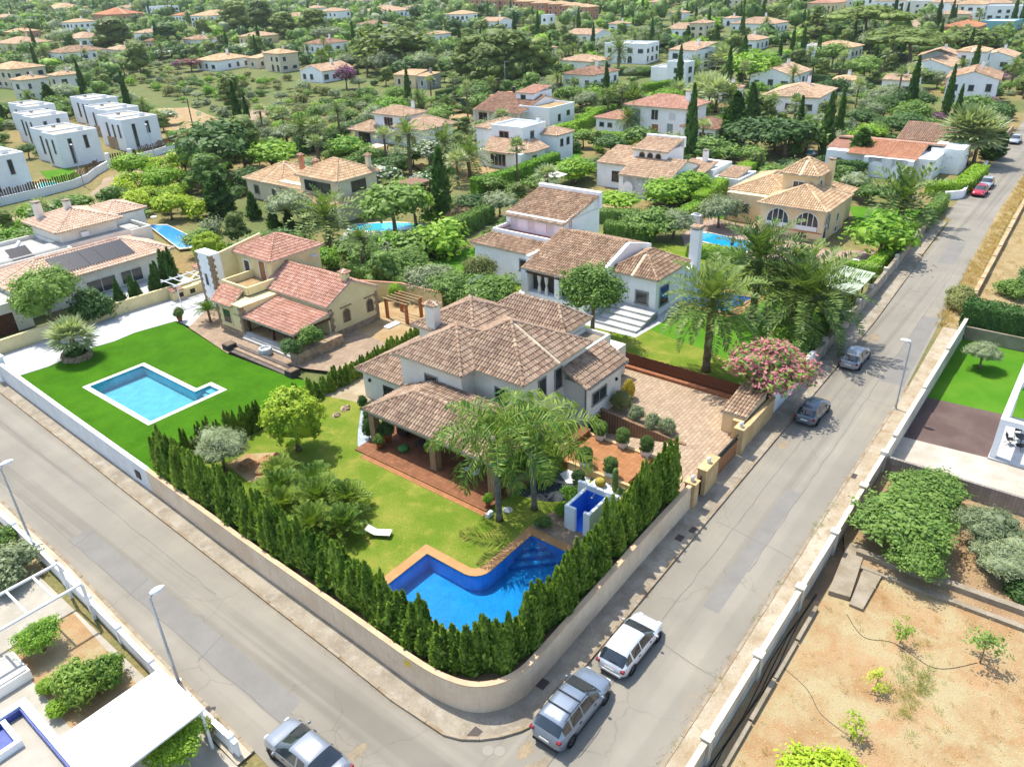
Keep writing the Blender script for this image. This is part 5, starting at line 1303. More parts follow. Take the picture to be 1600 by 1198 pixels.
# rocks
def rock(u,v,z,s,label,m=STONE,group=None):
 rg=np.random.default_rng(int(u*100)); g=MB((u,v,z)); n,k=7,9; vs,fs=[],[]
 for i in range(n):
  for j in range(k):
   t=math.pi*.62*i/(n-1); p=2*math.pi*j/k; q=s*rg.uniform(.75,1.1); vs.append((u+math.sin(t) *math.cos(p) *q,v+math.sin(t) *math.sin(p) *q*.8,z+max(-.05,(math.cos(t) -.25) *q*.8)))
 fs=[(i*k+j,(i+1) *k+j,(i+1) *k+(j+1) % k,i*k+(j+1) % k) for i in range(n-1) for j in range(k)]
 g.add(vs,fs); single('boulder',g,m,label,'rock',group)
OROCK=mat('ochre_rock','#b58c66','#967050',2.5,.92,.15,fine=.3,bscale=6,bstr=.9)
for u_,v_,s_,lb in ((23.2,43.2,.85,'flat ochre boulder on the lawn mound under the olive tree'),(24.3,42.5,.75,'ochre boulder in the middle of the rock mound'),(23.3,41.7,.6,'low ochre boulder on the near edge of the rock mound'),(25.1,42.4,.5,'small ochre boulder nearest the clipped ball tree'),(22.5,41.2,.3,'small grey stone beside the rock mound'),(32.6,43.6,.55,'pale boulder at the corner of the house path'),(31.5,43.4,.45,'pale boulder beside the blue gravel')):
 rock(u_,v_,.4,s_,lb,OROCK if 'ochre' in lb else STONE)
psurf_=surf('rock_bed',[(22.4,44.6),(22.0,41.4),(23.6,40.8),(25.6,41.6),(25.4,43),(24,44.6)],.406,SOIL)
# gate hut with tiled roof
T=House('gate_hut','small peach hut with a tiled lean-to roof beside the street wall',49,17.2,.1,'hut',wall=PEACHW)
T.wall(46.9,50.6,16.45,18.2,0,1.9); T.shed(46.9,50.6,16.45,18.2,1.92,2.5,'mix','u-',.2); T.box('wall',50.4,50.6,16.45,18.2,1.9,2.46); T.chimney(50.9,16.8,0,2.7,.4,.4,WHITEW)
T.wall(46.3,46.9,16.4,17.2,0,1.7,EST)
# ------------------------------------------------------------------ cream house with red roofs
QUOIN=mat('quoin_stone','#a08a70','#8a7560',3,.9,.15,fine=.3,bscale=6,bstr=.8)
Y=House('cream_house','cream house with red tiled roofs, stone quoins and a shaded porch',41,61,.3,wall=CREAMW,pitch=.26,course=.4)
def quoins(Hh,u,v,z0,z1,su,sv,m=None):
 k=int((z1-z0) /.34); g=Hh.mb()
 for i in range(k):
  a=.5 if i % 2 else .34; b=.34 if i % 2 else .5; z=Hh.z+z0+i*.34
  u0,u1=sorted((u-su*.025,u+su*a)); v0,v1=sorted((v-sv*.025,v+sv*b)); g.box(u0,u1,v0,v1,z+.01,z+.33)
 Hh.put('quoins',g,m or QUOIN)
Y.wall(42.1,48.3,64.8,70.8,0,5.6); Y.hip(42.1,48.3,64.8,70.8,5.6,1.5,'red',.35)
Y.wall(40.9,47.0,54.9,64.79,0,3.5); Y.gable(40.9,47.0,54.9,64.79,3.5,1.55,'red','v',.25)
Y.wall(36.4,41.4,62.4,66.6,0,3.15); Y.roof_faces([[(36.1,67.0,2.95),(36.1,63.6,2.95),(38.4,64.6,3.75),(38.4,68.2,3.75)]],'red')
Y.wall(38.4,42.0,64.6,68.6,0,3.3)
g=Y.mb(); z=Y.z
g.box(38.4,38.6,64.0,68.2,z+3.3,z+4.1); g.box(38.6,42.1,63.9,64.1,z+3.3,z+4.1); g.box(38.6,42.1,68.0,68.2,z+3.3,z+4.1); Y.put('balcony_parapet',g,CREAMW); Y.box('balcony_floor',38.6,42.1,64.1,68,3.3,3.36,SAND)
# porch
Y.roof_faces([[(36.4,63.9,2.2),(36.4,54.6,2.2),(40.95,54.6,2.9),(40.95,63.9,2.9)]],'red'); Y.box('porch_wall',40.7,40.9,54.9,62.4,0,3.0,CREAMW)
for v_ in (62.2,58.4,54.95): Y.box('porch_post',36.75,36.97,v_-.11,v_+.11,.6,2.25,DARKW)
Y.box('porch_beam',36.72,37.0,54.8,62.4,2.1,2.26,DARKW); Y.box('porch_beam',37.0,40.9,54.82,55.0,2.1,2.3,DARKW)
Y.put('porch_gable',Y.mb().add([(36.9,54.9,z+2.3),(40.9,54.9,z+2.3),(40.9,54.9,z+2.8),(36.9,55.02,z+2.3),(40.9,55.02,z+2.3),(40.9,55.02,z+2.8)],[(0,1,2),(5,4,3),(0,2,5,3)]),CREAMW)
Y.box('porch_floor',36.7,40.7,54.9,62.4,-.1,.6,SAND); Y.steps('step',35.9,36.7,54.4,62.4,0,.6,3,'u-',GREYW)
Y.box('stone_planter',35.6,40.8,53.2,54.4,0,1.0,STONE)
Y.box('plinth',36.36,36.4,62.4,66.6,0,.5,STONE); Y.box('plinth',40.9,47.0,54.86,54.9,0,.6,STONE)
quoins(Y,36.4,62.4,0,3.1,1,1); quoins(Y,36.4,66.6,0,3.0,1,-1); quoins(Y,40.9,54.9,0,3.3,1,1); quoins(Y,47.0,54.9,0,3.3,-1,1)
Y.window('u-',36.4,64.9,1.0,1.25,1.4,CREAMW,.12); Y.window('u-',36.4,64.4,.05,.9,.35,QUOIN)
Y.window('u-',42.1,69.0,3.7,.9,1.2,WFRAME,.16); Y.door('u-',42.1,66.3,3.36,1.0,2.0,WOOD,WFRAME)
Y.arch_window('v-',54.9,42.9,1.2,.7,1.25,QUOIN); Y.arch_window('v-',54.9,45.9,1.2,.7,1.25,QUOIN)
for c in (42.9,45.9):
 g=Y.mb()
 for k in range(6): g.cyl((c-.6+k*.24,54.78,z+2.75),(c-.6+k*.24,54.98,z+2.8),.07,n=6)
 Y.put('tile_hood',g,RT['old'])
Y.chimney(43.9,55.6,3.6,5.6,.55,.7,CREAMW,'tiles','red')
g=Y.mb(); g.lathe((47.2,64.5,z+4.6),[(.02,0),(.25,.06),(.45,.2)],14); Y.put('satellite_dish',g,METALW)
# white flank tower with quoins and sloping parapet
Y.wall(39.2,40.4,70.9,73.6,0,5.9,WHITEW); quoins(Y,39.2,70.9,0,5.9,1,1); quoins(Y,39.2,73.6,0,5.9,1,-1); Y.window('u-',39.2,72.3,2.4,.55,1.3,WHITEW)
Y.put('flank_wall',Y.mb().add([(40.4,70.82,z),(45.5,70.82,z),(45.5,70.82,z+6.6),(40.4,70.82,z+5.9),(40.4,71.1,z),(45.5,71.1,z),(45.5,71.1,z+6.6),(40.4,71.1,z+5.9)],[(0,1,2,3),(7,6,5,4),(3,2,6,7),(0,3,7,4),(1,5,6,2)]),CREAMW)
wallline('garden_wall','yellow garden wall with small gate behind the cream house',[(48.6,64),(51.8,56.5),(52.2,51)],.22,.0,2.2,CREAMW,.06,RT['red'])
# pergola at the gable side
r=root('pergola','small pergola with orange brick posts behind the cream gable','pergola',48.6,53,.3); off=(48.6,53,.3)
for u_,v_ in ((47.6,51.6),(49.6,51.6),(47.6,54.4),(49.6,54.4)): g=MB(off); g.box(u_-.13,u_+.13,v_-.13,v_+.13,.3,2.4); g.build('post',mat('orange_brick','#b5764c','#a2643e',3,.9,.15),r)
for k in range(5): g=MB(off); g.box(47.4+k*.55,47.5+k*.55,51.3,54.7,2.4,2.5); g.build('rafter',SAND,r)
g=MB((46.5,52.6,.3)); g.box(45.6,47.3,52.2,53.0,.32,.42); g.box(45.7,45.8,52.3,52.9,.3,.32); g.box(47.1,47.2,52.3,52.9,.3,.32); single('sun_lounger',g,METALW,'white sun lounger beside the stone base of the cream gable','sun lounger')
# garden steps with dark planters
r=root('garden_steps','dark flight of garden steps between two slate planters','steps',34.4,57,.3); off=(34.4,57,.3)
DST=mat('dark_step','#6d625a','#584f48',2,.8,.25,fine=.12)
for k in range(3): g=MB(off); g.box(33.6+k*.4,34.0+k*.4,52.6,61.2,.2,.36+.1*k); g.build('step',DST if k % 2 == 0 else MATS['flagstone'],r)
for v_ in (52.1,61.5):
 g=MB(off); g.box(33.5,34.5,v_-.45,v_+.45,.2,.85); g.build('planter',mat('slate_block','#4e4844','#3e3936',3,.8,.25,fine=.25,bscale=9),r)
 g=MB(off); g.box(33.62,34.38,v_-.33,v_+.33,.85,.87); g.build('planter_soil',DSOIL,r)
g=MB((35.2,57.6,.31)); g.lathe((35.2,57.6,.31),[(.5,0),(.58,.1),(.58,.62),(.5,.68),(.42,.66),(.4,.5),(.02,.48)],20)
for k in range(10): a=k*.628; g.tube([(35.2+.59*math.cos(a),57.6+.59*math.sin(a),.33),(35.2+.59*math.cos(a),57.6+.59*math.sin(a),.95)],.03,5)
single('round_tub',g,mat('wicker_white','#cfd2d2','#b5b9ba',5,.8,.2,fine=.2,bscale=14),'round white wicker tub on the patio before the cream porch','tub')
for k,(u_,v_) in enumerate(((38.3,56.2),(38.6,57.6),(38.2,60.2),(39.6,60.4))): sofa(u_,v_,.9,.8,.75,['dark porch armchair nearest the stone planter','dark porch armchair second from the stone planter','dark porch armchair beside the front steps','dark porch armchair against the cream wall'][k],.4*k,RATT,CUSHD)
r=root('porch_table','dark table on the porch of the cream house','table',39.2,58.9,.9); g=MB(); g.lathe((0,0,0),[(.3,0),(.3,.03),(.04,.06),(.04,.68),(.55,.7),(.55,.74)],14); g.build('tabletop',RATT,r)
# small white pergola with outdoor kitchen by the driveway
r=root('pergola','thin white metal pergola beside the cream house driveway','pergola',38.8,76.5,.3); off=(38.8,76.5,.3)
for u_,v_ in ((37.2,75.2),(40.9,75.0)): g=MB(off); g.tube([(u_,v_,.3),(u_,v_,2.6)],.05,6); g.build('post',METALW,r)
for v_ in (75.1,77.6): g=MB(off); g.box(36.8,41.4,v_-.05,v_+.05,2.6,2.72); g.build('beam',METALW,r)
for k in range(5): g=MB(off); g.box(37.0+k,37.08+k,74.8,78.0,2.72,2.8); g.build('rafter',METALW,r)
K=House('barbecue','cream masonry barbecue with tiled tops under the pergola',39.5,77.6,.3,'barbecue',wall=CREAMW); K.wall(37.6,41.6,77.3,78.1,0,1.0); K.box('opening',38.2,38.8,77.28,77.3,.2,.7,BLACKM); K.box('opening',39.6,40.2,77.28,77.3,.2,.7,BLACKM); K.roof_faces([[(37.5,77.1,1.02),(38.9,77.1,1.02),(38.9,78.1,1.25),(37.5,78.1,1.25)],[(41,75.6,2.2),(44,75.6,2.2),(44,78.4,2.8),(41,78.4,2.8)]],'red')
potplant(34.9,71.6,.3,'terracotta pot with spiky yucca at the corner of the turf lawn',1.4,'palm','bush')
# ------------------------------------------------------------------ house with the solar panels
Z=House('pale_villa','large ivory villa with pink-tiled roofs and black solar panels',36,92,0,wall=OFFW,pitch=.3,course=.45)
Z.wall(26.2,42.6,86.4,93.6,0,3.2); Z.hip(26.2,42.6,86.4,93.6,3.2,1.6,'pink',.7); Z.wall(26.2,44,94.6,97.4,0,4.2); Z.box('roof_deck',27,43.8,94.7,97.3,4.2,4.24,GREYW); Z.wall(35.2,41.9,95.8,103.5,0,5.6); Z.hip(35.2,41.9,95.8,103.5,5.6,1.4,'pink',.7)
Z.wall(41.9,46.5,97.5,103,0,5.5); Z.hip(41.9,46.5,98,103,5.5,1.0,'pink',.5); Z.wall(27,35.2,97.5,103,0,3.6); Z.flatroof(27,35.2,93.4,103,3.7,GREYW,.5)
zc,dz=3.2,1.6/4.3
g=Z.mb(); a=lambda v: zc+(v-85.7) *dz+.12
nx_=5
for k in range(nx_):
 u0,u1=30.6+k*1.7,30.6+k*1.7+1.66; g.slab([(u0,86.6,a(86.6) +.06),(u1,86.6,a(86.6) +.06),(u1,89.5,a(89.5) +.06),(u0,89.5,a(89.5) +.06)],.05)
 g=Z.mb() if False else g
pan=flat('solar_black','#23262b',.25,.5)
for k in range(nx_):
 u0,u1=30.6+k*1.7,30.6+k*1.7+1.66; q=Z.mb(); q.slab([(u0,86.6,a(86.6) +.06),(u1,86.6,a(86.6) +.06),(u1,89.5,a(89.5) +.06),(u0,89.5,a(89.5) +.06)],.05); Z.put('solar_panel',q,pan)
Z.window('v-',86.4,34.4,.5,3.2,1.5,OFFW,.06,2); Z.window('v-',86.4,37.9,.6,2.4,1.4,OFFW,.06,2); Z.window('v-',86.4,28.6,.9,1.4,1.1,OFFW,.06); Z.window('u-',26.2,88.4,.9,1.3,1.1,OFFW,.06); Z.window('u-',26.2,91.4,.9,1.3,1.1,OFFW,.06)
Z.box('terrace',31.5,42.5,81.8,86.4,-.05,.35,WPAVE); Z.chimney(38.5,99.8,6,7.9,.7,.7,OFFW); Z.chimney(36.0,102.2,5.4,7.9,.8,.9,OFFW)
Z.box('air_conditioner',37.4,38.3,95.45,95.8,4.4,5.0,METALW); Z.box('balcony_wall',44.3,44.5,92.5,98,2.2,4.6); Z.box('balcony_wall',41.9,44.3,92.5,92.7,3.0,4.6)
q=Z.mb(); q.tube([(29.6,96.2,4.2),(31.4,97.6,5.1)],.22,10); Z.put('solar_tank',q,METALW); q=Z.mb(); q.slab([(29.2,94.2,3.9),(31.4,94.2,3.9),(31.4,96.2,5.0),(29.2,96.2,5.0)],.06); Z.put('solar_collector',q,pan)
q=Z.mb(); q.tube([(45,92.4,4.6),(45,92.4,5.4)],.03,5); q.lathe((45,92.3,5.4),[(.02,0),(.2,.05),(.38,.16)],12); Z.put('satellite_dish',q,METALW)
# its garage wing at the left edge
Z.wall(18.5,25.9,84.2,92,0,2.6,OFFW); Z.flatroof(18.5,25.9,84.2,92,2.6,GREYW,.5)
for u_ in (20.2,23.2): Z.door('v-',84.2,u_,0,2.2,2.1,DARKW,OFFW)
# ------------------------------------------------------------------ white villa with mottled roofs
V_=House('white_villa','rambling white villa with mottled tile roofs and a tall chimney',64,42,.1,pitch=.27,course=.42)
V_.wall(67.7,75.0,46.7,54.8,0,6.2); V_.shed(67.6,74.6,46.6,54.9,6.0,7.6,'mix','u-',.3); V_.box('parapet',74.5,75.1,46.4,55.1,6.1,8.0)
V_.put('side_wall',V_.mb().add([(67.7,46.7,6.2),(75,46.7,6.2),(75,46.7,7.75),(67.7,46.85,6.2),(75,46.85,6.2),(75,46.85,7.75)],[(0,1,2),(5,4,3),(0,2,5,3)]),WHITEW)
V_.wall(62.8,67.7,46.7,55.6,0,3.9); V_.roof_faces([[(62.5,56.0,3.75),(62.5,46.6,3.75),(64.9,46.6,4.7),(64.9,54.2,4.7)],[(67.7,56,3.75),(62.5,56.0,3.75),(64.9,54.2,4.7),(67.7,54.2,4.7)]],'mix',[((62.5,56,3.75),(64.9,54.2,4.7))])
V_.box('balcony_floor',64.9,67.7,46.7,54.3,4.2,4.25,mat('red_floor','#b06a4c','#a05c40',2)); V_.box('balcony_parapet',64.75,64.98,46.6,54.5,4.2,5.1); V_.box('balcony_parapet',64.98,67.7,54.3,54.5,4.2,5.1)
V_.box('divider',60.6,67.6,46.2,46.6,3.6,4.5)
V_.wall(60.0,69.5,37.6,46.3,0,3.6); V_.roof_faces([[(58.9,46.0,3.75),(58.9,37.7,3.75),(66.0,37.7,6.0),(66.0,46.0,6.0)],[(70.5,37.7,4.6),(70.5,46,4.6),(66,46,6.0),(66,37.7,6.0)]],'mix',[((66,37.7,6),(66,46,6))])
V_.put('divider',V_.mb().add([(58.9,37.3,3.9),(66,37.3,6.1),(70.5,37.3,4.8),(58.9,37.7,3.9),(66,37.7,6.1),(70.5,37.7,4.8),(58.9,37.3,3.4),(70.5,37.3,3.4),(58.9,37.7,3.4),(70.5,37.7,3.4)],[(0,6,7,2,1),(3,4,5,9,8),(0,1,4,3),(1,2,5,4),(0,3,8,6)]),WHITEW)
V_.box('gable_fill',60.2,69.3,37.75,38.0,3.5,4.2)
V_.wall(62.7,69.0,32.4,37.4,0,4.05); V_.hip(62.7,69.0,32.4,37.6,4.05,1.6,'mix',.3)
# loggia
V_.box('loggia_floor',58.9,60.0,38,45.6,-.1,1.3); V_.box('loggia_pier',58.9,60,45.2,46.0,1.2,3.7); V_.box('loggia_pier',58.9,59.4,41.2,41.8,1.2,3.7); V_.box('loggia_pier',58.9,60,37.7,38.3,1.2,3.7); V_.box('loggia_lintel',58.9,59.2,38,45.4,3.35,3.62,DARKW)
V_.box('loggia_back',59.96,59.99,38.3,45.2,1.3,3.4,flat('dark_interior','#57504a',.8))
CURT=flat('white_curtain','#e4e2dc',.9)
for v_ in (43.9,43.0):
 q=V_.mb(); q.lathe((59.25,v_,1.4),[(.22,0),(.2,.5),(.09,1.0),(.2,1.5),(.24,2.05)],10); V_.put('curtain',q,CURT)
V_.window('u-',62.8,48.6,1.7,1.0,1.2,SHUT,.14); V_.window('u-',62.7,33.9,1.3,1.2,1.15,SHUT,.16); V_.window('v-',32.4,64.4,1.0,1.6,1.9,SHUT,.14)
for k,c in enumerate((49.0,51.6,54)): V_.window('u-',67.7,c-.4,4.6,.9,1.3,WHITEW,.05,gm=flat('white_shutter','#d8d6d4',.7),sill=False)
V_.chimney(70.6,32.3,0,7.0,.8,1.0,WHITEW); V_.roof_faces([[(70.1,31.75,7.35),(71.1,31.75,7.35),(71.1,32.85,7.35),(70.1,32.85,7.35)]],'tan'); V_.wall(69.0,70.4,32.2,35,0,3.2)
for c,zz in ((50.3,1.1),(43.0,.75)):
 q=V_.mb()
 for k in range(4): q.box(62.74 if c>46 else 58.87,62.8 if c>46 else 58.9,c-.4+k*.22,c-.3+k*.22,zz,zz+.12)
 V_.put('vent_holes',q,BLACKM)
# wide white entrance steps
r=root('entrance_steps','wide white steps descending from the villa to the palm lawn','steps',60,34,.2); off=(60,34,.2)
for k in range(4): g=MB(off); g.box(58.4+k*.95,62.6,32.0+.0*k,36.6,.2,.42+.2*k); g.build('step',WPAVE,r)
# ladder on the roof terrace
r=root('ladder','red ladder leaning on the white upper wall','ladder',68.6,46.4,4.4)
for a in (-.18,.18): g=MB(); g.tube([(a,0,0),(a+.35,.22,2.2)],.03,5); g.build('rail',flat('red_paint','#a84a44',.6),r)
for k in range(6): g=MB(); t=(k+.5) /6; g.tube([(-.18+.35*t,.22*t,2.2*t),(.18+.35*t,.22*t,2.2*t)],.018,4); g.build('rung',flat('red_paint','#a84a44',.6),r)
# ------------------------------------------------------------------ beige villa with large arched windows
A=House('beige_villa','beige villa with a tiled tower and two large arched windows',100,31,0,wall=PEACHW,pitch=.3,course=.45)
A.wall(94.5,103,26.8,34.8,0,4.0); A.hip(94.5,103.5,26.8,34.8,4.0,1.9,'sand',.4); A.wall(99.7,104.4,30.0,34.3,3.5,6.8); A.hip(99.7,104.4,30.0,34.3,6.8,1.7,'sand',.4)
A.wall(98,110,32,41.0,0,3.8); A.hip(99.5,110,33.2,41.0,3.8,1.6,'sand',.35); A.wall(103,108,27.5,33,0,3.6); A.hip(103,108.4,27.5,33,3.6,1.3,'sand',.35)
for c in (32.5,28.8): A.arch_window('u-',94.5,c,1.35,2.7,2.25,WFRAME,bars=3);
for c in (32.5,28.8): A.box('balustrade',94.38,94.44,c-1.3,c+1.3,1.38,1.95,WFRAME)
A.arch_window('v-',26.8,95.9,1.35,1.8,2.2,WFRAME,bars=2); A.window('u-',94.5,29.2,.35,1.0,.7,SALMON,.06); A.window('u-',94.5,33.2,.4,.6,.4,SALMON); A.door('v-',26.8,95.2,0,1.0,2.0,BLACKM,WFRAME)
A.box('band',94.42,94.5,26.8,34.8,1.15,1.28,SALMON); A.box('plinth',94.44,94.5,26.8,34.8,0,.4,STONE); A.window('u-',99.7,32.2,4.5,1.3,1.4,WFRAME,.1,2); A.window('v-',30.0,101.6,4.8,.8,1.1,WFRAME); A.window('v-',26.8,99.8,1.6,.8,1.0,WFRAME); A.window('v-',26.8,99.8,.2,.8,.7,WFRAME)
quoins(A,98,41,0,3.8,1,-1,STONE); A.window('u-',98,38.2,1.4,.9,1.1,SHUT); A.chimney(103.6,29.6,4.5,8.2,.7,.8,PEACHW); A.chimney(106.8,31,4.5,6.0,.5,.5,PEACHW)
A.put('stair',A.mb().box(93.2,98,35.0,36.0,0,.9),STONE)
r=root('shade_canopy','flat grey-green shade canopy over a carport beside the street','canopy',77,19,0); off=(77,19,0)
g=MB(off); g.slab([(73.5,16.9,2.5),(80.5,16.9,2.5),(80.5,21.0,2.75),(73.5,21.0,2.75)],.06); g.build('cover',flat('green_cover','#a3ad98',.8),r)
for u_ in (73.8,77,80.2):
 for v_ in (17.1,20.8): g=MB(off); g.box(u_-.06,u_+.06,v_-.06,v_+.06,0,2.5); g.build('post',DARKW,r)
# ------------------------------------------------------------------ further villas in the middle distance
def villa(name,label,u,v,wall=None,tp=(.34,.55,3),group=None): return House(name,label,u,v,0,'house',group,wall,*tp)
B2=villa('beige_villa','pale beige villa with three tiled chimneys behind the palm and turquoise pool',72,95,mat('pale_beige','#e2d4b8','#d8c8aa',.8,.88,.2))
B2.wall(70,79,101,110,0,3.0); B2.hip(70,79,101,110,3.0,2.2,'sand',.35); B2.wall(68.2,75.5,85.2,93.5,0,5.9); B2.hip(68.2,75.5,85.2,93.5,5.9,2.0,'sand',.5); B2.wall(70,77,93,101.5,0,3.6); B2.shed(69.5,77,93.3,101.2,3.2,4.6,'sand','u-'); B2.shed(66.6,68.2,85,94,2.9,3.5,'sand','u-',.3); B2.roof_faces([[(66.4,83.6,2.85),(75.8,83.6,2.85),(75.8,85.2,3.45),(67.6,85.2,3.45)]],'sand')
B2.window('u-',68.2,89.6,3.9,5.6,1.4,DFRAME,.06,3); B2.window('u-',70,107.5,.9,1.2,1.3,SHUT); B2.window('v-',85.2,72,3.9,2.6,1.4,DFRAME,.06,2); B2.window('u-',70,103,.9,.9,1.2,SHUT)
for v_ in (83.9,86.5,93.6): B2.box('porch_post',66.6,67.0,v_-.2,v_+.2,0,2.9)
B2.door('u-',68.2,89,0,4.4,2.3,GLASS,DFRAME)
for u_,v_ in ((74.5,101.0),(73,95.5),(75,86)): B2.chimney(u_,v_,4,8.0 if v_<90 else 6.6,.6,.6,SALMON if v_>90 else None,'tiles','red')
W3=villa('white_villa','white villa with upper balcony block and sand tiles beside tall palms',114,122)
W3.wall(112.6,118.8,117.0,125.6,0,5.8); W3.hip(112.6,118.8,117,125.6,5.8,1.3,'tan',.4); W3.wall(112,120.5,111.0,117,0,3.8); W3.hip(111.5,121,110.5,119,3.8,1.8,'tan',.3); W3.wall(110.6,113,123,129.6,0,2.8); W3.hip(109,116,123.4,130,2.8,1.5,'tan',.3)
W3.window('u-',112.6,121.4,3.2,2.4,2.0,SALMON,.1,3); W3.box('balcony',110.9,112.6,119,124.2,2.7,3.0); W3.box('balcony_rail',110.9,111,119,124.2,3.0,3.9,METALG); W3.window('u-',112.6,119,.6,1.6,1.3,SALMON); W3.window('v-',111.0,116,1,1.0,1.6,WOOD); W3.window('u-',112,114,.8,1.1,1.4,SALMON); W3.door('u-',110.6,127,0,3.6,2.2,GLASS,WFRAME); W3.chimney(117.6,119,6.2,7.9,.5,.5)
W4=villa('white_villa','white villa with a faceted tan roof and white flat-topped upper block',112,87)
W4.wall(106.5,113.5,82.5,92.0,0,2.9); W4.roof_faces([[(105.8,90.6,2.9),(105.8,84.6,2.9),(110.6,86.8,4.4),(110.6,92.5,4.4)],[(105.8,84.6,2.9),(108.4,81.6,2.9),(111.4,84.8,4.4),(110.6,86.8,4.4)],[(108.4,81.6,2.9),(114,81.8,2.9),(114,85.2,4.3),(111.4,84.8,4.4)]],'tan',[((105.8,84.6,2.9),(110.6,86.8,4.4)),((108.4,81.6,2.9),(111.4,84.8,4.4))])
W4.wall(110.6,117.6,85.2,92.4,0,6.2); W4.flatroof(110.6,117.6,85.2,92.4,6.2,WPAVE,.35); W4.wall(113,121,91.5,98,0,5.2); W4.hip(113,121,91.5,98,5.2,1.3,'tan',.3); W4.wall(116,121,81.5,86,0,4.6); W4.hip(116,121,81.5,86.5,4.6,1.0,'tan',.25)
W4.window('u-',110.6,89.4,4.3,2.0,1.2,SALMON,.1,2); W4.window('v-',85.2,113.4,4.3,1.0,1.2,SHUT); W4.window('u-',106.5,87.6,.5,3.4,2.0,WFRAME,.08,4); W4.window('v-',82.5,110.4,.9,1.3,1.2,WFRAME); W4.window('v-',81.5,117.4,2.6,.8,1.2,SHUT); W4.window('v-',81.5,119.4,2.6,.8,1.2,SHUT); W4.chimney(117.2,86.6,6.2,7.2,.5,.5)
BR=villa('tiled_house','house with a steep old brown roof and white cubic annex beside the trampoline',144,113)
BR.wall(140.4,150,108.4,122,0,3.0,OFFW); BR.gable(139.4,158,107.8,121.5,3.2,2.6,'old','v',.3); BR.wall(142.3,152,102,110.5,0,4.0); BR.flatroof(142.3,152,102,110.5,4.0,SAND,.4); BR.wall(146,153,109,114,3,6.6); BR.shed(146,153,109,114,6.5,7.4,'red','u-'); BR.wall(148,156,118,124,0,5.0,SALMON)
BR.window('u-',146,112,5,1.3,1.0,SHUT); BR.window('v-',102,146,1.2,.8,1.3,DFRAME); BR.window('v-',102,149.5,2.0,1.0,.9,DFRAME); BR.window('u-',140.4,119.5,.4,2.4,2.0,SALMON,.1,2); BR.door('u-',140.4,114,0,2.6,2.3,BLACKM,OFFW)
for v_ in (108.6,113,117.4,121.6): BR.box('porch_post',139.6,139.9,v_-.15,v_+.15,0,3.0)
BR.chimney(149,117,5,7,.5,.5,BLACKM)
AW=villa('white_villa','white villa with pale old tiles, small arched tower windows and a front arcade',106,58)
AW.wall(103.2,112,51.5,60,0,3.4); AW.wall(105,113,59,66,0,3.9); AW.shed(104.8,111,58.6,65.8,3.9,5.4,'tan','u-',.3); AW.roof_faces([[(101.4,60.0,3.2),(101.4,51.4,3.2),(107.0,51.4,5.0),(107.0,60.0,5.0)],[(112.5,51.4,3.4),(112.5,60,3.4),(107,60,5.0),(107,51.4,5.0)]],'tan',[((107,51.4,5),(107,60,5))]); AW.wall(106.6,112,54.6,60.4,3,6.2); AW.shed(106.5,111.4,54.5,60.5,6.1,7.2,'tan','u-',.25); AW.box('parapet',111.2,111.8,54.2,60.8,6,7.5)
AW.put('gable',AW.mb().add([(101.8,51.5,3.2),(112.4,51.5,3.3),(107,51.5,4.95),(101.8,51.7,3.2),(112.4,51.7,3.3),(107,51.7,4.95)],[(0,1,2),(5,4,3),(0,2,5,3)]),WHITEW)
AW.arch_wall('u-',101.7,51.5,60.0,0,3.2,[(58.4,1.7,1.4),(56.0,2.0,1.4),(53.4,2.0,1.4)]); AW.arch_wall('v-',51.5,101.7,103.3,0,3.3,[(102.5,1.0,1.6)])
for c in (58.9,57.5,56.1): AW.arch_window('u-',106.6,c,4.3,.85,1.35,SALMON)
AW.window('u-',105,62.4,1.1,1.5,1.5,DFRAME,.08,2); AW.door('u-',103.2,57,0,1.2,2.2,DARKW); AW.wall(111,118,49,55,0,3.2); AW.shed(108.6,114,49.6,54,3.0,3.9,'tan','u-'); AW.chimney(113.4,51.5,3,5.4,.7,.7); AW.box('terrace_wall',110.5,117,44.5,48.5,0,2.4); AW.shed(111,116,45,48,2.5,3.1,'tan','u-')
W5=villa('white_villa','two-storey white villa with red tiles, glass-block stair and wooden front door',148,77)
W5.wall(145.6,155,71.2,84.4,0,5.8); W5.hip(145.6,155,71.2,84.4,5.8,1.7,'red',.6); W5.wall(142.5,150,63.2,70,0,3.1); W5.hip(142.5,150,63.2,70,3.1,1.4,'old',.5); W5.wall(144,151,84.4,91,0,3.0); W5.hip(144,151,84.4,91,3.0,1.1,'red',.4)
W5.window('u-',145.6,82.4,.9,2.0,4.2,GREYW,.06,4,gm=flat('glass_block','#8fa39c',.3)); W5.window('u-',145.6,78,3.3,1.5,1.9,WFRAME,.1,2); W5.window('u-',145.6,74,3.5,1.3,1.3,WHITEW,gm=flat('white_shutter','#d8d6d4')); W5.door('u-',145.6,77.8,0,1.5,2.4,WOOD,WHITEW); W5.window('u-',145.6,74.4,.5,1.2,2.2,GREYW,.05,2,gm=flat('glass_block','#8fa39c')); W5.window('u-',142.5,68.3,.4,2.4,1.8,WHITEW,gm=flat('white_shutter','#d8d6d4')); W5.window('u-',142.5,65.8,1.4,1.2,.8,SHUT); W5.window('u-',142.5,64.2,1.4,1.2,.8,SHUT); W5.window('u-',144,89.6,1.3,1.0,.8,SHUT); W5.window('u-',144,87.6,1.3,1.0,.8,SHUT); W5.chimney(150,73,6,8.4,.7,.9); W5.chimney(147.5,69.6,3,5.6,.7,.9)
OR=villa('white_villa','low white villa with orange and salmon roof bands and arched veranda',138,30)
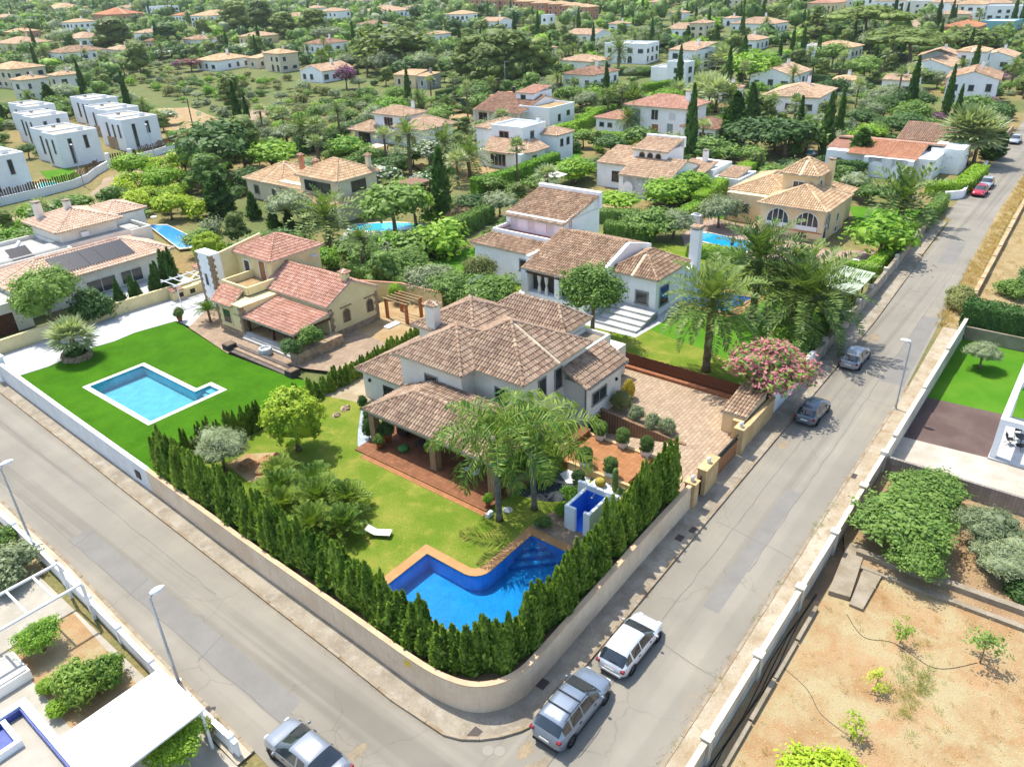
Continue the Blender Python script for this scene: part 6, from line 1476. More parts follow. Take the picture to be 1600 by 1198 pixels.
OR.wall(134,145.5,23,39.5,0,3.2); OR.shed(133.6,140,30,36,3.1,4.3,'orange','u-'); OR.shed(133.2,140,25.6,30.4,3.0,4.2,'orange','u-'); OR.shed(140,146,23.4,39.6,3.4,4.3,'red','u+'); OR.shed(136,141.5,36,40,3.2,4.0,'red','u-'); OR.wall(140,146,20.4,25,0,3.9)
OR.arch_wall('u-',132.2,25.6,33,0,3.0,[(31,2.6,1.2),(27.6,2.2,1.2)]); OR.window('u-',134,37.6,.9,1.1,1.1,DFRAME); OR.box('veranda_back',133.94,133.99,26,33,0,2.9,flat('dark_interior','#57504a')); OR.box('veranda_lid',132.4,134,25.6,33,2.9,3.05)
OB=villa('tiled_house','low house under one broad brown tile roof behind the fan palms',152,28)
OB.wall(150,158,23.4,32.6,0,3.1,PEACHW); OB.shed(149.4,156,23.6,32.4,3.1,5.0,'old','u-',.3); OB.shed(156,160,23.6,32.4,3.8,5.0,'old','u+'); OB.window('u-',150,24.6,.8,1.6,1.6,DFRAME)
# ------------------------------------------------------------------ the modern white cubes
CUB=mat('bright_render','#eef0f0','#e6e9ea',.5,.85,.2,fine=.02,bscale=6,bstr=.05)
def cube(u0,u1,v0,v1,notch,label,h=6.0,stone=False):
 c=House('modern_house',label,(u0+u1) /2,(v0+v1) /2,0,'house','white cubic houses',CUB)
 vm=v0+(v1-v0) *.42
 c.wall(u0,u1,v0,vm,0,h); c.wall(u0+notch,u1,vm,v1,0,h); c.flatroof(u0,u1,v0,vm-.01,h,WGRAV,.3,CUB); c.flatroof(u0+notch,u1,vm+.01,v1,h,WGRAV,.3,CUB)
 c.window('u-',u0,v0+(vm-v0) *.3,2.6,.7,2.6,GREYW,.05); c.window('u-',u0,v0+(vm-v0) *.75,.5,.7,4.6,GREYW,.05); c.window('u-',u0+notch,vm+(v1-vm) *.5,1.6,.8,3.4,GREYW,.05)
 c.window('v-',v0,u0+(u1-u0) *.3,.6,.7,4.6,GREYW,.05); c.window('v-',v0,u0+(u1-u0) *.68,3.0,.7,2.4,GREYW,.05)
 c.box('roof_unit',u1-2.4,u1-1.4,v0+2.4,v0+3.2,h+.05,h+.75,METALW); c.box('roof_unit',u1-3.6,u1-3.1,v1-3,v1-2.2,h+.05,h+.5,METALG)
 if stone: c.box('stone_facing',u0-.04,u0,v0+3.6,vm+2.4,0,2.5,STONE)
cube(79.0,87.0,165.6,178.2,1.2,'white cubic house with stone facing nearest the gateway of the lane',stone=True)
cube(84.5,92,182.5,195.5,1.2,'white cubic house second in the row beside the dry field',stone=True)
cube(91,98,204,216.5,1.0,'white cubic house farthest back in the row beside the dry field')
cube(63.6,71.6,160.8,174.4,1.2,'white cubic house with tall narrow windows behind the small olive trees')
cube(71.0,78.4,188,201,1.2,'white cubic house behind the one with the olive trees')
cube(77.4,84,207,220,1.2,'white cubic house at the back beside the cream towers')
cube(45.0,53.0,148.6,160,1.0,'blank white cubic house by the small turquoise pool at the left edge')
wallline('lane_wall','white lane wall carrying a paling fence in front of the cubic houses',[(36,136.5),(44.4,141.1),(51.6,141.6),(57,142.6),(60.6,144.9),(64,149),(68.4,153)],.25,-.05,1.3,CUB,.05)
wallline('lane_wall','white lane wall from the gateway to the wooden pole',[(74.5,154.6),(80.3,156),(86,158.6),(93.5,163)],.25,-.05,1.2,CUB,.05)
def palings(label,line,z0,h):
 r=root('paling_fence',label,'fence',line[0][0],line[0][1],0); pal=MB(); pal.box(-.11,.11,-.03,.03,0,h); me=pal.mesh('paling',mat('paling_wood','#6b5238','#54402c',3,.8,.2))
 rr=random.Random(2)
 for a,b in zip(line[:-1],line[1:]):
  L=math.hypot(b[0] -a[0],b[1] -a[1]); n=int(L/.42)
  for i in range(n):
   t=(i+.5) /n; o=link('paling',me,r,(a[0] +(b[0] -a[0]) *t-line[0][0],a[1] +(b[1] -a[1]) *t-line[0][1],z0+rr.uniform(-.1,.1))); o.rotation_euler=(0,0,math.atan2(b[1] -a[1],b[0] -a[0])); o.scale=(rr.uniform(.7,1.3),1,rr.uniform(.85,1.1))
palings('uneven wooden paling fence on the white lane wall before the cubic houses',[(44.4,141.3),(51.6,141.8),(57,142.9),(60.6,145.2),(66,151.4)],1.2,1.3)
palings('wooden paling fence on the white lane wall by the dry field',[(76,155.2),(80.3,156.4),(92,162.4)],1.2,1.3)
r=root('lane_gate','slatted brown gate between white piers on the lane','gate',71.5,154,0); off=(71.5,154,0)
for k in range(7): g=MB(off); g.box(69.6+k*.5,69.85+k*.5,153.95,154.05,.1,2.3); g.build('slat',MATS['paling_wood'],r)
for u_ in (68.9,73.4): g=MB(off); g.box(u_,u_+.6,153.7,154.4,0,2.6); g.build('pier',CUB,r)
g=MB(off); g.box(74.1,75.0,154.2,154.3,.1,2.3); g.build('door',MATS['paling_wood'],r)
# ------------------------------------------------------------------ lower left: pergola, canopy, blue-parapet building
r=root('pergola','white tubular pergola frame over the courtyard at the lower left','pergola',7.6,43.6,0); off=(7.6,43.6,0)
fr=[P(90,879,2.6),P(118,916,2.6),P(0,975,2.6),P(0,920,2.6)]; fr=[UV(p.x,p.y) for p in fr]
u_hi,u_lo,v_hi,v_lo=fr[0][0],1.0,(fr[0][1]),(fr[1][1])
for vv in (v_hi,v_lo): g=MB(off); g.box(u_lo,u_hi,vv-.06,vv+.06,2.5,2.62); g.build('beam',METALW,r)
for k in range(6): uu=u_hi-k*1.35; g=MB(off); g.box(uu-.05,uu+.05,v_lo,v_hi,2.5,2.62); g.build('cross_bar',METALW,r)
for vv in (v_hi,v_lo): g=MB(off); g.box(u_hi-.07,u_hi+.07,vv-.07,vv+.07,0,2.5); g.build('post',METALW,r)
cv=[PUV(x,y,2.6) for x,y in ((250,1043),(319,1108),(100,1150),(170,1230))]
r=root('carport_canopy','plain white carport canopy beside the lower left pavement','canopy',cv[0][0],cv[0][1],0); off=(cv[0][0],cv[0][1],0)
uu=(cv[0][0] +cv[1][0]) /2; g=MB(off); g.box(uu-7.5,uu,cv[1][1],cv[0][1],2.52,2.62); g.build('roof',CUB,r)
for v_ in (cv[1][1] +.15,cv[0][1] -.15): g=MB(off); g.box(uu-.2,uu-.08,v_-.06,v_+.06,0,2.52); g.build('post',METALW,r)
r,off=wallline('street_wall','white panelled wall with posts along the lower left pavement',[(9.35,24),(9.45,31),(9.8,40),(10.0,47),(10.1,62)],.16,-.05,.95,WHITEW,.05)
for v_ in (24.5,28,31.5,35,38.5,42,45.5,49,52.5,56): u_=np.interp(v_,[24,31,40,47,62],[9.35,9.45,9.8,10.0,10.1]); g=MB(off); g.box(u_-.15,u_+.15,v_-.15,v_+.15,-.05,1.15); g.build('post',WHITEW,r)
bb=[PUV(x,y,3.2) for x,y in ((42,1095),(112,1180),(0,1120))]
Q=House('modern_house','flat-roofed house with white parapet and deep blue tiles at the lower left corner',bb[0][0] -3,bb[0][1] -2,0,'house',None,WHITEW)
ub,vb=bb[0]; Q.wall(ub-8,ub,vb-6,vb,0,3.0); Q.box('roof_deck',ub-7.6,ub-.4,vb-5.6,vb-.4,3.0,3.04,mat('pale_slabs','#cfc8b8')); BT=mat('blue_tile','#3b4f9c','#33468c',2,.4,.4)
for a in ((ub-8,ub,vb-.35,vb),(ub-.35,ub,vb-6,vb-.35)): Q.box('parapet',*a,3.0,3.5,mat('blue_white_parapet','#c4cede','#b4c0d6',1));
Q.box('blue_facing',ub-7.6,ub-.36,vb-.42,vb-.36,3.04,3.4,BT); Q.box('blue_facing',ub-.42,ub-.36,vb-5.6,vb-.42,3.04,3.4,BT); Q.box('channel',ub-7.6,ub-1.2,vb-1.9,vb-.42,3.04,3.08,BT); Q.box('inner_kerb',ub-7.6,ub-1.0,vb-2.1,vb-1.9,3.04,3.4,WHITEW); Q.box('inner_kerb',ub-1.2,ub-1.0,vb-1.9,vb-.42,3.04,3.4,WHITEW)
L2=House('garden_store','small flat grey roof light in the courtyard behind the shrubs',*PUV(20,1060,0),0,'roof light',None,WHITEW); a_=PUV(10,1062,0); L2.wall(a_[0] -1.2,a_[0] +.9,a_[1] -1.0,a_[1] +1.0,0,.6); L2.box('lid',a_[0] -1.1,a_[0] +.8,a_[1] -.9,a_[1] +.9,.6,.66,GREYW)
# pergola house on the right edge
r=root('white_pergola','white concrete frame pergola with terrace at the right edge','pergola',57,0,-.5); off=(57,0,-.5)
for u_ in (55.6,):
 for v_ in (1.7,-6): g=MB(off); g.box(u_-.2,u_+.2,v_-.2,v_+.2,-.5,2.3); g.build('post',CUB,r)
for (a,b,c,d) in ((55.4,55.8,-7,1.9),(55.8,68.2,1.5,1.9),(62.2,62.6,-7,1.5),(67.8,68.2,-7,1.5)): g=MB(off); g.box(a,b,c,d,2.3,2.7); g.build('beam',CUB,r)
g=MB(off); g.box(67.8,68.2,1.5,1.9,-.5,2.3); g.build('post',CUB,r); g=MB(off); g.box(62.2,62.6,1.5,1.9,-.5,2.3); g.build('post',CUB,r)
g=MB(off); g.box(55.2,62.4,-8,1.95,-.5,-.38); g.build('terrace_floor',WPAVE,r); g=MB(off); g.box(61.0,62.2,-8,-1.0,-.38,2.3); g.build('back_wall',STONE,r)
r=root('garden_table','round dark metal table on the pergola terrace','table',58.2,.4,-.38); g=MB(); g.lathe((0,0,0),[(.28,0),(.28,.02),(.03,.05),(.03,.7),(.45,.71),(.45,.74)],16); g.build('tabletop',BLACKM,r)
for k,lb in enumerate(('dark metal chair nearest the white post of the pergola','dark metal chair on the street side of the round table','dark metal chair behind the round table','dark metal chair at the right of the round table')): a=k*1.57+.4; dchair(58.2+.75*math.cos(a),.4+.75*math.sin(a),-.38,a+1.57,lb,BLACKM,BLACKM,None,'metal_chair')
# small garden structures in the middle distance
r=root('gazebo','brown flat-roofed gazebo among the shrubs behind the tall cypress','gazebo',*PUV(648,308,0),0); off=(*PUV(648,308,0),0); cu,cv_=off[:2]
g=MB(off); g.slab([(cu-2,cv_-2,2.5),(cu+2,cv_-2,2.5),(cu+2,cv_+2,2.5),(cu-2,cv_+2,2.5)],.15); g.build('roof',mat('brown_roofing','#8a6a58','#7a5c4c',2),r)
for a in (-1.8,1.8):
 for b in (-1.8,1.8): g=MB(off); g.box(cu+a-.1,cu+a+.1,cv_+b-.1,cv_+b+.1,0,2.35); g.build('post',DARKW,r)
r=root('parasol','white square parasol in the sandy patio behind the hedge','parasol',*PUV(868,296,0),0); g=MB(); g.add([(-1.4,-1.4,2.3),(1.4,-1.4,2.3),(1.4,1.4,2.3),(-1.4,1.4,2.3),(0,0,2.9)],[(0,1,4),(1,2,4),(2,3,4),(3,0,4)]); g.build('canopy',flat('canvas','#dedcd2',.9),r); g=MB(); g.tube([(0,0,0),(0,0,2.85)],.04,6); g.build('pole',METALG,r)
r=root('pergola','thin pergola with fabric roof beside the white villa with balcony','pergola',*PUV(590,248,0),0); g=MB(); g.slab([(-1.6,-1.6,2.4),(1.6,-1.6,2.4),(1.6,1.6,2.4),(-1.6,1.6,2.4)],.06); g.build('cover',flat('beige_canvas','#cdb89c',.9),r)
for a in (-1.5,1.5):
 for b in (-1.5,1.5): g=MB(); g.box(a-.07,a+.07,b-.07,b+.07,0,2.34); g.build('post',DARKW,r)
g=MB((*PUV(659,266,0),0)); u_,v_=PUV(659,266,0); g.lathe((u_,v_,0),[(.5,0),(.75,.4),(.7,.85),(.4,1.1),(.12,1.2)],14); g.add([(u_-.74,v_-.28,.25),(u_-.74,v_+.28,.25),(u_-.68,v_+.2,.75),(u_-.68,v_-.2,.75)],[(0,1,2,3)],1); single('clay_oven',g,[mat('clay','#b89068','#a07a56',3),BLACKM],'round clay oven on the lawn of the walled garden','oven',smooth=True)
r=root('trampoline','round trampoline on a sandy patch beside the brown-roofed house','trampoline',*PUV(712,177,0),0); g=MB(); g.lathe((0,0,.7),[(1.9,0),(2.0,.04),(1.9,.08),(1.7,.06)],20); g.build('mat',flat('brown_mat','#7d5c4a',.8),r)
for k in range(6): a=k*1.047; g=MB(); g.tube([(1.85*math.cos(a),1.85*math.sin(a),0),(1.85*math.cos(a),1.85*math.sin(a),.7)],.03,5); g.build('leg',METALG,r)
r=root('shed','small dark green garden shed with a pale flat roof','shed',*PUV(737,168,0),0); g=MB(); g.box(-1.6,1.6,-2.2,2.2,0,2.3); g.build('wall',flat('dark_green','#2f5540',.8),r); g=MB(); g.box(-1.8,1.8,-2.4,2.4,2.3,2.42); g.build('roof',SAND,r)
r=root('heat_pump','white air-handling box beside the terrace of the arched villa','box',*PUV(1088,352,0),0); g=MB(); g.box(-.6,.6,-.7,.7,0,1.5); g.build('casing',METALW,r); g=MB(); g.lathe((0,0,1.5),[(.45,0),(.45,.06),(.4,.06),(.1,.03)],14); g.build('fan',METALG,r)
r=root('patio_table','white round table on the pink terrace beside the street hedge','table',*PUV(1334,417,0),0); g=MB(); g.lathe((0,0,0),[(.3,0),(.3,.03),(.04,.06),(.04,.7),(.65,.71),(.65,.75)],16); g.build('tabletop',METALW,r)
for k,(du,dv,lb) in enumerate(((-.9,.3,'dark chair left of the white terrace table'),(.2,-.95,'dark chair right of the white terrace table'))): uu,vv=PUV(1334,417,0); dchair(uu+du,vv+dv,0,k*1.5,lb,BLACKM,BLACKM,None,'metal_chair')
r=root('sun_lounger','pale sun lounger beside the blue pool of the arched villa','sun lounger',*PUV(1174,366,0),0); g=MB(); g.box(-.35,.35,-.9,.5,.3,.38); g.add([(-.35,.5,.3),(.35,.5,.3),(.35,1.0,.7),(-.35,1.0,.7),(-.35,.5,.38),(.35,.5,.38),(.35,.98,.78),(-.35,.98,.78)],[(0,3,2,1),(4,5,6,7),(0,1,5,4),(2,3,7,6),(1,2,6,5),(3,0,4,7)]); g.build('bed',flat('ivory_sling','#d9d4c6'),r)
for a in (-.3,.3):
 for b in (-.8,.4): g=MB(); g.box(a-.03,a+.03,b-.03,b+.03,0,.3); g.build('leg',METALW,r)
# ------------------------------------------------------------------ vehicles
TYRE=flat('tyre_rubber','#1d1d1e',.85,.2); RIM=flat('alloy_rim','#a9adb0',.3,.5,.8); CGL=flat('car_glass','#262e33',.06,.8,0,.5); PLAS=flat('black_plastic','#1b1c1e',.6,.3)
REDL=flat('tail_light','#7c1016',.2,.5); HEADL=flat('head_light','#c8ced2',.1,.6); PLATE=flat('number_plate','#dcdccf',.6)
def car(u,v,z,rz,label,paint,L,Wd,Hh,kind='hatch',rails=False,detail=True,group=None,mirror=True):
 r=root('parked_car',label,'car',u,v,z,group,ANG+rz)
 hatch=kind in ('hatch','suv')
 if hatch: tops=[(0,.42),(.006,.54),(.014,.61),(.03,.66),(.105,.9),(.15,.96),(.26,.99),(.38,1.0),(.49,.985),(.55,.955),(.755,.635),(.775,.62),(.86,.60),(.94,.54),(.975,.46),(.992,.38),(1,.3)]
 else: tops=[(0,.42),(.008,.52),(.025,.62),(.06,.66),(.13,.685),(.27,.95),(.33,.985),(.42,1.0),(.5,.985),(.555,.955),(.765,.64),(.785,.625),(.86,.60),(.94,.54),(.975,.46),(.992,.38),(1,.3)]
 if kind == 'hatch': tops=[(0,.42),(.006,.52),(.014,.58),(.03,.63),(.085,.77),(.135,.9),(.2,.965)] +tops[6:]
 if kind == 'suv': tops=[(a,b*(1 if b>.7 else 1.03)) for a,b in tops]
 xs=sorted(set([a for a,_ in tops] +[.2,.225,.31,.325,.395,.41,.5,.6,.65,.7] +list(np.linspace(0,1,45))))
 ta,tb=[a for a,_ in tops],[b for _,b in tops]
 gx=np.linspace(0,1,401); gk=np.exp(-.5*(np.arange(-16,17) /5.5) ** 2); gk /= gk.sum(); sm=lambda a: np.convolve(np.pad(a,16,'reflect',reflect_type='odd'),gk,'valid')
 tb=sm(np.interp(gx,ta,tb)); ta=gx; ew=sm(np.interp(gx,[0,.015,.05,.12,.25,.8,.92,.97,1],[.66,.8,.91,.975,1,1,.95,.84,.62]))
 rg0,rg1=(.03,.135 if kind == 'hatch' else .105) if hatch else (.13,.27); ws0,ws1=(.55,.755) if hatch else (.555,.765)
 cab0,cab1=(.05,.75) if hatch else (.13,.76)
 def section(x):
  t=np.interp(x,ta,tb) *Hh; e=min(1.0,float(np.interp(x,gx,ew))); w_=Wd/2*e
  zb=np.interp(x,[0,.06,.94,1],[.3,.2,.2,.3]); zbelt=min(t-.03,np.interp(x,[0,.1,.5,.74,1],[.60,.60,.585,.57,.3]) *Hh*(1.03 if kind == 'suv' else 1))
  zm=min(.36*Hh,zbelt-.06); wr=w_*np.interp((t/Hh),[.3,.62,.95,1],[.86,.88,.69,.68]); zt=t
  pts=[(0,zb),(.82*w_,zb),(.96*w_,zb+.1),(1.0*w_,max(zm,zb+.14)),(.975*w_,zbelt)]
  for k in (.1,.4,.7,.92): pts.append((w_*.965+(wr-w_*.965) *k,zbelt+(zt-.05-zbelt) *k if zt-.05>zbelt else zbelt+.01*k))
  pts += [(wr*.93,zt-.022),(wr*.55,zt-.003),(0,zt)]
  return pts
 S_=[section(x) for x in xs]; n=len(S_[0]); full=2*n-2
 V=[]
 for x,s in zip(xs,S_):
  X=(x-.5) *L
  V += [(X,y,zz) for y,zz in s] +[(X,-y,zz) for y,zz in s[-2:0:-1]]
 groups={'body': [],'side_window': [],'windscreen': [],'rear_window': [],'sill': []}
 pill=[(.2,.225),(.395,.41)] if hatch else [(.27,.31),(.41,.43)]
 for i in range(len(xs) -1):
  a,b=xs[i],xs[i+1]; mid=(a+b) /2
  for k in range(full):
   f=(i*full+k,i*full+(k+1) % full,(i+1) *full+(k+1) % full,(i+1) *full+k)
   kk=k if k<n-1 else full-1-k
   key='body'
   if kk <= 1: key='sill'
   elif 5 <= kk <= 7 and cab0+.03<mid<cab1-.035 and not any(p0-.001 <= mid <= p1+.001 for p0,p1 in pill): key='side_window'
   elif kk >= 8 and ws0<mid<ws1: key='windscreen'
   elif kk >= 8 and rg0<mid<rg1: key='rear_window'
   groups[key].append(f)
 groups['body'] += [tuple(range(full-1,-1,-1)),tuple(range((len(xs) -1) *full,len(xs) *full))]
 P_=MATS.get('paint'+paint) or flat('paint'+paint,paint,.32,.5,.35 if paint not in ('#e8e9ea',) else 0,.8)
 for key,fs in groups.items():
  if not fs: continue
  used=sorted({i for f in fs for i in f}); mp={j: i for i,j in enumerate(used)}
  if key == 'side_window':                 # left and right glass apart
   for sg in (1,-1):
    f2=[f for f in fs if V[f[0]][1] *sg>0]; us=sorted({i for f in f2 for i in f}); m2={j: i for i,j in enumerate(us)}
    g=MB(); g.add([V[j] for j in us],[tuple(m2[i] for i in f) for f in f2]); g.build('side_window',CGL,r,True)
   continue
  g=MB(); g.add([V[j] for j in used],[tuple(mp[i] for i in f) for f in fs])
  g.build(key,P_ if key == 'body' else PLAS if key == 'sill' else CGL,r,True)
 wr_=.345 if kind == 'suv' else .315
 for x in (-.5+.19,.5-.19):
  for sg in (1,-1):
   yc=sg*(Wd/2-.1); w0=MB(); prof=[(wr_*.62,-.09),(wr_*.95,-.105),(wr_,-.06),(wr_,.06),(wr_*.95,.105),(wr_*.62,.09)]
   vs,fs,m=[],[],18
   for rr,yy in prof: vs += [(x*L+rr*math.cos(t),yc+yy,wr_+rr*math.sin(t)) for t in [2*math.pi*k/m for k in range(m)]]
   for i in range(len(prof) -1): fs += [(i*m+k,i*m+(k+1) % m,(i+1) *m+(k+1) % m,(i+1) *m+k) for k in range(m)]
   w0.add(vs,fs); wh=w0.build('wheel',TYRE,r,True)
   d=MB(); d.cyl((x*L,yc-.07,wr_),(x*L,yc+.075*1,wr_),wr_*.64,n=18); d.build('rim',RIM,wh)
   if detail:
    sp=MB()
    for k in range(5): a=k*1.2566; y0,y1=sorted((yc+sg*.076,yc+sg*.09)); c_,s_=math.cos(a),math.sin(a); sp.add([(x*L+c_*.05-s_*.035,y1 if sg>0 else y0,wr_+s_*.05+c_*.035),(x*L+c_*.05+s_*.035,y1 if sg>0 else y0,wr_+s_*.05-c_*.035),(x*L+c_*wr_*.6+s_*.035,y1 if sg>0 else y0,wr_+s_*wr_*.6-c_*.035),(x*L+c_*wr_*.6-s_*.035,y1 if sg>0 else y0,wr_+s_*wr_*.6+c_*.035)],[(0,1,2,3)])
    sp.build('spoke',PLAS,wh)
   ar=MB(); m=14; vs=[]
   for rr,yy in ((wr_*1.18,sg*(Wd/2+.004)),(wr_*1.02,sg*(Wd/2+.004))): vs += [(x*L+rr*math.cos(t),yy,wr_+rr*math.sin(t)) for t in np.linspace(-.15,math.pi+.15,m)]
   ar.add(vs,[(k,k+1,m+k+1,m+k) for k in range(m-1)]); ar.build('wheel_arch',PLAS,r)
 def blk(nm,x0,x1,y0,y1,z0,z1,m,bev=.02): g=MB(); g.box(x0,x1,y0,y1,z0,z1); g.build(nm,m,r,bevel=bev)
 zl=np.interp(.02,ta,tb) *Hh
 for sg in (1,-1):
  y0,y1=sorted((sg*Wd*.33,sg*Wd*.455)); blk('tail_light',-L/2-.01,-L/2+.16,y0,y1,zl-.17,zl-.02,REDL,.03)
  y0,y1=sorted((sg*Wd*.24,sg*Wd*.38)); blk('head_light',L/2-.3,L/2-.06,y0,y1,.4*Hh,.45*Hh,HEADL,.03)
  if mirror:
   yb=sg*(Wd/2+.09); xm=(ws1-.5-.05) *L; g=MB(); g.lathe((xm,yb,.6*Hh),[(.02,-.07),(.1,-.03),(.11,.03),(.04,.08)],8,sy=.9,sx=.7); g.build('wing_mirror',P_,r,True)
 blk('rear_bumper',-L/2-.03,-L/2+.12,-Wd*.36,Wd*.36,.3,.46,P_ if kind != 'suv' else PLAS,.04); blk('number_plate',-L/2-.052,-L/2-.03,-.26,.26,.56 if kind != 'suv' else .68,.67 if kind != 'suv' else .79,PLATE,0)
 blk('front_bumper',L/2-.14,L/2+.01,-Wd*.3,Wd*.3,.28,.42,PLAS,.04)
 for sg in (1,-1):
  y0,y1=sorted((sg*(Wd/2-.01),sg*(Wd/2+.012))); blk('side_trim',-.26*L,.22*L,y0,y1,.34,.4,PLAS,0)
  for x in (-.16,.1): y0,y1=sorted((sg*(Wd/2-.03),sg*(Wd/2+.02))); blk('door_handle',x*L-.08,x*L+.08,y0,y1,.54*Hh,.56*Hh,PLAS,0)
 blk('rear_wiper',(rg0-.5) *L+.02,(rg0-.5) *L+.06,-.3,.12,Hh*.68,Hh*.7,PLAS,0)
 if rails:
  for sg in (1,-1):
   g=MB(); g.tube([((.15-.5) *L,sg*Wd*.345,Hh*.975),((.2-.5) *L,sg*Wd*.35,Hh+.045),((.5-.5) *L,sg*Wd*.35,Hh+.055),((.57-.5) *L,sg*Wd*.345,Hh*.985)],.02,6); g.build('roof_rail',PLAS,r)
  for x in (.25,.42): g=MB(); g.box((x-.5) *L-.025,(x-.5) *L+.025,-Wd*.345,Wd*.345,Hh+.03,Hh+.06); g.build('cross_bar',PLAS,r)
 g=MB(); g.tube([((.16-.5) *L,0,Hh*.96),((.13-.5) *L,0,Hh+.12)],.012,4); g.build('aerial',PLAS,r)
 return r
su,sv=PUV(893,1095,0)
def carat(px,py,*a,**k):
 u,v=PUV(px,py,0); car(u,v,0,*a,**k)
car(20.1,13.3,0,0,'silver-blue four-wheel drive with roof rails parked at the street corner','#7c8896',4.55,1.84,1.66,'suv',True)
car(25.05,13.1,0,0,'white hatchback parked under the cypress hedge shadow','#d4d7da',4.2,1.76,1.42,'hatch')
car(11.05,21.35,0,math.pi/2,'silver saloon cut off by the bottom edge of the picture','#8a9096',4.5,1.8,1.44,'sedan')
car(53.2,13.6,0,0,'grey hatchback parked below the pink oleander','#5c6670',3.9,1.7,1.46,'hatch')
car(64.2,13.75,0,0,'silver hatchback parked beside the white palm-garden wall','#8e949a',4.1,1.72,1.47,'hatch')
car(129.0,15.4,0,math.pi,'red hatchback parked farther up the street','#b81830',4.0,1.72,1.45,'hatch',detail=False)
car(134.2,15.5,0,math.pi,'silver car parked just beyond the red one','#b8bec4',4.2,1.74,1.45,'hatch',detail=False)
car(171.5,17.0,0,math.pi,'silver car at the far end of the street','#b0b6bc',4.2,1.74,1.45,'hatch',detail=False)
carat(1335,283,.3,'pale car under the trees in the drive of the orange-roofed villa','#c2c6ca',4.0,1.7,1.45,'hatch',detail=False)
# ------------------------------------------------------------------ street lamps and poles
LGREY=flat('lamp_grey','#a9b0b6',.4,.5,.4)
def lamp(u,v,h,label,du,dv,group='street lamps'):
 r=root('street_lamp',label,'street lamp',u,v,.1,group)
 g=MB(); g.tube([(0,0,0),(0,0,.5),(0,0,h-.2),(du*.2,dv*.2,h)],[.09,.075,.05,.04],8); g.build('post',LGREY,r,True)
 g=MB(); n=10; L=.36; vs,fs=[],[]
 for i in range(n+1):
  t=i/n; x=t*2*L; rr=.2*math.sin(math.pi*min(1,.08+.9*t)) ** .6
  vs += [(du*(x+.05) -dv*rr*math.cos(a),dv*(x+.05) +du*rr*math.cos(a),h+.02+rr*.6*math.sin(a)) for a in [2*math.pi*k/10 for k in range(10)]]
 for i in range(n): fs += [(i*10+k,i*10+(k+1) % 10,(i+1) *10+(k+1) % 10,(i+1) *10+k) for k in range(10)]
 fs += [tuple(range(10)),tuple(range(n*10,n*10+10))[::-1]]; g.add(vs,fs); g.build('lamp_head',flat('lamp_head_white','#dfe4e8',.35,.5),r,True)
 g=MB(); g.cyl((0,0,-.05),(0,0,.04),.16,n=8); g.build('base_plate',LGREY,r)
lamp(9.95,30.1,5.7,'street lamp beside the white canopy at the lower left',1,0); lamp(10.2,47.3,5.9,'street lamp at the left edge of the picture',1,0); lamp(57.7,8.75,5.7,'street lamp beside the brown gravel yard',0,1)
for px,py,lb in ((244,254,'thin grey lamp in front of the cubic house with stone facing'),(132,292,'thin grey lamp by the bend of the lane')): a=PUV(px,py,0); lamp(a[0],a[1],7,lb,0,1)
a=PUV(306,218,0); g=MB((*a,0)); g.tube([(*a,0),(a[0],a[1],8.5)],[.16,.1],7); g.tube([(a[0],a[1] -.7,7.9),(a[0],a[1] +.7,7.9)],.05,5); single('utility_pole',g,DARKW,'wooden utility pole at the end of the white lane wall','pole')
a=PUV(790,150,0); g=MB((*a,0)); g.tube([(*a,0),(a[0],a[1],9)],[.12,.08],6); g.tube([(a[0],a[1],8.9),(a[0] +.9,a[1] -.6,9)],.06,5); single('utility_pole',g,LGREY,'grey lamp pole in front of the big pine clump','pole')
# covers and drains
def drain(px,py,z,label,w=.45,l=.6,m=None):
 u,v=PUV(px,py,z); g=MB((u,v,z)); g.box(u-l/2,u+l/2,v-w/2,v+w/2,z-.01,z+.008)
 for k in range(5): g.box(u-l/2+.05+k*l/5,u-l/2+.09+k*l/5,v-w/2+.05,v+w/2-.05,z+.008,z+.014)
 single('drain_cover',g,m or flat('cast_iron','#4a413c',.7),label,'drain')
for px,py,lb in ((742,1145,'rusty drain grate at the kerb of the street corner'),(1062,840,'dark drain grate in the pavement below the gate'),(1062+22,828,'small drain cover next to the gate pavement grate'),(848,1068,'dark drain grate near the silver four-wheel drive'),(1333,743,'square cover in the pale pavement by the block wall'),(1473,505,'square cover at the end of the pale pavement'),(1281,587,'square cover in the pavement near the parked cars')): drain(px,py,.1,lb)
for px,py,lb in ((763,1172,'round manhole cover on the asphalt near the corner kerb'),(781,1173,'second round manhole cover on the asphalt near the corner'),(1362,573,'round manhole cover beside the silver hatchback')):
 u,v=PUV(px,py,0); g=MB((u,v,0)); g.lathe((u,v,0),[(.26,0),(.26,.008),(.2,.012),(.02,.01)],16); single('manhole_cover',g,flat('worn_iron','#8a8478',.7),lb,'manhole')
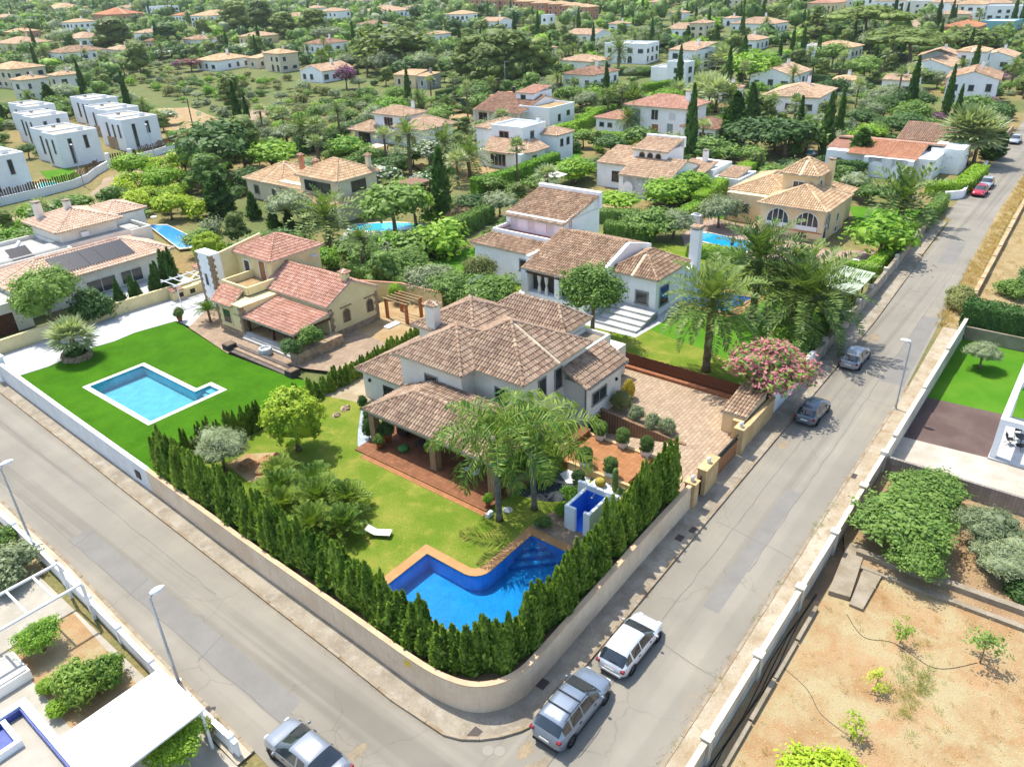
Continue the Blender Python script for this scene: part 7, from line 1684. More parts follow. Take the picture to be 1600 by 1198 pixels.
# ------------------------------------------------------------------ man by the pool
def person(u,v,z,rz,label):
 r=root('person',label,'person',u,v,z,None,ANG+rz)
 J={'pel': (0,0,.92,.15),'waist': (0,0,1.08,.125),'chest': (0,-.02,1.32,.16),'neck': (0,0,1.48,.06),'head0': (0,.01,1.57,.085),'head1': (0,.015,1.68,.1),'head2': (0,.01,1.77,.06)}
 for s,n in ((-1,'l'),(1,'r')):
  J.update({'hip'+n: (s*.1,0,.86,.095),'kn'+n: (s*.12,.03,.48,.062),'an'+n: (s*.13,0,.08,.042),'toe'+n: (s*.15,.16,.03,.035),'sh'+n: (s*.2,0,1.42,.065),'el'+n: (s*.3,.02,1.15,.045),'wr'+n: (s*.24,.14,.95,.034),'ha'+n: (s*.2,.18,.89,.03)})
 E_=[('pel','waist'),('waist','chest'),('chest','neck'),('neck','head0'),('head0','head1'),('head1','head2')]
 for n in 'lr': E_ += [('pel','hip'+n),('hip'+n,'kn'+n),('kn'+n,'an'+n),('an'+n,'toe'+n),('chest','sh'+n),('sh'+n,'el'+n),('el'+n,'wr'+n),('wr'+n,'ha'+n)]
 names=list(J); me=bpy.data.meshes.new('body'); me.from_pydata([J[k][:3] for k in names],[(names.index(a),names.index(b)) for a,b in E_],[])
 me.materials.append(flat('skin','#b98a6a',.6)); o=link('body',me,r)
 m=o.modifiers.new('skin','SKIN'); m.use_smooth_shade=True; me.skin_vertices
 for k,sv_ in zip(names,me.skin_vertices[0].data): sv_.radius=(J[k][3],J[k][3]); sv_.use_root=(k == 'pel')
 sb=o.modifiers.new('sub','SUBSURF'); sb.levels=1; sb.render_levels=2
 g=MB(); g.lathe((0,0,.84),[(.19,0),(.19,.2),(.17,.24)],14,sy=.85)
 for s in (-1,1): g.lathe((s*.105,.01,.5),[(.1,0),(.118,.1),(.12,.36)],12)
 g.build('shorts',flat('dark_shorts','#2c3440',.8),r,True)
 g=MB(); g.lathe((0,-.005,1.66),[(.108,0),(.112,.06),(.09,.12),(.03,.15)],12); g.build('hair',flat('dark_hair','#35281f',.7),r,True)
 for s in (-1,1):
  for k in range(4): g=MB(); bx_=s*.2+(k-1.5) *.016; g.tube([(bx_,.18,.9),(bx_,.205,.86),(bx_,.2,.825+.006*abs(k-1.5))],[.009,.009,.006],5); g.build('finger',flat('skin','#b98a6a'),r)
  g=MB(); g.tube([(s*.2-s*.03,.17,.91),(s*.2-s*.05,.19,.885),(s*.2-s*.05,.195,.86)],[.01,.01,.007],5); g.build('thumb',flat('skin','#b98a6a'),r)
 return r
person(*PUV(1143,389,.11),.11,2.6,'man in dark shorts standing at the edge of the blue pool')
# ------------------------------------------------------------------ the cypress hedge: one tree at a time
bed=smooth_line([(18.35,46.2),(17.95,35.3),(17.75,25.7),(17.65,20.6),(17.8,18.9),(18.2,17.8),(18.9,17.0),(19.8,16.6),(21,16.5),(26.2,16.6),(31.2,16.7),(36.8,16.75)],3)
g=MB(); z0,z1=.1,1.45
nn_=[]
for i in range(len(bed)):
 d=np.array(bed[min(i+1,len(bed) -1)]) -np.array(bed[max(i-1,0)]); d=d/np.linalg.norm(d); nn_.append(np.array([-d[1],d[0]]))
vs=[]
for p,k in zip(bed,nn_):
 for s_,zz in ((-.55,z1),(.5,z1),(.5,z0)): q=np.array(p) +k*s_; vs.append((q[0],q[1],zz))
fs=[]
for i in range(len(bed) -1):
 for k in range(2): fs.append((3*i+k,3*i+k+1,3*i+4+k,3*i+3+k))
g.add(vs,fs); structure('hedge_bed',g,DSOIL)
def walk(line,step):
 out=[]; acc=0
 for a,b in zip(line[:-1],line[1:]):
  L=math.hypot(b[0] -a[0],b[1] -a[1]); t=acc
  while t<L: out.append((a[0] +(b[0] -a[0]) *t/L,a[1] +(b[1] -a[1]) *t/L)); t += step
  acc=t-L
 return out
rr=random.Random(8)
def nth(i): return str(i) +('th' if 10<i % 100<14 else {1: 'st',2: 'nd',3: 'rd'}.get(i % 10,'th'))
hedge_pts=walk(bed,.52)
for i,(u,v) in enumerate(hedge_pts):
 h=rr.uniform(1.8,3.1)
 if u>19.5: h=rr.uniform(1.9,3.1) +max(0,(u-28) *.06)
 elif v>40: h += .35+max(0,v-44) *.1
 elif v<23: h=rr.uniform(1.75,2.6)
 h += .35
 u2,v2=u+rr.uniform(-.12,.12) +(.25 if u<19 else 0),v+rr.uniform(-.12,.12) +(.2 if u>19.5 else 0)
 plant('thuja',W(u2,v2,1.4),h*rr.choice((.85,1,1,1.12)) +(.3 if v>24 and u<19.5 else .1),rr.uniform(1.15,1.55),'thuja','cypress',nth(len(hedge_pts) -i) +' conifer from the gate in the cypress hedge above the beige corner wall','cypress','cypress hedge above the beige corner wall')
for i,(u,v) in enumerate(walk(smooth_line([(19.3,46),(18.9,36),(18.75,27),(18.6,21.5)],3),.8) +walk([(21.5,17.2),(29,17.6),(36.2,17.8)],.8)):
 plant('thuja',W(u,v,.4),rr.uniform(2.5,3.6) -(.6 if v<24 and u<20 else 0) +max(0,(u-30) *.06),rr.uniform(1.3,1.6),'thuja','cypress',nth(i+1) +' conifer of the inner row behind the corner hedge, from the turf lawn','cypress','inner row of the cypress hedge')
for i,(u,v) in enumerate(walk([(19.5,47.0),(28,46.9),(33,46.8)],.68)): plant('thuja',W(u,v,.35),rr.uniform(1.9,2.9) -(.5 if u>26 else 0),1.0,'thuja','cypress',nth(i+1) +' conifer from the street in the hedge beside the turf lawn','cypress','cypress hedge beside the turf lawn')
for i,(u,v) in enumerate(walk([(33.4,47.0),(38,47.0),(46.5,47.4)],.62)): plant('thuja',W(u,v,.35),rr.uniform(1.5,2.1),1.05,'thuja','cypress',nth(i+1) +' conifer from the lawn in the low hedge between main house and cream house','cypress','low cypress hedge behind the main house')
# main garden
plant('round',W(26.6,41.8,.4),5.0,4.4,'lime','clipped_tree','clipped lime-green ball tree on a short trunk in the lawn','tree')
plant('olive',W(21.9,44.0,.4),3.1,3.6,'olive','olive_tree','grey-green olive tree on the lawn beside the turf hedge','tree',var=0)
for k,(u,v,s,lb) in enumerate(((22.1,37.9,1.2,'nearest the olive tree'),(22.9,34.9,1.3,'in the middle of the palm clump'),(22.2,31.6,1.1,'closest to the sun lounger'),(23.4,39.7,1.0,'beside the rock mound'),(24.1,36.8,1.1,'at the back of the palm clump'),(23.9,33.3,1.2,'reaching furthest onto the lawn'),(21.2,36.3,1.1,'tight against the cypress hedge'),(21.0,33.2,1.2,'against the hedge behind the clump'))):
 plant('cycad',W(u,v,.4),1.75*s,2.7*s,'queen','dwarf_palm','feathery dwarf palm on the lawn, '+lb,'palm','dwarf palms inside the hedge')
plant('queen',W(28.9,24.8,.4),9.4,8.2,'queen','queen_palm','tall queen palm with grey trunk at the porch corner','palm tree',var=0,rz=.4)
plant('queen',W(31.1,23.7,.4),8.8,7.8,'queen','queen_palm','second queen palm with grey trunk beside the slate bed','palm tree',var=1,rz=2.0)
p=proto('deadpalm',0)
for u,v,h,w_,lm,lb in ((32.6,27.2,3.0,1.8,'dark','dark shrub between porch and palm trunks'),(34.2,26.2,2.6,2.0,'dark','dark leafy shrub against the house behind the palms'),(35.2,25.3,2.2,1.6,'queen','bright shrub beside the raised terrace'),(33.6,24.8,1.6,1.7,'dark','low shrub on the slate bed'),(31.8,21.8,.8,1.3,'bright','low leafy shrub beside the shower'),(33.4,22.3,.9,1.4,'bright','low leafy shrub between shower and slate bed'),(30.0,22.2,.6,1.1,'mid','creeping shrub at the pool corner')):
 plant('bush',W(u,v,.4),h,w_,lm,'shrub',lb,'shrub')
plant('round',W(35.1,23.0,.2),1.2,1.0,'dark','ball_shrub','small dark ball shrub in the white gravel','shrub')
for u,v,h,w_,lb in ((32.4,40.4,1.9,.95,'clipped egg-shaped shrub beside the porch farthest from the pool'),(30.7,38.7,1.9,.95,'clipped egg-shaped shrub touching the left porch pillar'),(31.6,39.6,1.8,.9,'clipped egg-shaped shrub in the middle of the gravel strip'),(33.6,42.6,1.3,.8,'dark clipped shrub under the wall lamp')):
 plant('round',W(u,v,.2),h,w_,'cyp','clipped_shrub',lb,'shrub')
for u,v,lb in ((44.4,24.0,'rounded grey-green shrub nearest the house above the ramp wall'),(44.2,22.4,'rounded grey-green shrub in the middle above the ramp wall'),(44.2,21.2,'rounded grey-green shrub nearest the gate above the ramp wall')): plant('bush',W(u,v,.25),1.3,1.25,'olive','shrub',lb,'shrub')
plant('round',W(45.2,25.7,.2),1.7,1.7,'scrub','ball_shrub','large pale ball shrub at the corner of the garage wing','shrub'); plant('bush',W(47.2,26.2,.25),1.7,1.0,'yellow','shrub','yellowish shrub behind the ball shrub at the garage corner','shrub')
plant('bush',W(35.5,54.0,1.2),1.4,1.8,'dark','shrub','dark shrub in the stone planter of the cream house','shrub'); plant('bush',W(37.6,53.8,1.2),2.0,2.2,'mid','shrub','tall leafy shrub at the back of the stone planter','shrub')
plant('palmlet',W(36.6,68.8,.3),2.3,2.7,'queen','cycad_palm','small green palm at the corner of the cream house','palm')
# turf garden palm in its stone ring
g=MB((24.6,71.9,.3)); n=14
for k in range(n):
 a0,a1=2*math.pi*k/n+.03,2*math.pi*(k+1) /n-.03
 for zz in (0,.18,.36): r1=1.35+.05*math.sin(k*3+zz*9); a0_,a1_=a0+zz*.5,a1+zz*.5; g.prism([(24.6+1.05*math.cos(a0_),71.9+1.05*math.sin(a0_)),(24.6+r1*math.cos(a0_),71.9+r1*math.sin(a0_)),(24.6+r1*math.cos(a1_),71.9+r1*math.sin(a1_)),(24.6+1.05*math.cos(a1_),71.9+1.05*math.sin(a1_))],.3+zz,.46+zz)
single('stone_ring',g,STONE,'low round stone ring round the fan palm on the turf','planter')
plant('fan',W(24.6,71.9,.3),3.9,4.4,'fan','fan_palm','bushy fan palm inside the stone ring on the turf','palm',var=0); plant('bush',W(24.5,71.9,.35),1.3,1.9,'dark','shrub','dark undergrowth inside the stone ring','shrub')
plant('broad',W(26.5,80.6,0),6.6,6.0,'mid','tree','big feathery green tree in front of the solar-panel villa','tree',var=1); plant('bush',W(30,79.8,0),3.6,4.2,'dark','shrub','dense dark shrub beside the feathery tree','shrub')
for u,v,h,w_,lb in ((33.0,79.6,3.6,1.4,'first'),(34.6,79.6,3.5,1.4,'second'),(36.6,79.4,2.9,1.3,'third'),(38.4,79.6,5.2,1.7,'fourth'),(39.6,80.2,5.0,1.6,'fifth'),(37.5,79.6,4.2,1.5,'sixth and bushiest')): plant('thuja',W(u,v,.1),h,w_*1.25,'cyp','cypress','columnar conifer over the cream wall, '+lb+' from the feathery tree','cypress','conifers over the cream wall')
plant('round',W(46.4,83.6,0),4.6,3.9,'lime','tree','rounded yellow-green tree between solar villa and cream house','tree')
# white villa garden
plant('airy',W(55.0,34.7,.2),7.4,5.6,'mid','tree','airy green tree in front of the white villa loggia','tree',var=0)
for u,v,h,w_,lb,va in ((55.1,23.3,10.0,8.8,'date palm with bare trunk standing alone on the palm lawn',0),(67.6,24.4,10.2,9.6,'date palm behind the lone one beside the villa pool',1),(65.2,18.6,9.0,10.6,'broad date palm leaning over the street wall',0)): plant('date',W(u,v,.2),h,w_,'palm','date_palm',lb,'palm tree',var=va)
plant('date',W(68.6,20.8,.2),8.6,9.4,'palm','date_palm','date palm between its neighbours near the shade canopy','palm tree',var=1)
for u,v,h,w_,lm,lb in ((63.0,19.4,2.2,3.0,'bright','shrub at the foot of the broad date palm'),(60.8,17.6,2.0,1.8,'mid','clipped bush behind the white street wall'),(62.6,17.3,2.6,1.6,'mid','taller bush behind the white street wall'),(70.5,17.6,2.0,3,'dark','shrub in front of the shade canopy')): plant('bush',W(u,v,.2),h,w_,lm,'shrub',lb,'shrub')
flowering('broad',W(52.5,17.0,.1),5.2,6.0,'mid','pink',.6,'oleander','large pink-flowering oleander over the street wall','shrub',var=2)
# right-hand lots
for u,v,h,w_,lm,kd,lb in ((41.8,4.6,3.0,5.2,'mid','broad','wide citrus tree nearest the block wall'),(44.6,.4,2.6,3.6,'olive','olive','silvery shrub in the orchard at the right'),(42.6,-.6,2.3,3.4,'olive','olive','second silvery shrub at the right edge'),(46.6,4.2,2.4,4.2,'mid','broad','citrus tree in the corner below the block wall'),(39.8,3.2,2.4,3.2,'mid','broad','citrus tree spreading towards the concrete slab'),
 (34.1,2.4,1.6,1.2,'bright','sapling','young sapling on the dry field near the channel'),(30.3,2.6,1.3,1.3,'lime','sapling','young yellow-green sapling in the middle of the dry field'),(26.9,2.7,1.4,1.5,'lime','sapling','young yellow-green sapling nearest the wall'),(35.1,-1.1,2.2,2.1,'mid','sapling','thin young tree casting a spidery shadow'),(41.2,-2.0,1.2,1.8,'dark','bush','low shrub at the right edge of the orchard'),(23.9,3.0,1.4,3.2,'lime','bush','leafy shrub at the bottom edge of the dry field')):
 plant(kd,W(u,v,-.5),h,w_,lm,'tree' if kd != 'bush' else 'shrub',lb,'tree' if kd != 'bush' else 'shrub')
plant('olive',W(69.9,5.0,-.5),2.4,2.9,'olive','olive_tree','small gnarled olive tree on the square lawn','tree',var=1)
hedge('hedge','tall dark clipped hedge beyond the square lawn',[(77.2,8.0),(77.2,-14)],2.2,2.7,0,'cyp',dens=60,ls=.13)
for u,v,h,w_,lm,lb in ((84,9.2,1.6,2.6,'scrub','wispy grey-green bush on the verge corner'),(81,9.0,1.8,2.2,'scrub','wispy bush spilling over the verge'),(92,4,2.2,4,'dark','fig bush beside the dry meadow'),(88,5.4,1.8,3.2,'mid','bush in the dry meadow behind the hedge')): plant('bush',W(u,v,0),h,w_,lm,'shrub',lb,'shrub')
# lower left plots
for px,py,h,w_,lm,kd,lb in ((20,905,2.1,3.2,'olive','bush','silvery shrub behind the pergola at the left edge'),(70,1015,1.7,2.3,'bright','airy','small citrus tree in the courtyard bed'),(130,1085,1.9,2.6,'thuja','bush','bright yellow-green conifer bush by the canopy'),(170,1068,1.6,1.9,'thuja','bush','smaller conifer bush nearest the pavement wall'),(75,1082,.8,.9,'bright','round','low clipped ball by the courtyard slabs'),(95,1115,.8,1.1,'bright','round','low clipped ball beside the canopy'),(285,1190,2.2,2.6,'bright','airy','leafy shrub growing round the canopy corner'),(330,1150,1.2,.9,'scrub','bush','wispy shrub reaching over the pavement'),(5,850,1.2,2.0,'mid','bush','shrub cut by the left edge')):
 p_=P(px,py,0); plant(kd,p_,h,w_,lm,'shrub',lb,'shrub')
# tufts at the kerbs and dry grass on the field: too many to count
def tuftfield(name,label,pts,s0,s1,lm):
 rng=np.random.default_rng(len(pts)); Vs,Fs,b=[],[],0
 me=proto('tuft',0)['crown']; n=len(me.vertices); co=np.zeros(n*3,np.float32); me.vertices.foreach_get('co',co); co=co.reshape(-1,3); F0=np.arange(n).reshape(-1,4)
 for (u,v,z) in pts:
  p=W(u,v,z); s=rng.uniform(s0,s1); a=rng.uniform(0,6.28); sel=rng.choice(len(F0),26,replace=False)
  c=co.reshape(-1,4,3)[sel].reshape(-1,3) *s; x=c[:,0] *math.cos(a) -c[:,1] *math.sin(a); y=c[:,0] *math.sin(a) +c[:,1] *math.cos(a)
  Vs.append(np.stack([x+p.x,y+p.y,c[:,2] +p.z],1)); Fs.append(np.arange(len(c)).reshape(-1,4) +b); b += len(c)
 F=np.concatenate(Fs); o=link(name,npmesh(name,np.concatenate(Vs),F,LM[lm],tint=rng.random(len(F)))); tag(o,label,None,None,'stuff')
rr=random.Random(12)
tuftfield('dry_grass','dry grass tufts scattered over the orange field',[(rr.uniform(11,38),rr.uniform(-14,6.4),-.5) for _ in range(420)],.25,.6,'dry')
tuftfield('green_weeds','green weeds on the field and along the pavement edge',[(rr.gauss(31.5,1.3),rr.gauss(1.2,.45),-.5) for _ in range(90)] +[(rr.uniform(15,44),8.72+rr.gauss(0,.05),.0) for _ in range(26)] +[(rr.uniform(39,48),rr.uniform(-8,7),-.3) for _ in range(60)],.3,.75,'grass')
tuftfield('verge_grass','tall dry grass along the street verge',[(t_,8.4+(t_-76) *.028+rr.uniform(.2,1.5),.02) for t_ in [rr.uniform(76,150) for _ in range(520)]],.6,1.3,'dry')
tuftfield('meadow_grass','dry meadow grass beyond the parapet',[(rr.uniform(80,150),rr.uniform(-6,8),0) for _ in range(420)],.6,1.2,'dry')
# fallen leaves along the kerb, stones on the field
def litter(name,label,pts,s0,s1,m,flat_=True):
 rng=np.random.default_rng(len(pts)); n=len(pts); C=np.array([tuple(W(*p)) for p in pts]); a=rng.uniform(0,6.28,n); sz=rng.uniform(s0,s1,n)
 if flat_: N=unit(np.stack([rng.normal(size=n) *.3,rng.normal(size=n) *.3,np.ones(n)],1)); T=np.stack([np.cos(a),np.sin(a),0*a],1); V,F=rhomb(C+[0,0,.02],T,N,sz,sz*.6,rng)
 else:
  base=np.array([(1,0,0),(0,1,0),(-1,0,0),(0,-1,0),(0,0,.7)],float); k=base[None] *sz[:,None,None] *rng.uniform(.6,1.3,(n,5,1)); x=k[...,0] *np.cos(a)[:,None] -k[...,1] *np.sin(a)[:,None]; y=k[...,0] *np.sin(a)[:,None] +k[...,1] *np.cos(a)[:,None]
  V=(np.stack([x,y,k[...,2]],2) +C[:,None]).reshape(-1,3); F=(np.arange(n)[:,None,None] *5+np.array([[0,1,4],[1,2,4],[2,3,4],[3,0,4]])[None]).reshape(-1,3)
 o=link(name,npmesh(name,V,F,m,tint=rng.random(len(F)))); tag(o,label,None,None,'stuff')
kl=walk(KN[:-1],.05); kr=random.Random(5)
litter('leaf_litter','brown fallen leaves along the kerb of the left street',[(u-abs(kr.gauss(0,.1)),v,.0) for u,v in kl if kr.random() <.75] +[(u+kr.uniform(.1,1.0),v,.1) for u,v in kl if kr.random() <.16],.015,.04,LM['deadp'])
litter('leaf_litter','brown fallen leaves along the far pavement of the right street',[(kr.uniform(18,74),8.9+abs(kr.gauss(0,.12)),0) for _ in range(700)] +[(kr.uniform(18,74),kr.uniform(7.7,8.6),.1) for _ in range(300)] +[(kr.uniform(17,90),14.3-abs(kr.gauss(0,.12)),0) for _ in range(700)] +[(kr.uniform(10,34),kr.uniform(6.75,7.35),-.5) for _ in range(500)],.015,.04,LM['deadp'])
litter('field_stones','small pale stones strewn over the dry field and orchard',[(kr.uniform(10,38),kr.uniform(-14,6.4),-.5) for _ in range(1500)] +[(kr.uniform(39.5,49),kr.uniform(-9,7),-.3) for _ in range(1100)],.02,.075,STONE,False)
litter('field_straw','dry straw and leaf litter on the field',[(kr.uniform(10,38),kr.uniform(-14,6.4),-.5) for _ in range(5200)] +[(kr.gauss(43,2.6),kr.gauss(2.4,3),-.3) for _ in range(2600)],.02,.06,LM['dry'])
# ------------------------------------------------------------------ middle distance, placed from the survey
MID=[  # kind, foot x, foot y, top y, width px, leaf, name, label
 ('cypress',692,350,234,27,'cyp','cypress','tall dark Italian cypress in the middle of the picture'),
 ('cypress',348,336,271,40,'cyp','cypress','broad column cypress left of the beige chimney villa'),('conelet',398,342,303,22,'cyp','cypress','small cone cypress left of the olive by the chimney villa'),('conelet',428,356,326,20,'cyp','cypress','low cone cypress in front of the louvred fence'),('conelet',452,354,328,18,'cyp','cypress','low cone cypress right of the louvred fence'),
 ('olive',458,352,296,66,'olive','olive_tree','grey olive tree in front of the chimney villa'),('date',514,384,286,118,'palm','date_palm','stout date palm in front of the beige chimney villa'),
 ('broad',618,366,286,96,'mid','tree','leafy green tree beside the turquoise pool'),('airy',650,352,298,60,'bright','tree','bright airy tree right of the turquoise pool'),('deadpalm',716,352,296,74,'deadp','dead_palm','palm with drooping dead fronds beside the tall cypress'),('palmlet',702,350,270,44,'palm','palm','palm crown beside the dead fronds'),
 ('date',642,276,178,66,'palm','date_palm','slim date palm above the white oleander'),('date',697,268,186,76,'palm','date_palm','slim date palm right behind the tall cypress'),('date',735,277,206,84,'palm','date_palm','date palm beside the glazed white villa'),('fan',716,290,232,40,'fan','fan_palm','short fan palm between the two date palms'),
 ('broad',940,470,0,0,'mid','',''),
 ('airy',752,470,398,50,'scrub','tree','thin pale tree at the corner of the white villa'),('broad',765,492,432,84,'mid','tree','rounded green tree beside the white villa path'),('broad',722,486,430,70,'mid','shrub','big green bush behind the reed fence'),('broad',676,468,418,74,'olive','shrub','large pale green bush in the row behind the cream house'),('broad',630,440,392,70,'mid','shrub','large green bush at the left end of the row behind the cream house'),('broad',700,472,425,60,'mid','shrub','green bush in the middle of the row behind the cream house'),
 ('airy',622,478,442,26,'bright','tree','sapling in the sandy yard behind the cream gable'),('bush',580,420,384,56,'mid','shrub','green shrub behind the yellow garden wall'),('bush',610,400,366,60,'bright','shrub','bright shrub by the sandy pool yard'),('bush',560,400,372,56,'mid','shrub','mixed shrub above the red upper roof'),('bush',690,396,350,76,'bright','shrub','bright shrub right of the tall cypress foot'),('bush',650,402,368,60,'mid','shrub','shrub at the end of the sandy yard'),
 ('broad',962,332,300,64,'bright','tree','rounded citrus tree in the sandy patio'),('round',1040,322,280,78,'bright','tree','dense rounded tree before the white arcade'),('round',1080,312,268,66,'bright','tree','dense green tree right of the arcade'),('round',897,286,248,62,'bright','tree','rounded fruit tree left of the arcade villa'),('olive',1122,356,304,60,'olive','olive_tree','olive tree beside the pink terrace'),('broad',1018,376,330,66,'mid','tree','pale feathery tree behind the white villa'),('olive',1052,372,330,60,'olive','olive_tree','olive tree behind the white villa chimney'),
 ('broad',1372,404,336,84,'bright','tree','bright green spreading tree beside the pink terrace'),('date',1404,352,244,132,'palm','date_palm','large date palm before the orange-roofed villa'),('fan',1498,256,164,70,'fan','fan_palm','tall fan palm with the leftmost trunk beside the street'),('fan',1508,258,166,66,'fan','fan_palm','tall fan palm with the middle trunk beside the street'),('fan',1520,258,172,70,'fan','fan_palm','tall fan palm with the slanting trunk beside the street'),('cypress',1548,248,196,30,'cyp','cypress','broad cypress next to the three fan palms'),('cypress',1340,262,203,36,'cyp','cypress','cypress leaning before the orange-roofed villa'),('cypress',1287,244,148,17,'cyp','cypress','very slim tall cypress behind the tiled tower'),('cypress',1145,226,146,36,'cyp','cypress','broad dark cypress right of the two-storey villa'),('cypress',1170,200,132,22,'cyp','cypress','slim cypress just behind the broad dark one'),
 ('broad',1465,262,228,56,'dark','shrub','dark rounded bush at the end of the orange-roofed villa'),('broad',1180,240,184,80,'dark','tree','dark glossy tree at the left of the reed fence clump'),('broad',1225,246,184,76,'dark','tree','dark glossy tree in the middle of the reed fence clump'),('broad',1258,240,190,60,'mid','tree','green tree at the right of the reed fence clump'),('broad',1110,256,216,70,'mid','tree','feathery green tree right of the arcade villa'),
 ('date',981,212,160,50,'palm','date_palm','date palm before the glass-block stair'),('date',966,112,52,50,'palm','date_palm','tall date palm standing before the large white villa'),('date',660,180,138,64,'palm','date_palm','date palm left of the trampoline'),('date',478,236,168,66,'palm','date_palm','date palm at the left of the pair by the hedge'),('date',497,238,174,60,'palm','date_palm','date palm at the right of the pair by the hedge'),
 ('broad',345,282,186,96,'dark','tree','big dark tree at the end of the lane'),('pine',385,268,184,84,'pine','pine_tree','dark pine behind the chimney villa'),('broad',428,272,222,76,'bright','tree','light green tree behind the chimney villa'),('pine',330,300,240,70,'mid','tree','bluish conifer beside the lane end'),('olive',555,262,228,0,'olive','',''),
 ('broad',545,250,214,56,'bright','tree','rounded tree left of the fabric pergola'),('broad',620,112,40,100,'pine','pine_tree','pine left of the beige cube house'),('pine',745,128,56,96,'pine','pine_tree','pine at the left of the big pine clump'),('pine',790,138,48,120,'pine','pine_tree','tallest pine of the big clump'),('pine',830,134,62,90,'pine','pine_tree','pine at the right of the big clump'),('pine',775,142,70,90,'pine','pine_tree','pine at the front of the big clump'),
 ('umbrella',1350,74,8,110,'pine','umbrella_pine','umbrella pine behind the white arched house'),('umbrella',1420,112,46,120,'pine','umbrella_pine','umbrella pine with tall bare trunk'),('umbrella',1392,96,40,80,'pine','umbrella_pine','smaller umbrella pine between the two large ones'),('broad',1512,92,46,62,'pine','pine_tree','rounded pine above the white hip-roofed tower house'),('cone',572,104,44,62,'pine','conifer','layered conifer left of the slim cypress'),('cypress',600,102,36,20,'cyp','cypress','slim cypress beside the layered conifer'),('cone',1270,74,10,52,'pine','conifer','tall wispy conifer above the palm grove'),
 ('pine',180,82,28,62,'pine','pine_tree','large rounded pine left of centre on the slope'),('pine',222,120,66,44,'pine','pine_tree','dark pointed pine at the edge of the dry field'),('pine',264,76,36,44,'dark','pine_tree','dark rounded pine beside the small white house'),('pine',372,52,2,56,'pine','pine_tree','pine at the left of the tall group on the slope'),('pine',412,56,2,54,'pine','pine_tree','pine at the right of the tall group on the slope'),('pine',445,60,20,48,'pine','pine_tree','lower pine of the tall group on the slope'),('pine',495,60,14,56,'pine','pine_tree','pine in front of the cream house on the slope'),('pine',365,168,116,46,'pine','pine_tree','single pine in the dry scrub'),('cypress',83,176,132,20,'cyp','cypress','cypress between the cream towers'),
 ('broad',1175,134,80,64,'bright','tree','weeping light green tree above the long tan roof'),('cypress',1158,128,58,14,'cyp','cypress','slim cypress nearest the triangular white house'),('cypress',1138,124,86,12,'cyp','cypress','shorter slim cypress left of its tall neighbour'),('cypress',1073,78,42,12,'cyp','cypress','slim cypress left of the arched tower'),('cypress',1118,72,40,10,'cyp','cypress','slim cypress right of the arched tower'),
 ('fan',1100,170,112,60,'fan','fan_palm','bushy fan palm behind the two-storey villa'),('fan',1118,176,118,56,'fan','fan_palm','fan palm at the right of the two-storey villa'),('date',1140,178,124,56,'palm','date_palm','date palm behind the old brown wing'),('fan',1057,160,126,46,'fan','fan_palm','low fan palm behind the red hipped roof'),('fan',1420,142,98,38,'fan','fan_palm','fan palm in the middle of the upper right gardens'),('fan',1128,108,70,46,'fan','fan_palm','fan palm behind the triangular white house'),('date',1085,118,84,50,'palm','date_palm','date palm in front of the triangular white house'),
 ('date',72,96,66,22,'palm','date_palm','small palm before the long white house on the left slope'),('date',94,94,72,22,'palm','date_palm','second small palm before the long white house'),('fan',506,120,76,24,'palm','fan_palm','palm before the white gabled house'),('fan',518,112,70,20,'palm','fan_palm','slim palm behind the white gabled house'),('date',930,118,92,34,'palm','date_palm','palm above the brown hipped roof'),('fan',985,170,130,60,'palm','fan_palm','palm clump left of the two-storey villa'),('fan',960,168,128,50,'palm','fan_palm','arching palm beside the dark hedge')]
for k,bx,by,ty,wp,lm,nm,lb in MID:
 if not nm: continue
 at_px(k,bx,by,ty,wp,lm,nm,lb,'palm tree' if 'palm' in nm else 'cypress' if nm == 'cypress' else 'shrub' if nm == 'shrub' else 'tree',parts=True)
def flower_px(px,py,ty,wp,lm,fl,frac,nm,lb,kind='broad',var=0):
 b=P(px,py,0 if py>150 else None); flowering(kind,b,px_height(b,px,ty),wp*(b-Vector((0,0,CAM_H))).length/FPX,lm,fl,frac,nm,lb,'shrub',None,True,var)
flower_px(590,302,258,64,'dark','white',.3,'oleander','white-flowering oleander beside the chimney villa',var=0); flower_px(672,262,222,60,'dark','white',.35,'oleander','white-flowering oleander under the slim palms',var=1); flower_px(664,298,270,40,'dark','white',.3,'oleander','white-flowering oleander beside the gazebo',var=2); flower_px(580,284,256,24,'dark','pink',.5,'oleander','pink oleander touching the chimney villa roof',var=3)
flower_px(542,140,102,30,'dark','purple',.75,'bougainvillea','purple bougainvillea beside the white gabled house',var=0); flower_px(300,112,92,26,'dark','pink',.5,'oleander','dusky pink shrub by the lane on the left slope',var=1); flower_px(280,108,94,16,'dark','purple',.5,'bougainvillea','dark red shrub by the lane on the left slope',var=2); flower_px(1555,132,112,34,'mid','purple',.6,'bougainvillea','purple bougainvillea beside the hip-roofed tower',var=2); flower_px(1455,192,176,30,'dark','purple',.7,'bougainvillea','purple bougainvillea behind the broad brown roof',var=3); flower_px(1490,146,124,34,'mid','pink',.4,'oleander','pink oleander left of the two-storey brown-roofed house',var=0); flower_px(1545,172,152,18,'mid','purple',.6,'bougainvillea','small purple bougainvillea before the two-storey brown-roofed house',var=1); flower_px(262,196,172,30,'olive','white',.2,'oleander','pale rounded shrub on the bare earth',var=1); flower_px(700,45,36,9,'dark','pink',.8,'oleander','small pink shrub beside the distant white house',var=1)
flower_px(270,90,74,44,'olive','white',.3,'oleander','pale flowering shrub under the small hipped house',var=2); flower_px(385,84,68,40,'olive','white',.3,'oleander','pale flowering mass before the pinkish long house',var=3)
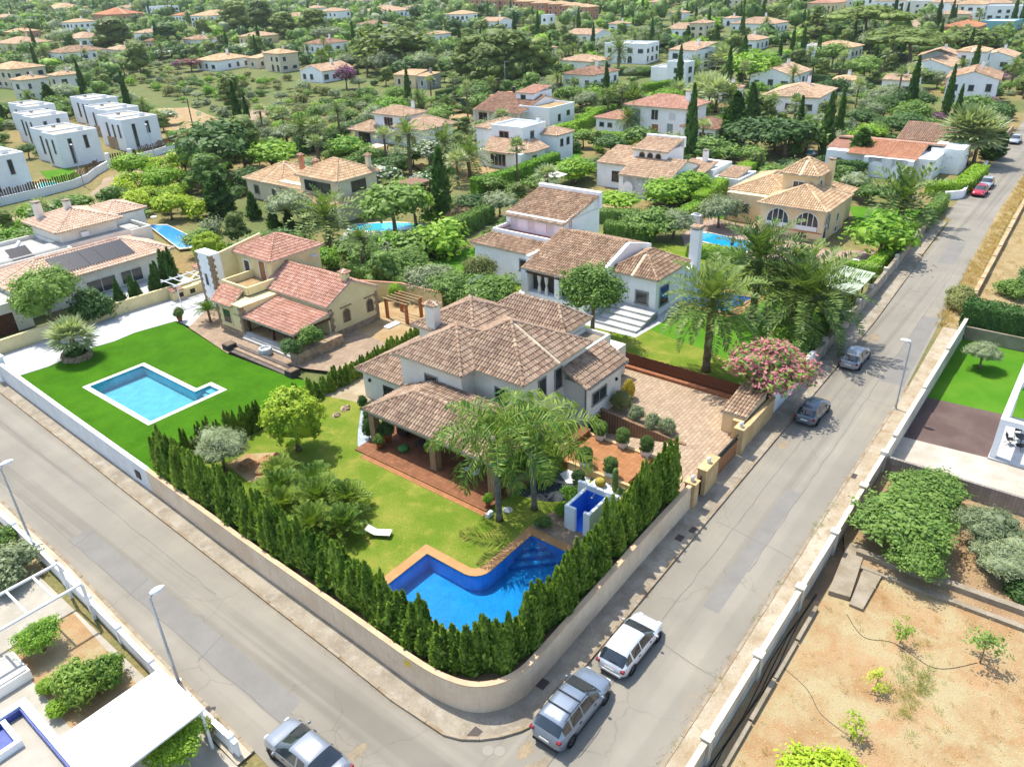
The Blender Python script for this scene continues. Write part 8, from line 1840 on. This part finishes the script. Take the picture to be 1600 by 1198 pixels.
# clipped hedges of the middle distance
HL=[('long bright clipped hedge between the sandy patio and the glazed villa',((742,306),(800,290),(868,262)),2.0,2.6,'bright'),('dark clipped hedge beside the white villa with balcony',((575,276),(640,258)),1.6,2.4,'cyp'),('square-cut hedge in front of the two-storey villa',((905,216),(982,222),(990,219)),2.0,1.6,'bright'),('clipped hedge left of the two-storey villa',((868,214),(905,205),(935,184)),2.2,2.2,'bright'),('second clipped hedge behind the first, left of the two-storey villa',((905,198),(958,178)),2.0,2.2,'bright'),
      ('dark hedge along the tennis screen behind the trampoline',((680,170),(735,178),(760,182)),1.5,1.4,'mid'),('tall dark hedge screen behind the trampoline',((684,166),(735,152)),1.2,3.6,'dark'),('hedge bounding the arched villa lawn',((1090,330),(1135,296),(1185,268)),2.0,2.4,'bright'),('lower hedge at the corner of the arched villa lawn',((1060,350),(1092,334)),1.8,1.8,'bright'),('clipped hedge at the near end of the blue pool',((1075,400),(1130,408),(1160,412)),1.8,1.6,'bright'),
      ('clipped hedge along the street behind the white-posted wall',((1352,440),(1395,400),(1412,382)),1.4,1.8,'bright'),('yellow-green hedge corner above the shade canopy',((1310,428),(1352,432)),1.2,1.6,'bright'),('hedge behind the rubble wall of the arched villa',((1425,372),(1472,322)),1.4,1.8,'mid'),('thick bright hedge over the curved white wall',((1450,305),(1500,302),(1530,275)),2.2,1.8,'bright'),('dark hedge in front of the orange-roofed villa',((1305,272),(1352,276)),1.8,2.2,'cyp'),
      ('tall hedge behind the white villa at its back',((945,372),(990,376),(1020,380)),1.8,2.2,'mid'),('hedge between the white villa and the sandy patio',((920,345),(990,350)),1.6,1.8,'mid'),('long hedge at the left of the white villa lawn',((640,396),(700,376),(765,345)),2.0,2.4,'mid'),('dark hedge behind the pair of date palms',((452,246),(530,226)),1.6,2.6,'cyp'),('hedge under the palms beside the long white house',((1250,128),(1300,134)),2,2.4,'dark'),('dark hedge under the large white villa',((960,118),(1030,118)),2,2.4,'dark'),('clipped hedge with two tiers behind the two-storey villa',((1005,148),(1050,140)),2,2.6,'bright'),('dark hedge before the hip-roofed tower house',((1440,130),(1490,134)),2,2.4,'dark'),('dark hedge right of the hip-roofed tower house',((1565,120),(1598,122)),3,3,'dark')]
for i,(lb,pix,wd,h,lm) in enumerate(HL):
 pts=[]; zz=0
 for x,y in pix:
  q=P(x,y); zz=q.z; pts.append(UV(q.x,q.y))
 far=P(*pix[0]).length>110
 hedge('hedge',lb,pts,wd,h,zz,lm,None,30 if far else 55,.2 if far else .12,seed=i+3)
# hedges and shrub masses with flowers on the garden border behind the cream house
hedge('hedge','flowering shrub border behind the cream house wall',[(53,66),(53,58),(53.4,50)],2.0,2.4,0,'mid',dens=50,ls=.13,seed=44)
# ------------------------------------------------------------------ houses on the slope
FW=dict(w=WHITEW,c=MATS['pale_beige'],o=SALMON,p=PEACHW,g=GREYW,i=OFFW,t=mat('turquoise_render','#86bcc0','#7ab0b4',1))
FGL=flat('far_glass','#3a4448',.2,.5)
FAR_N=[0]
def far_house(px,py,wpx,st,roof,wall,rm,label,arch=0,asp=1.35,rot=None,name=None,upper=None,group=None):
 """px,py: foot of the corner facing the viewer; wpx: overall width in the photo"""
 b=P(px,py,0 if py>165 else None); dist=(b-Vector((0,0,CAM_H))).length; Wm=1.12*wpx*dist/FPX
 a=Wm/(.70*(1+asp)) *asp; c=a/asp; h={1: 3.6,2: 6.2,3: 8.6}[st]
 rr=random.Random(int(px*7+py)); rot=rr.uniform(-.12,.12) if rot is None else rot
 fu,fv=UV(b.x,b.y)
 if rr.random() <.5 and asp>1.01: du,dv=a,c
 else: du,dv=c,a
 # facing corner sits where px divides the width
 h_=House(name or 'villa',label,fu,fv,b.z,'house',group,FW[wall],.6,.9,2,rot)
 z0=-1.2
 h_.wall(fu,fu+du,fv,fv+dv,z0,h)
 e=h_
 def rf(u0,u1,v0,v1,z,kind,hh):
  if kind == 'hip': e.hip(u0,u1,v0,v1,z,hh,rm,.35)
  elif kind == 'gable': e.gable(u0,u1,v0,v1,z,hh,rm,'u' if u1-u0>v1-v0 else 'v',.4)
  elif kind == 'shed': e.shed(u0,u1,v0,v1,z,z+hh,rm,'u-',.3)
  else: e.flatroof(u0,u1,v0,v1,z,WPAVE,.4)
 rf(fu,fu+du,fv,fv+dv,h,roof,min(du,dv) *.15)
 for side,at,s0,L in (('u-',fu,fv,dv),('v-',fv,fu,du)):
  n=max(1,int(L/3.4))
  for f in range(st):
   for i in range(n):
    cc=s0+L*(i+.5) /n
    if rr.random() <.15: continue
    if arch and f == 0 and side == 'u-': e.arch_window(side,at,cc,.3+2.7*f,1.7,2.3,FW[wall],FGL)
    else: e.window(side,at,cc,.9+2.7*f,rr.choice((1.0,1.3,1.8)),rr.choice((1.2,1.5)),WFRAME if wall != 'w' else SHUT,.1,1,gm=FGL)
 if roof != 'flat' and rr.random() <.7: e.chimney(fu+du*.6,fv+dv*.4,h,h+min(du,dv) *.2+.9,.7,.7)
 if upper:
  k,st2=upper; u0,v0=fu+du*(.5-k/2),fv+dv*(.5-k/2); e.wall(u0,u0+du*k,v0,v0+dv*k,h,h+2.9); rf(u0,u0+du*k,v0,v0+dv*k,h+2.9,st2,min(du,dv) *k*.22)
  e.window('u-',u0,v0+dv*k/2,h+1.0,1.4,1.2,WFRAME,.1,1,gm=FGL); e.window('v-',v0,u0+du*k/2,h+1.0,1.4,1.2,WFRAME,.1,1,gm=FGL)
 return h_
FH=[  # x, y, width, storeys, roof, wall, tiles, label
 (24,62,34,1,'hip','o','sand','small orange house on the left slope'),(10,36,26,1,'gable','w','tan','white house cut by the left edge near the top'),(118,54,34,2,'hip','w','sand','white two-storey house left of the large rounded pine'),(128,73,56,1,'hip','w','tan','long white house in front of the large rounded pine'),(100,98,62,1,'hip','w','mix','long white house behind two small palms'),(30,82,62,1,'hip','c','tan','long low tan-roofed house at the left edge'),(228,64,36,1,'hip','w','tan','small white house right of the large rounded pine'),(240,78,24,1,'hip','c','old','little cream house with dark roof beside the dark pine'),(188,93,40,1,'hip','c','tan','sand-coloured low house at the foot of the rounded pine'),(175,40,62,2,'hip','o','orange','orange-red block with pale annex on the left slope'),(92,22,56,1,'hip','g','sand','grey-roofed low house at the top left'),(194,21,28,1,'hip','w','tan','tiny white house with tan roof at the top left'),(254,26,38,2,'flat','w','tan','white and brick modern house near the top left'),(26,140,62,2,'hip','c','sand','cream house left of the cubic houses'),(44,160,36,2,'hip','i','sand','cream tower left of the cypress'),(98,152,34,2,'hip','i','sand','cream tower right of the cypress'),
 (330,43,56,2,'hip','w','sand','white two-storey house with upper arcade on the slope'),(342,14,40,1,'flat','w','tan','white flat house above the arcade house'),(312,76,44,1,'hip','w','mix','white hipped house above the dusky pink shrub'),(398,71,46,1,'hip','p','tan','pinkish long house between the slope pines'),(340,112,62,1,'hip','w','sand','pale blue-white angular house at the lane'),(440,114,44,2,'hip','c','sand','cream two-storey house with arched windows on the slope'),(404,108,34,1,'shed','c','sand','cream lean-to beside the two-storey slope house'),(505,130,66,1,'gable','w','tan','white gabled house beside the purple bougainvillea'),(460,46,44,2,'hip','c','tan','cream house with tan roof between the slope pines'),(528,36,38,2,'hip','w','tan','white two-storey house at the top left of centre'),(502,84,54,1,'hip','w','old','brown-roofed house above the white gabled house'),(495,22,26,1,'hip','w','tan','small white house near the top left of centre'),
 (612,28,64,1,'hip','w','tan','wide white villa at the top centre'),(578,51,42,1,'hip','w','mix','white house with dark arches below the wide villa'),(720,43,40,2,'hip','w','sand','white house with two big windows at the top centre'),(780,46,42,1,'gable','w','tan','white gabled house right of the two-window house'),(607,88,32,1,'hip','c','pink','cream house half hidden behind the slim cypress'),(684,68,34,1,'hip','w','tan','white roof peeping out among the pines'),(650,138,44,1,'shed','p','sand','beige cube house with sloping roof among the trees'),(668,140,30,1,'shed','g','sand','lower block of the beige cube house'),
 (856,46,18,2,'flat','w','tan','narrow white tower house below the terrace row'),(930,69,56,1,'gable','w','tan','long white gabled house below the terrace row'),(850,93,30,1,'hip','w','tan','white house at the right of the big pine clump'),(975,51,28,1,'hip','w','tan','small white house below the woods'),(1008,101,70,2,'flat','w','tan','large white villa with flat roof and dark arches'),(925,116,66,1,'hip','w','tan','white house with tiled veranda behind the brown hipped roof'),(925,139,76,1,'hip','w','old','white house under a broad brown hipped roof'),(1046,128,44,1,'flat','w','tan','white house with blue doors'),
 (1068,32,24,1,'hip','w','sand','small white house with chimney at the top right of centre'),(1100,62,34,2,'hip','c','tan','arched tower house among the slim cypresses'),(1146,42,24,1,'hip','w','tan','small white house beneath the woods, right of the arched tower'),(1208,52,68,1,'hip','w','tan','long tan-roofed house above the palm grove'),(1180,80,52,1,'hip','w','tan','house with scattered tan roofs inside the palm grove'),(1085,112,64,2,'shed','w','tan','triangular white modern house'),(1070,136,34,2,'flat','w','tan','white block below the triangular house'),(1290,92,46,1,'flat','w','tan','white flat house right of the palm grove'),(1235,141,86,1,'gable','w','tan','long low house with pinkish tan roof'),(1275,180,110,1,'hip','w','tan','low white house behind the slim tall cypress'),(1182,16,44,2,'hip','c','tan','tan-roofed house below the upper right woods'),(1230,12,40,2,'hip','p','red','red-roofed house at the top right'),(1298,26,50,2,'hip','p','red','large pink building with red roof at the top right'),(1150,162,34,1,'hip','w','red','small white outbuilding behind the cypress pair'),(1075,60,50,1,'shed','w','tan','low white wing left of the arched tower'),(1330,150,40,1,'hip','w','sand','small white house buried in the upper right gardens'),
 (1328,93,60,1,'hip','w','sand','white arched house left of the umbrella pines'),(1487,108,60,1,'gable','w','tan','white house with steep brown roof behind the umbrella pine'),(1480,126,76,1,'gable','w','tan','long low wing of the hip-roofed tower house'),(1532,118,46,2,'hip','w','sand','white square tower with hipped roof'),(1550,170,84,2,'gable','w','mix','two-storey white house with wide brown roof near the street'),(1580,110,56,1,'gable','w','tan','white gabled house at the right edge'),(1580,50,54,1,'flat','t','tan','white and turquoise flat building at the right edge'),(1525,58,56,1,'hip','o','orange','orange house with orange roof at the upper right'),(1425,150,44,1,'gable','w','tan','white house behind the upper right fan palm'),
 (1385,16,46,2,'flat','w','tan','white flat block first in the distant town'),(1412,22,40,2,'hip','w','tan','white house with tan roof in the distant town near the lane'),(1465,24,44,2,'flat','i','tan','ivory block right of the lane in the distant town'),(1487,26,40,2,'hip','w','tan','white house with flat gable in the distant town'),(1512,36,36,1,'hip','c','tan','cream house above the orange one'),(1532,30,40,2,'hip','w','sand','white house above the orange one on its right'),(1572,28,40,2,'hip','w','tan','white house above the turquoise building'),(1592,34,40,2,'flat','w','tan','white block at the right edge of the distant town'),(1500,10,46,2,'flat','w','tan','white block at the top of the distant town'),(1545,12,46,2,'hip','c','tan','cream house at the top of the distant town'),(1445,8,40,2,'hip','w','tan','white house at the top of the distant town near the lane'),(1588,12,40,2,'hip','p','orange','peach house at the top right corner'),(1345,10,40,2,'flat','i','tan','ivory block left of the distant town'),
 (655,22,34,1,'hip','c','tan','cream house right of the wide villa'),(830,10,40,2,'flat','w','tan','white block above the terrace row'),(1030,14,30,1,'hip','p','tan','peach house above the woods'),(285,34,30,1,'hip','w','orange','small orange-roofed house near the arcade house'),(50,10,30,1,'hip','w','tan','distant white house at the top left'),(430,8,34,1,'flat','w','tan','distant white house above the slope pines'),(560,10,30,1,'hip','w','tan','distant white house left of the wide villa')]
for i,t in enumerate(FH): far_house(*t,arch=1 if 'arch' in t[7] or 'arcade' in t[7] else 0)
for i,(px,py) in enumerate(((735,12),(757,14),(778,17),(800,17),(826,20),(852,23),(880,25),(900,28),(920,31))): far_house(px,py,32,2,'hip','o','sand','salmon terraced house in the row on the hill, '+('first','second','third','fourth','fifth','sixth','seventh','eighth','ninth')[i] +' from the left',asp=1.05,rot=0,group='salmon terrace row',name='terraced_house')

# ------------------------------------------------------------------ gardens and woods between the houses
bpy.context.view_layer.update()
rects=[]
for o in list(COL.objects):
 if o.parent is None and o.get('category') in ('house','hut') and o.type == 'EMPTY':
  xs_,ys_=[],[]
  for ch in o.children:
   if ch.type == 'MESH':
    for c in ch.bound_box: p=o.matrix_world @ Vector(c); xs_.append(p.x); ys_.append(p.y)
  cx,cy_=(min(xs_) +max(xs_)) /2,(min(ys_) +max(ys_)) /2
  uvs=[UV(x,y) for x,y in zip(xs_,ys_)]; us,vs_=[a for a,b in uvs],[b for a,b in uvs]
  rects.append((min(us),max(us),min(vs_),max(vs_),math.hypot(cx,cy_)))
for o in list(COL.objects):
 if o.parent is None and o.get('category') in ('tree','palm tree','cypress','shrub','hedge') and not o.get('group') and o.location.length>95:
  u_,v_=UV(o.location.x,o.location.y); rects.append((u_-.6,u_+.6,v_-.6,v_+.6,0)); rects.append((u_-5,u_,v_-5,v_,0))
polys=[[UV(*p) if False else p for p in _rd]]
for nm,pix in (('a',((1065,366),(1110,340),(1200,360),(1290,390),(1395,420),(1300,428),(1070,385))),('b',((872,292),(958,302),(992,330),(945,338),(884,316))),('c',((530,376),(545,352),(600,346),(668,350),(660,400),(590,400))),('d',((655,418),(752,384),(750,432))),('e',((1325,322),(1450,328),(1425,358),(1340,352))),('f',((185,140),(225,140),(290,165),(342,186),(332,206),(305,216),(262,205),(215,172))),('g',((676,184),(690,172),(745,178),(730,186))),('h',((742,262),(870,250),(800,276),(752,284))),('i',((62,268),(110,262),(135,282),(60,298))),('j',((222,350),(262,350),(325,386),(280,392))),('l',((640,262),(720,258),(720,276),(650,288)))):
 polys.append([PUV(x,y,0) for x,y in pix])
polys.append([PUV(x,y,0) for x,y in ((0,300),(140,268),(200,240),(305,212),(312,250),(215,285),(150,318),(0,352))])
_lp=[UV(p.x,p.y) for p in _ln]; polys.append(_lp)
def inside(u,v,poly):
 c=False; n=len(poly); j=n-1
 for i in range(n):
  if (poly[i][1] >v) != (poly[j][1] >v) and u<(poly[j][0] -poly[i][0]) *(v-poly[i][1]) /(poly[j][1] -poly[i][1]) +poly[i][0]: c=not c
  j=i
 return c
def free(u,v,r,front):
 for a,b,c,d,ds in rects:
  f=front if ds>95 else .5
  if a-f-r<u<b+r*.6 and c-f-r<v<d+r*.6: return False
 if 5<v<21 and u>-50: return False
 if u<85 and v<56 and v>-60: return False
 if u<50 and v<84: return False
 if u<47 and v<106: return False
 if -60<v <= 5 and u<160: return False
 if 85 <= u<113 and 17<v<44: return False
 if -1.2*r<0 and any(inside(u+du,v+dv,p) for p in polys for du,dv in ((0,0),(-r*.7,0),(0,-r*.7))): return False
 return True
rr=random.Random(77); grid={}
def ok_space(x,y,s):
 k=(int(x/16),int(y/16))
 for i in (-1,0,1):
  for j in (-1,0,1):
   for (a,b,t) in grid.get((k[0] +i,k[1] +j),()):
    if (a-x) ** 2+(b-y) ** 2<((s+t) *.5) ** 2: return False
 grid.setdefault(k,[]).append((x,y,s)); return True
SCR=[PUV(x,y,0) for x,y in ((165,150),(240,108),(330,112),(420,122),(545,150),(570,205),(530,212),(450,218),(350,196),(322,228),(300,222),(250,190))]
LIME=[PUV(x,y,0) for x,y in ((135,330),(150,305),(205,275),(300,258),(330,290),(320,345),(235,345),(190,325))]
spots=[]
def sample(y0,y1,n,smin,smax):
 for _ in range(n):
  y=math.sqrt(rr.uniform(y0*y0,y1*y1)); x=rr.uniform(-.76,.76) *(y+12); s=rr.uniform(smin,smax); u,v=UV(x,y)
  sc=inside(u,v,SCR); li=inside(u,v,LIME)
  if sc: s=rr.uniform(1.6,4.2)
  elif rr.random() <.35: s *= .55
  d_=Vector((x,y,tz(x,y) +6-CAM_H)); w_=d_.dot(_f); a_,b_=800+FPX*d_.dot(_r) /w_,599-FPX*d_.dot(_u) /w_
  if b_<-30 or a_<-140 or a_>1740: continue                 # beyond what the place shows
  if not free(u,v,s*.42,6 if y<215 else 9+s if y<380 else 17): continue
  if not ok_space(x,y,s*(.74 if not sc else 1.2)): continue
  spots.append((y,x,s,sc,li))
sample(70,130,2600,2.6,5.0); sample(130,215,5200,3.0,7.0); sample(215,380,6500,5.0,10.0); sample(380,1050,15000,6,11.5)
spots.sort()
KIND={'broad': ('broadleaf_tree','tree','rounded broadleaf tree among the villas'),'bush': ('shrub','shrub','garden shrub among the villas'),'pine': ('pine_tree','tree','pine among the villas'),'cypress': ('cypress','cypress','slim cypress among the villas'),'date': ('date_palm','palm tree','feather palm among the villas'),'fan': ('fan_palm','palm tree','fan palm among the villas'),'olive': ('olive_tree','tree','grey-green tree among the villas'),'scrub': ('scrub_bush','shrub','wild bush in the dry scrub'),'lime': ('shrub','shrub','leafy shrub in the yellow-green thicket')}
GRP={'broad': 'broadleaf trees of the gardens','bush': 'shrubs of the gardens','pine': 'pines of the slope','cypress': 'slim cypresses of the slope','date': 'feather palms of the slope','fan': 'fan palms of the slope','olive': 'grey-green trees of the slope','scrub': 'bushes of the dry scrub','lime': 'yellow-green thicket'}
cnt={}; rest=[]
COLW=dict(mid='green ',dark='dark ',bright='bright ',olive='',pine='olive-toned ',cyp='',palm='',fan='',scrub='dull ',lime='lime ')
for y,x,s,sc,li in spots:
 q=rr.random(); lo=True
 if sc: kd,k,h,lm='scrub',rr.choice(('bush','bush','broad')),s*rr.uniform(.55,.8),rr.choice(('scrub','scrub','mid','bright','olive'))
 elif li: kd,k,h,lm='lime',rr.choice(('bush','broad','airy')),s*rr.uniform(.7,.95),rr.choice(('lime','lime','bright'))
 elif s<3.2 and y<300: kd,k,h,lm='bush','bush',s*rr.uniform(.55,.85),rr.choice(('mid','mid','dark','bright','olive','bright'))
 elif q<.52: kd,k,h,lm='broad',rr.choice(('broad','broad','airy')),s*rr.uniform(.6,.85),rr.choice(('mid','mid','dark','dark','mid','bright'))
 elif q<.66: kd,k,h,lm='olive','olive',s*rr.uniform(.7,.9),'olive'
 elif q<.80: kd,k,h,lm='pine','pine',s*rr.uniform(.8,1.1),rr.choice(('pine','pine','mid'))
 elif q<.89 and y>130 and (x>-10 or rr.random() <.25): kd,k,h,lm='cypress','cypress',rr.uniform(8,13),'cyp'; s=h*.16
 elif q<.89: kd,k,h,lm='broad','broad',s*rr.uniform(.6,.85),'mid'
 elif q<.955: kd,k,h,lm='date','date',rr.uniform(6,9),'palm'; s=rr.uniform(5,6.5)
 else: kd,k,h,lm='fan','fan',rr.uniform(6,9),'fan'; s=rr.uniform(3.2,4.2)
 cnt[kd] =cnt.get(kd,0) +1
 if cnt[kd] <= 290 and y<420:
  nm,cat,lb=KIND[kd]; d_=Vector((x,y,tz(x,y) -CAM_H)); w_=d_.dot(_f); a_,b_=800+FPX*d_.dot(_r) /w_,599-FPX*d_.dot(_u) /w_
  lb=COLW[lm] +lb+', '+('top' if b_<90 else 'upper' if b_<200 else 'middle') +' '+('far left' if a_<320 else 'left' if a_<640 else 'centre' if a_<960 else 'right' if a_<1280 else 'far right')
  plant(k,Vector((x,y,tz(x,y))),h,s,lm,nm,lb,cat,GRP[kd],True,None,False)
 else: rest.append((x,y,s,h,lm))
# what stands beyond: one mass per foliage colour
by={}
for t in rest: by.setdefault(t[4],[]).append(t)
for lm,ts in by.items():
 Vs,Fs,b=[],[],0; rng=np.random.default_rng(5)
 for x,y,s,h,_ in ts:
  NL=84; d=unit(rng.normal(size=(NL,3))); d[:,2] =np.abs(d[:,2]) *1.1-.2; rad=lumpy(rng,d,.28,3) *rng.uniform(.8,1.05,NL)
  C=d*np.array([s/2,s/2,h*.5]) *rad[:,None] +[x,y,tz(x,y) +h*.5]
  N=unit(d+rng.normal(size=(NL,3)) *.5+[0,0,.4]); T=rng.normal(size=(NL,3)); T=T-N*(T*N).sum(1,keepdims=True); sz=s*.075*rng.uniform(.6,1.4,NL)
  v1,f1=rhomb(C,T,N,sz,sz*.65,rng); v2,f2=ball(rng,(s/2,s/2,h*.5),h*.5,6,8,.82); v2 += [x,y,tz(x,y)]
  for vv,ff in ((v1,f1),(v2,f2)): Vs.append(vv); Fs.append(ff+b); b += len(vv)
 F=np.concatenate(Fs); o=link('distant_woods',npmesh('distant_woods',np.concatenate(Vs),F,LM[lm],tint=rng.random(len(F)))); tag(o,'distant mass of '+{'mid': 'green','dark': 'dark green','bright': 'bright green','scrub': 'dull green','olive': 'grey-green','pine': 'pine','cyp': 'cypress','palm': 'palm','fan': 'fan palm','lime': 'lime'}[lm] +' trees covering the far slope',None,None,'stuff')
# ------------------------------------------------------------------ summer haze
hz=MB(); hz.box(-2400,2400,-120,4200,-3.0,62); o=hz.build('haze',[]); o['kind'] ='stuff'; o['label'] ='thin summer haze over the valley'
m,n,out=_new('haze'); pv=n.nodes.new('ShaderNodeVolumePrincipled'); pv.inputs['Color'].default_value=(.93,.96,1,1); pv.inputs['Density'].default_value=.00008; pv.inputs['Anisotropy'].default_value=.25
n.links.new(pv.outputs[0],out.inputs['Volume']); o.data.materials.append(m)
print('PLANTS',cnt,len(rest),'objects',len(COL.objects),'tris',sum(len(m.polygons) *2 for m in bpy.data.meshes))
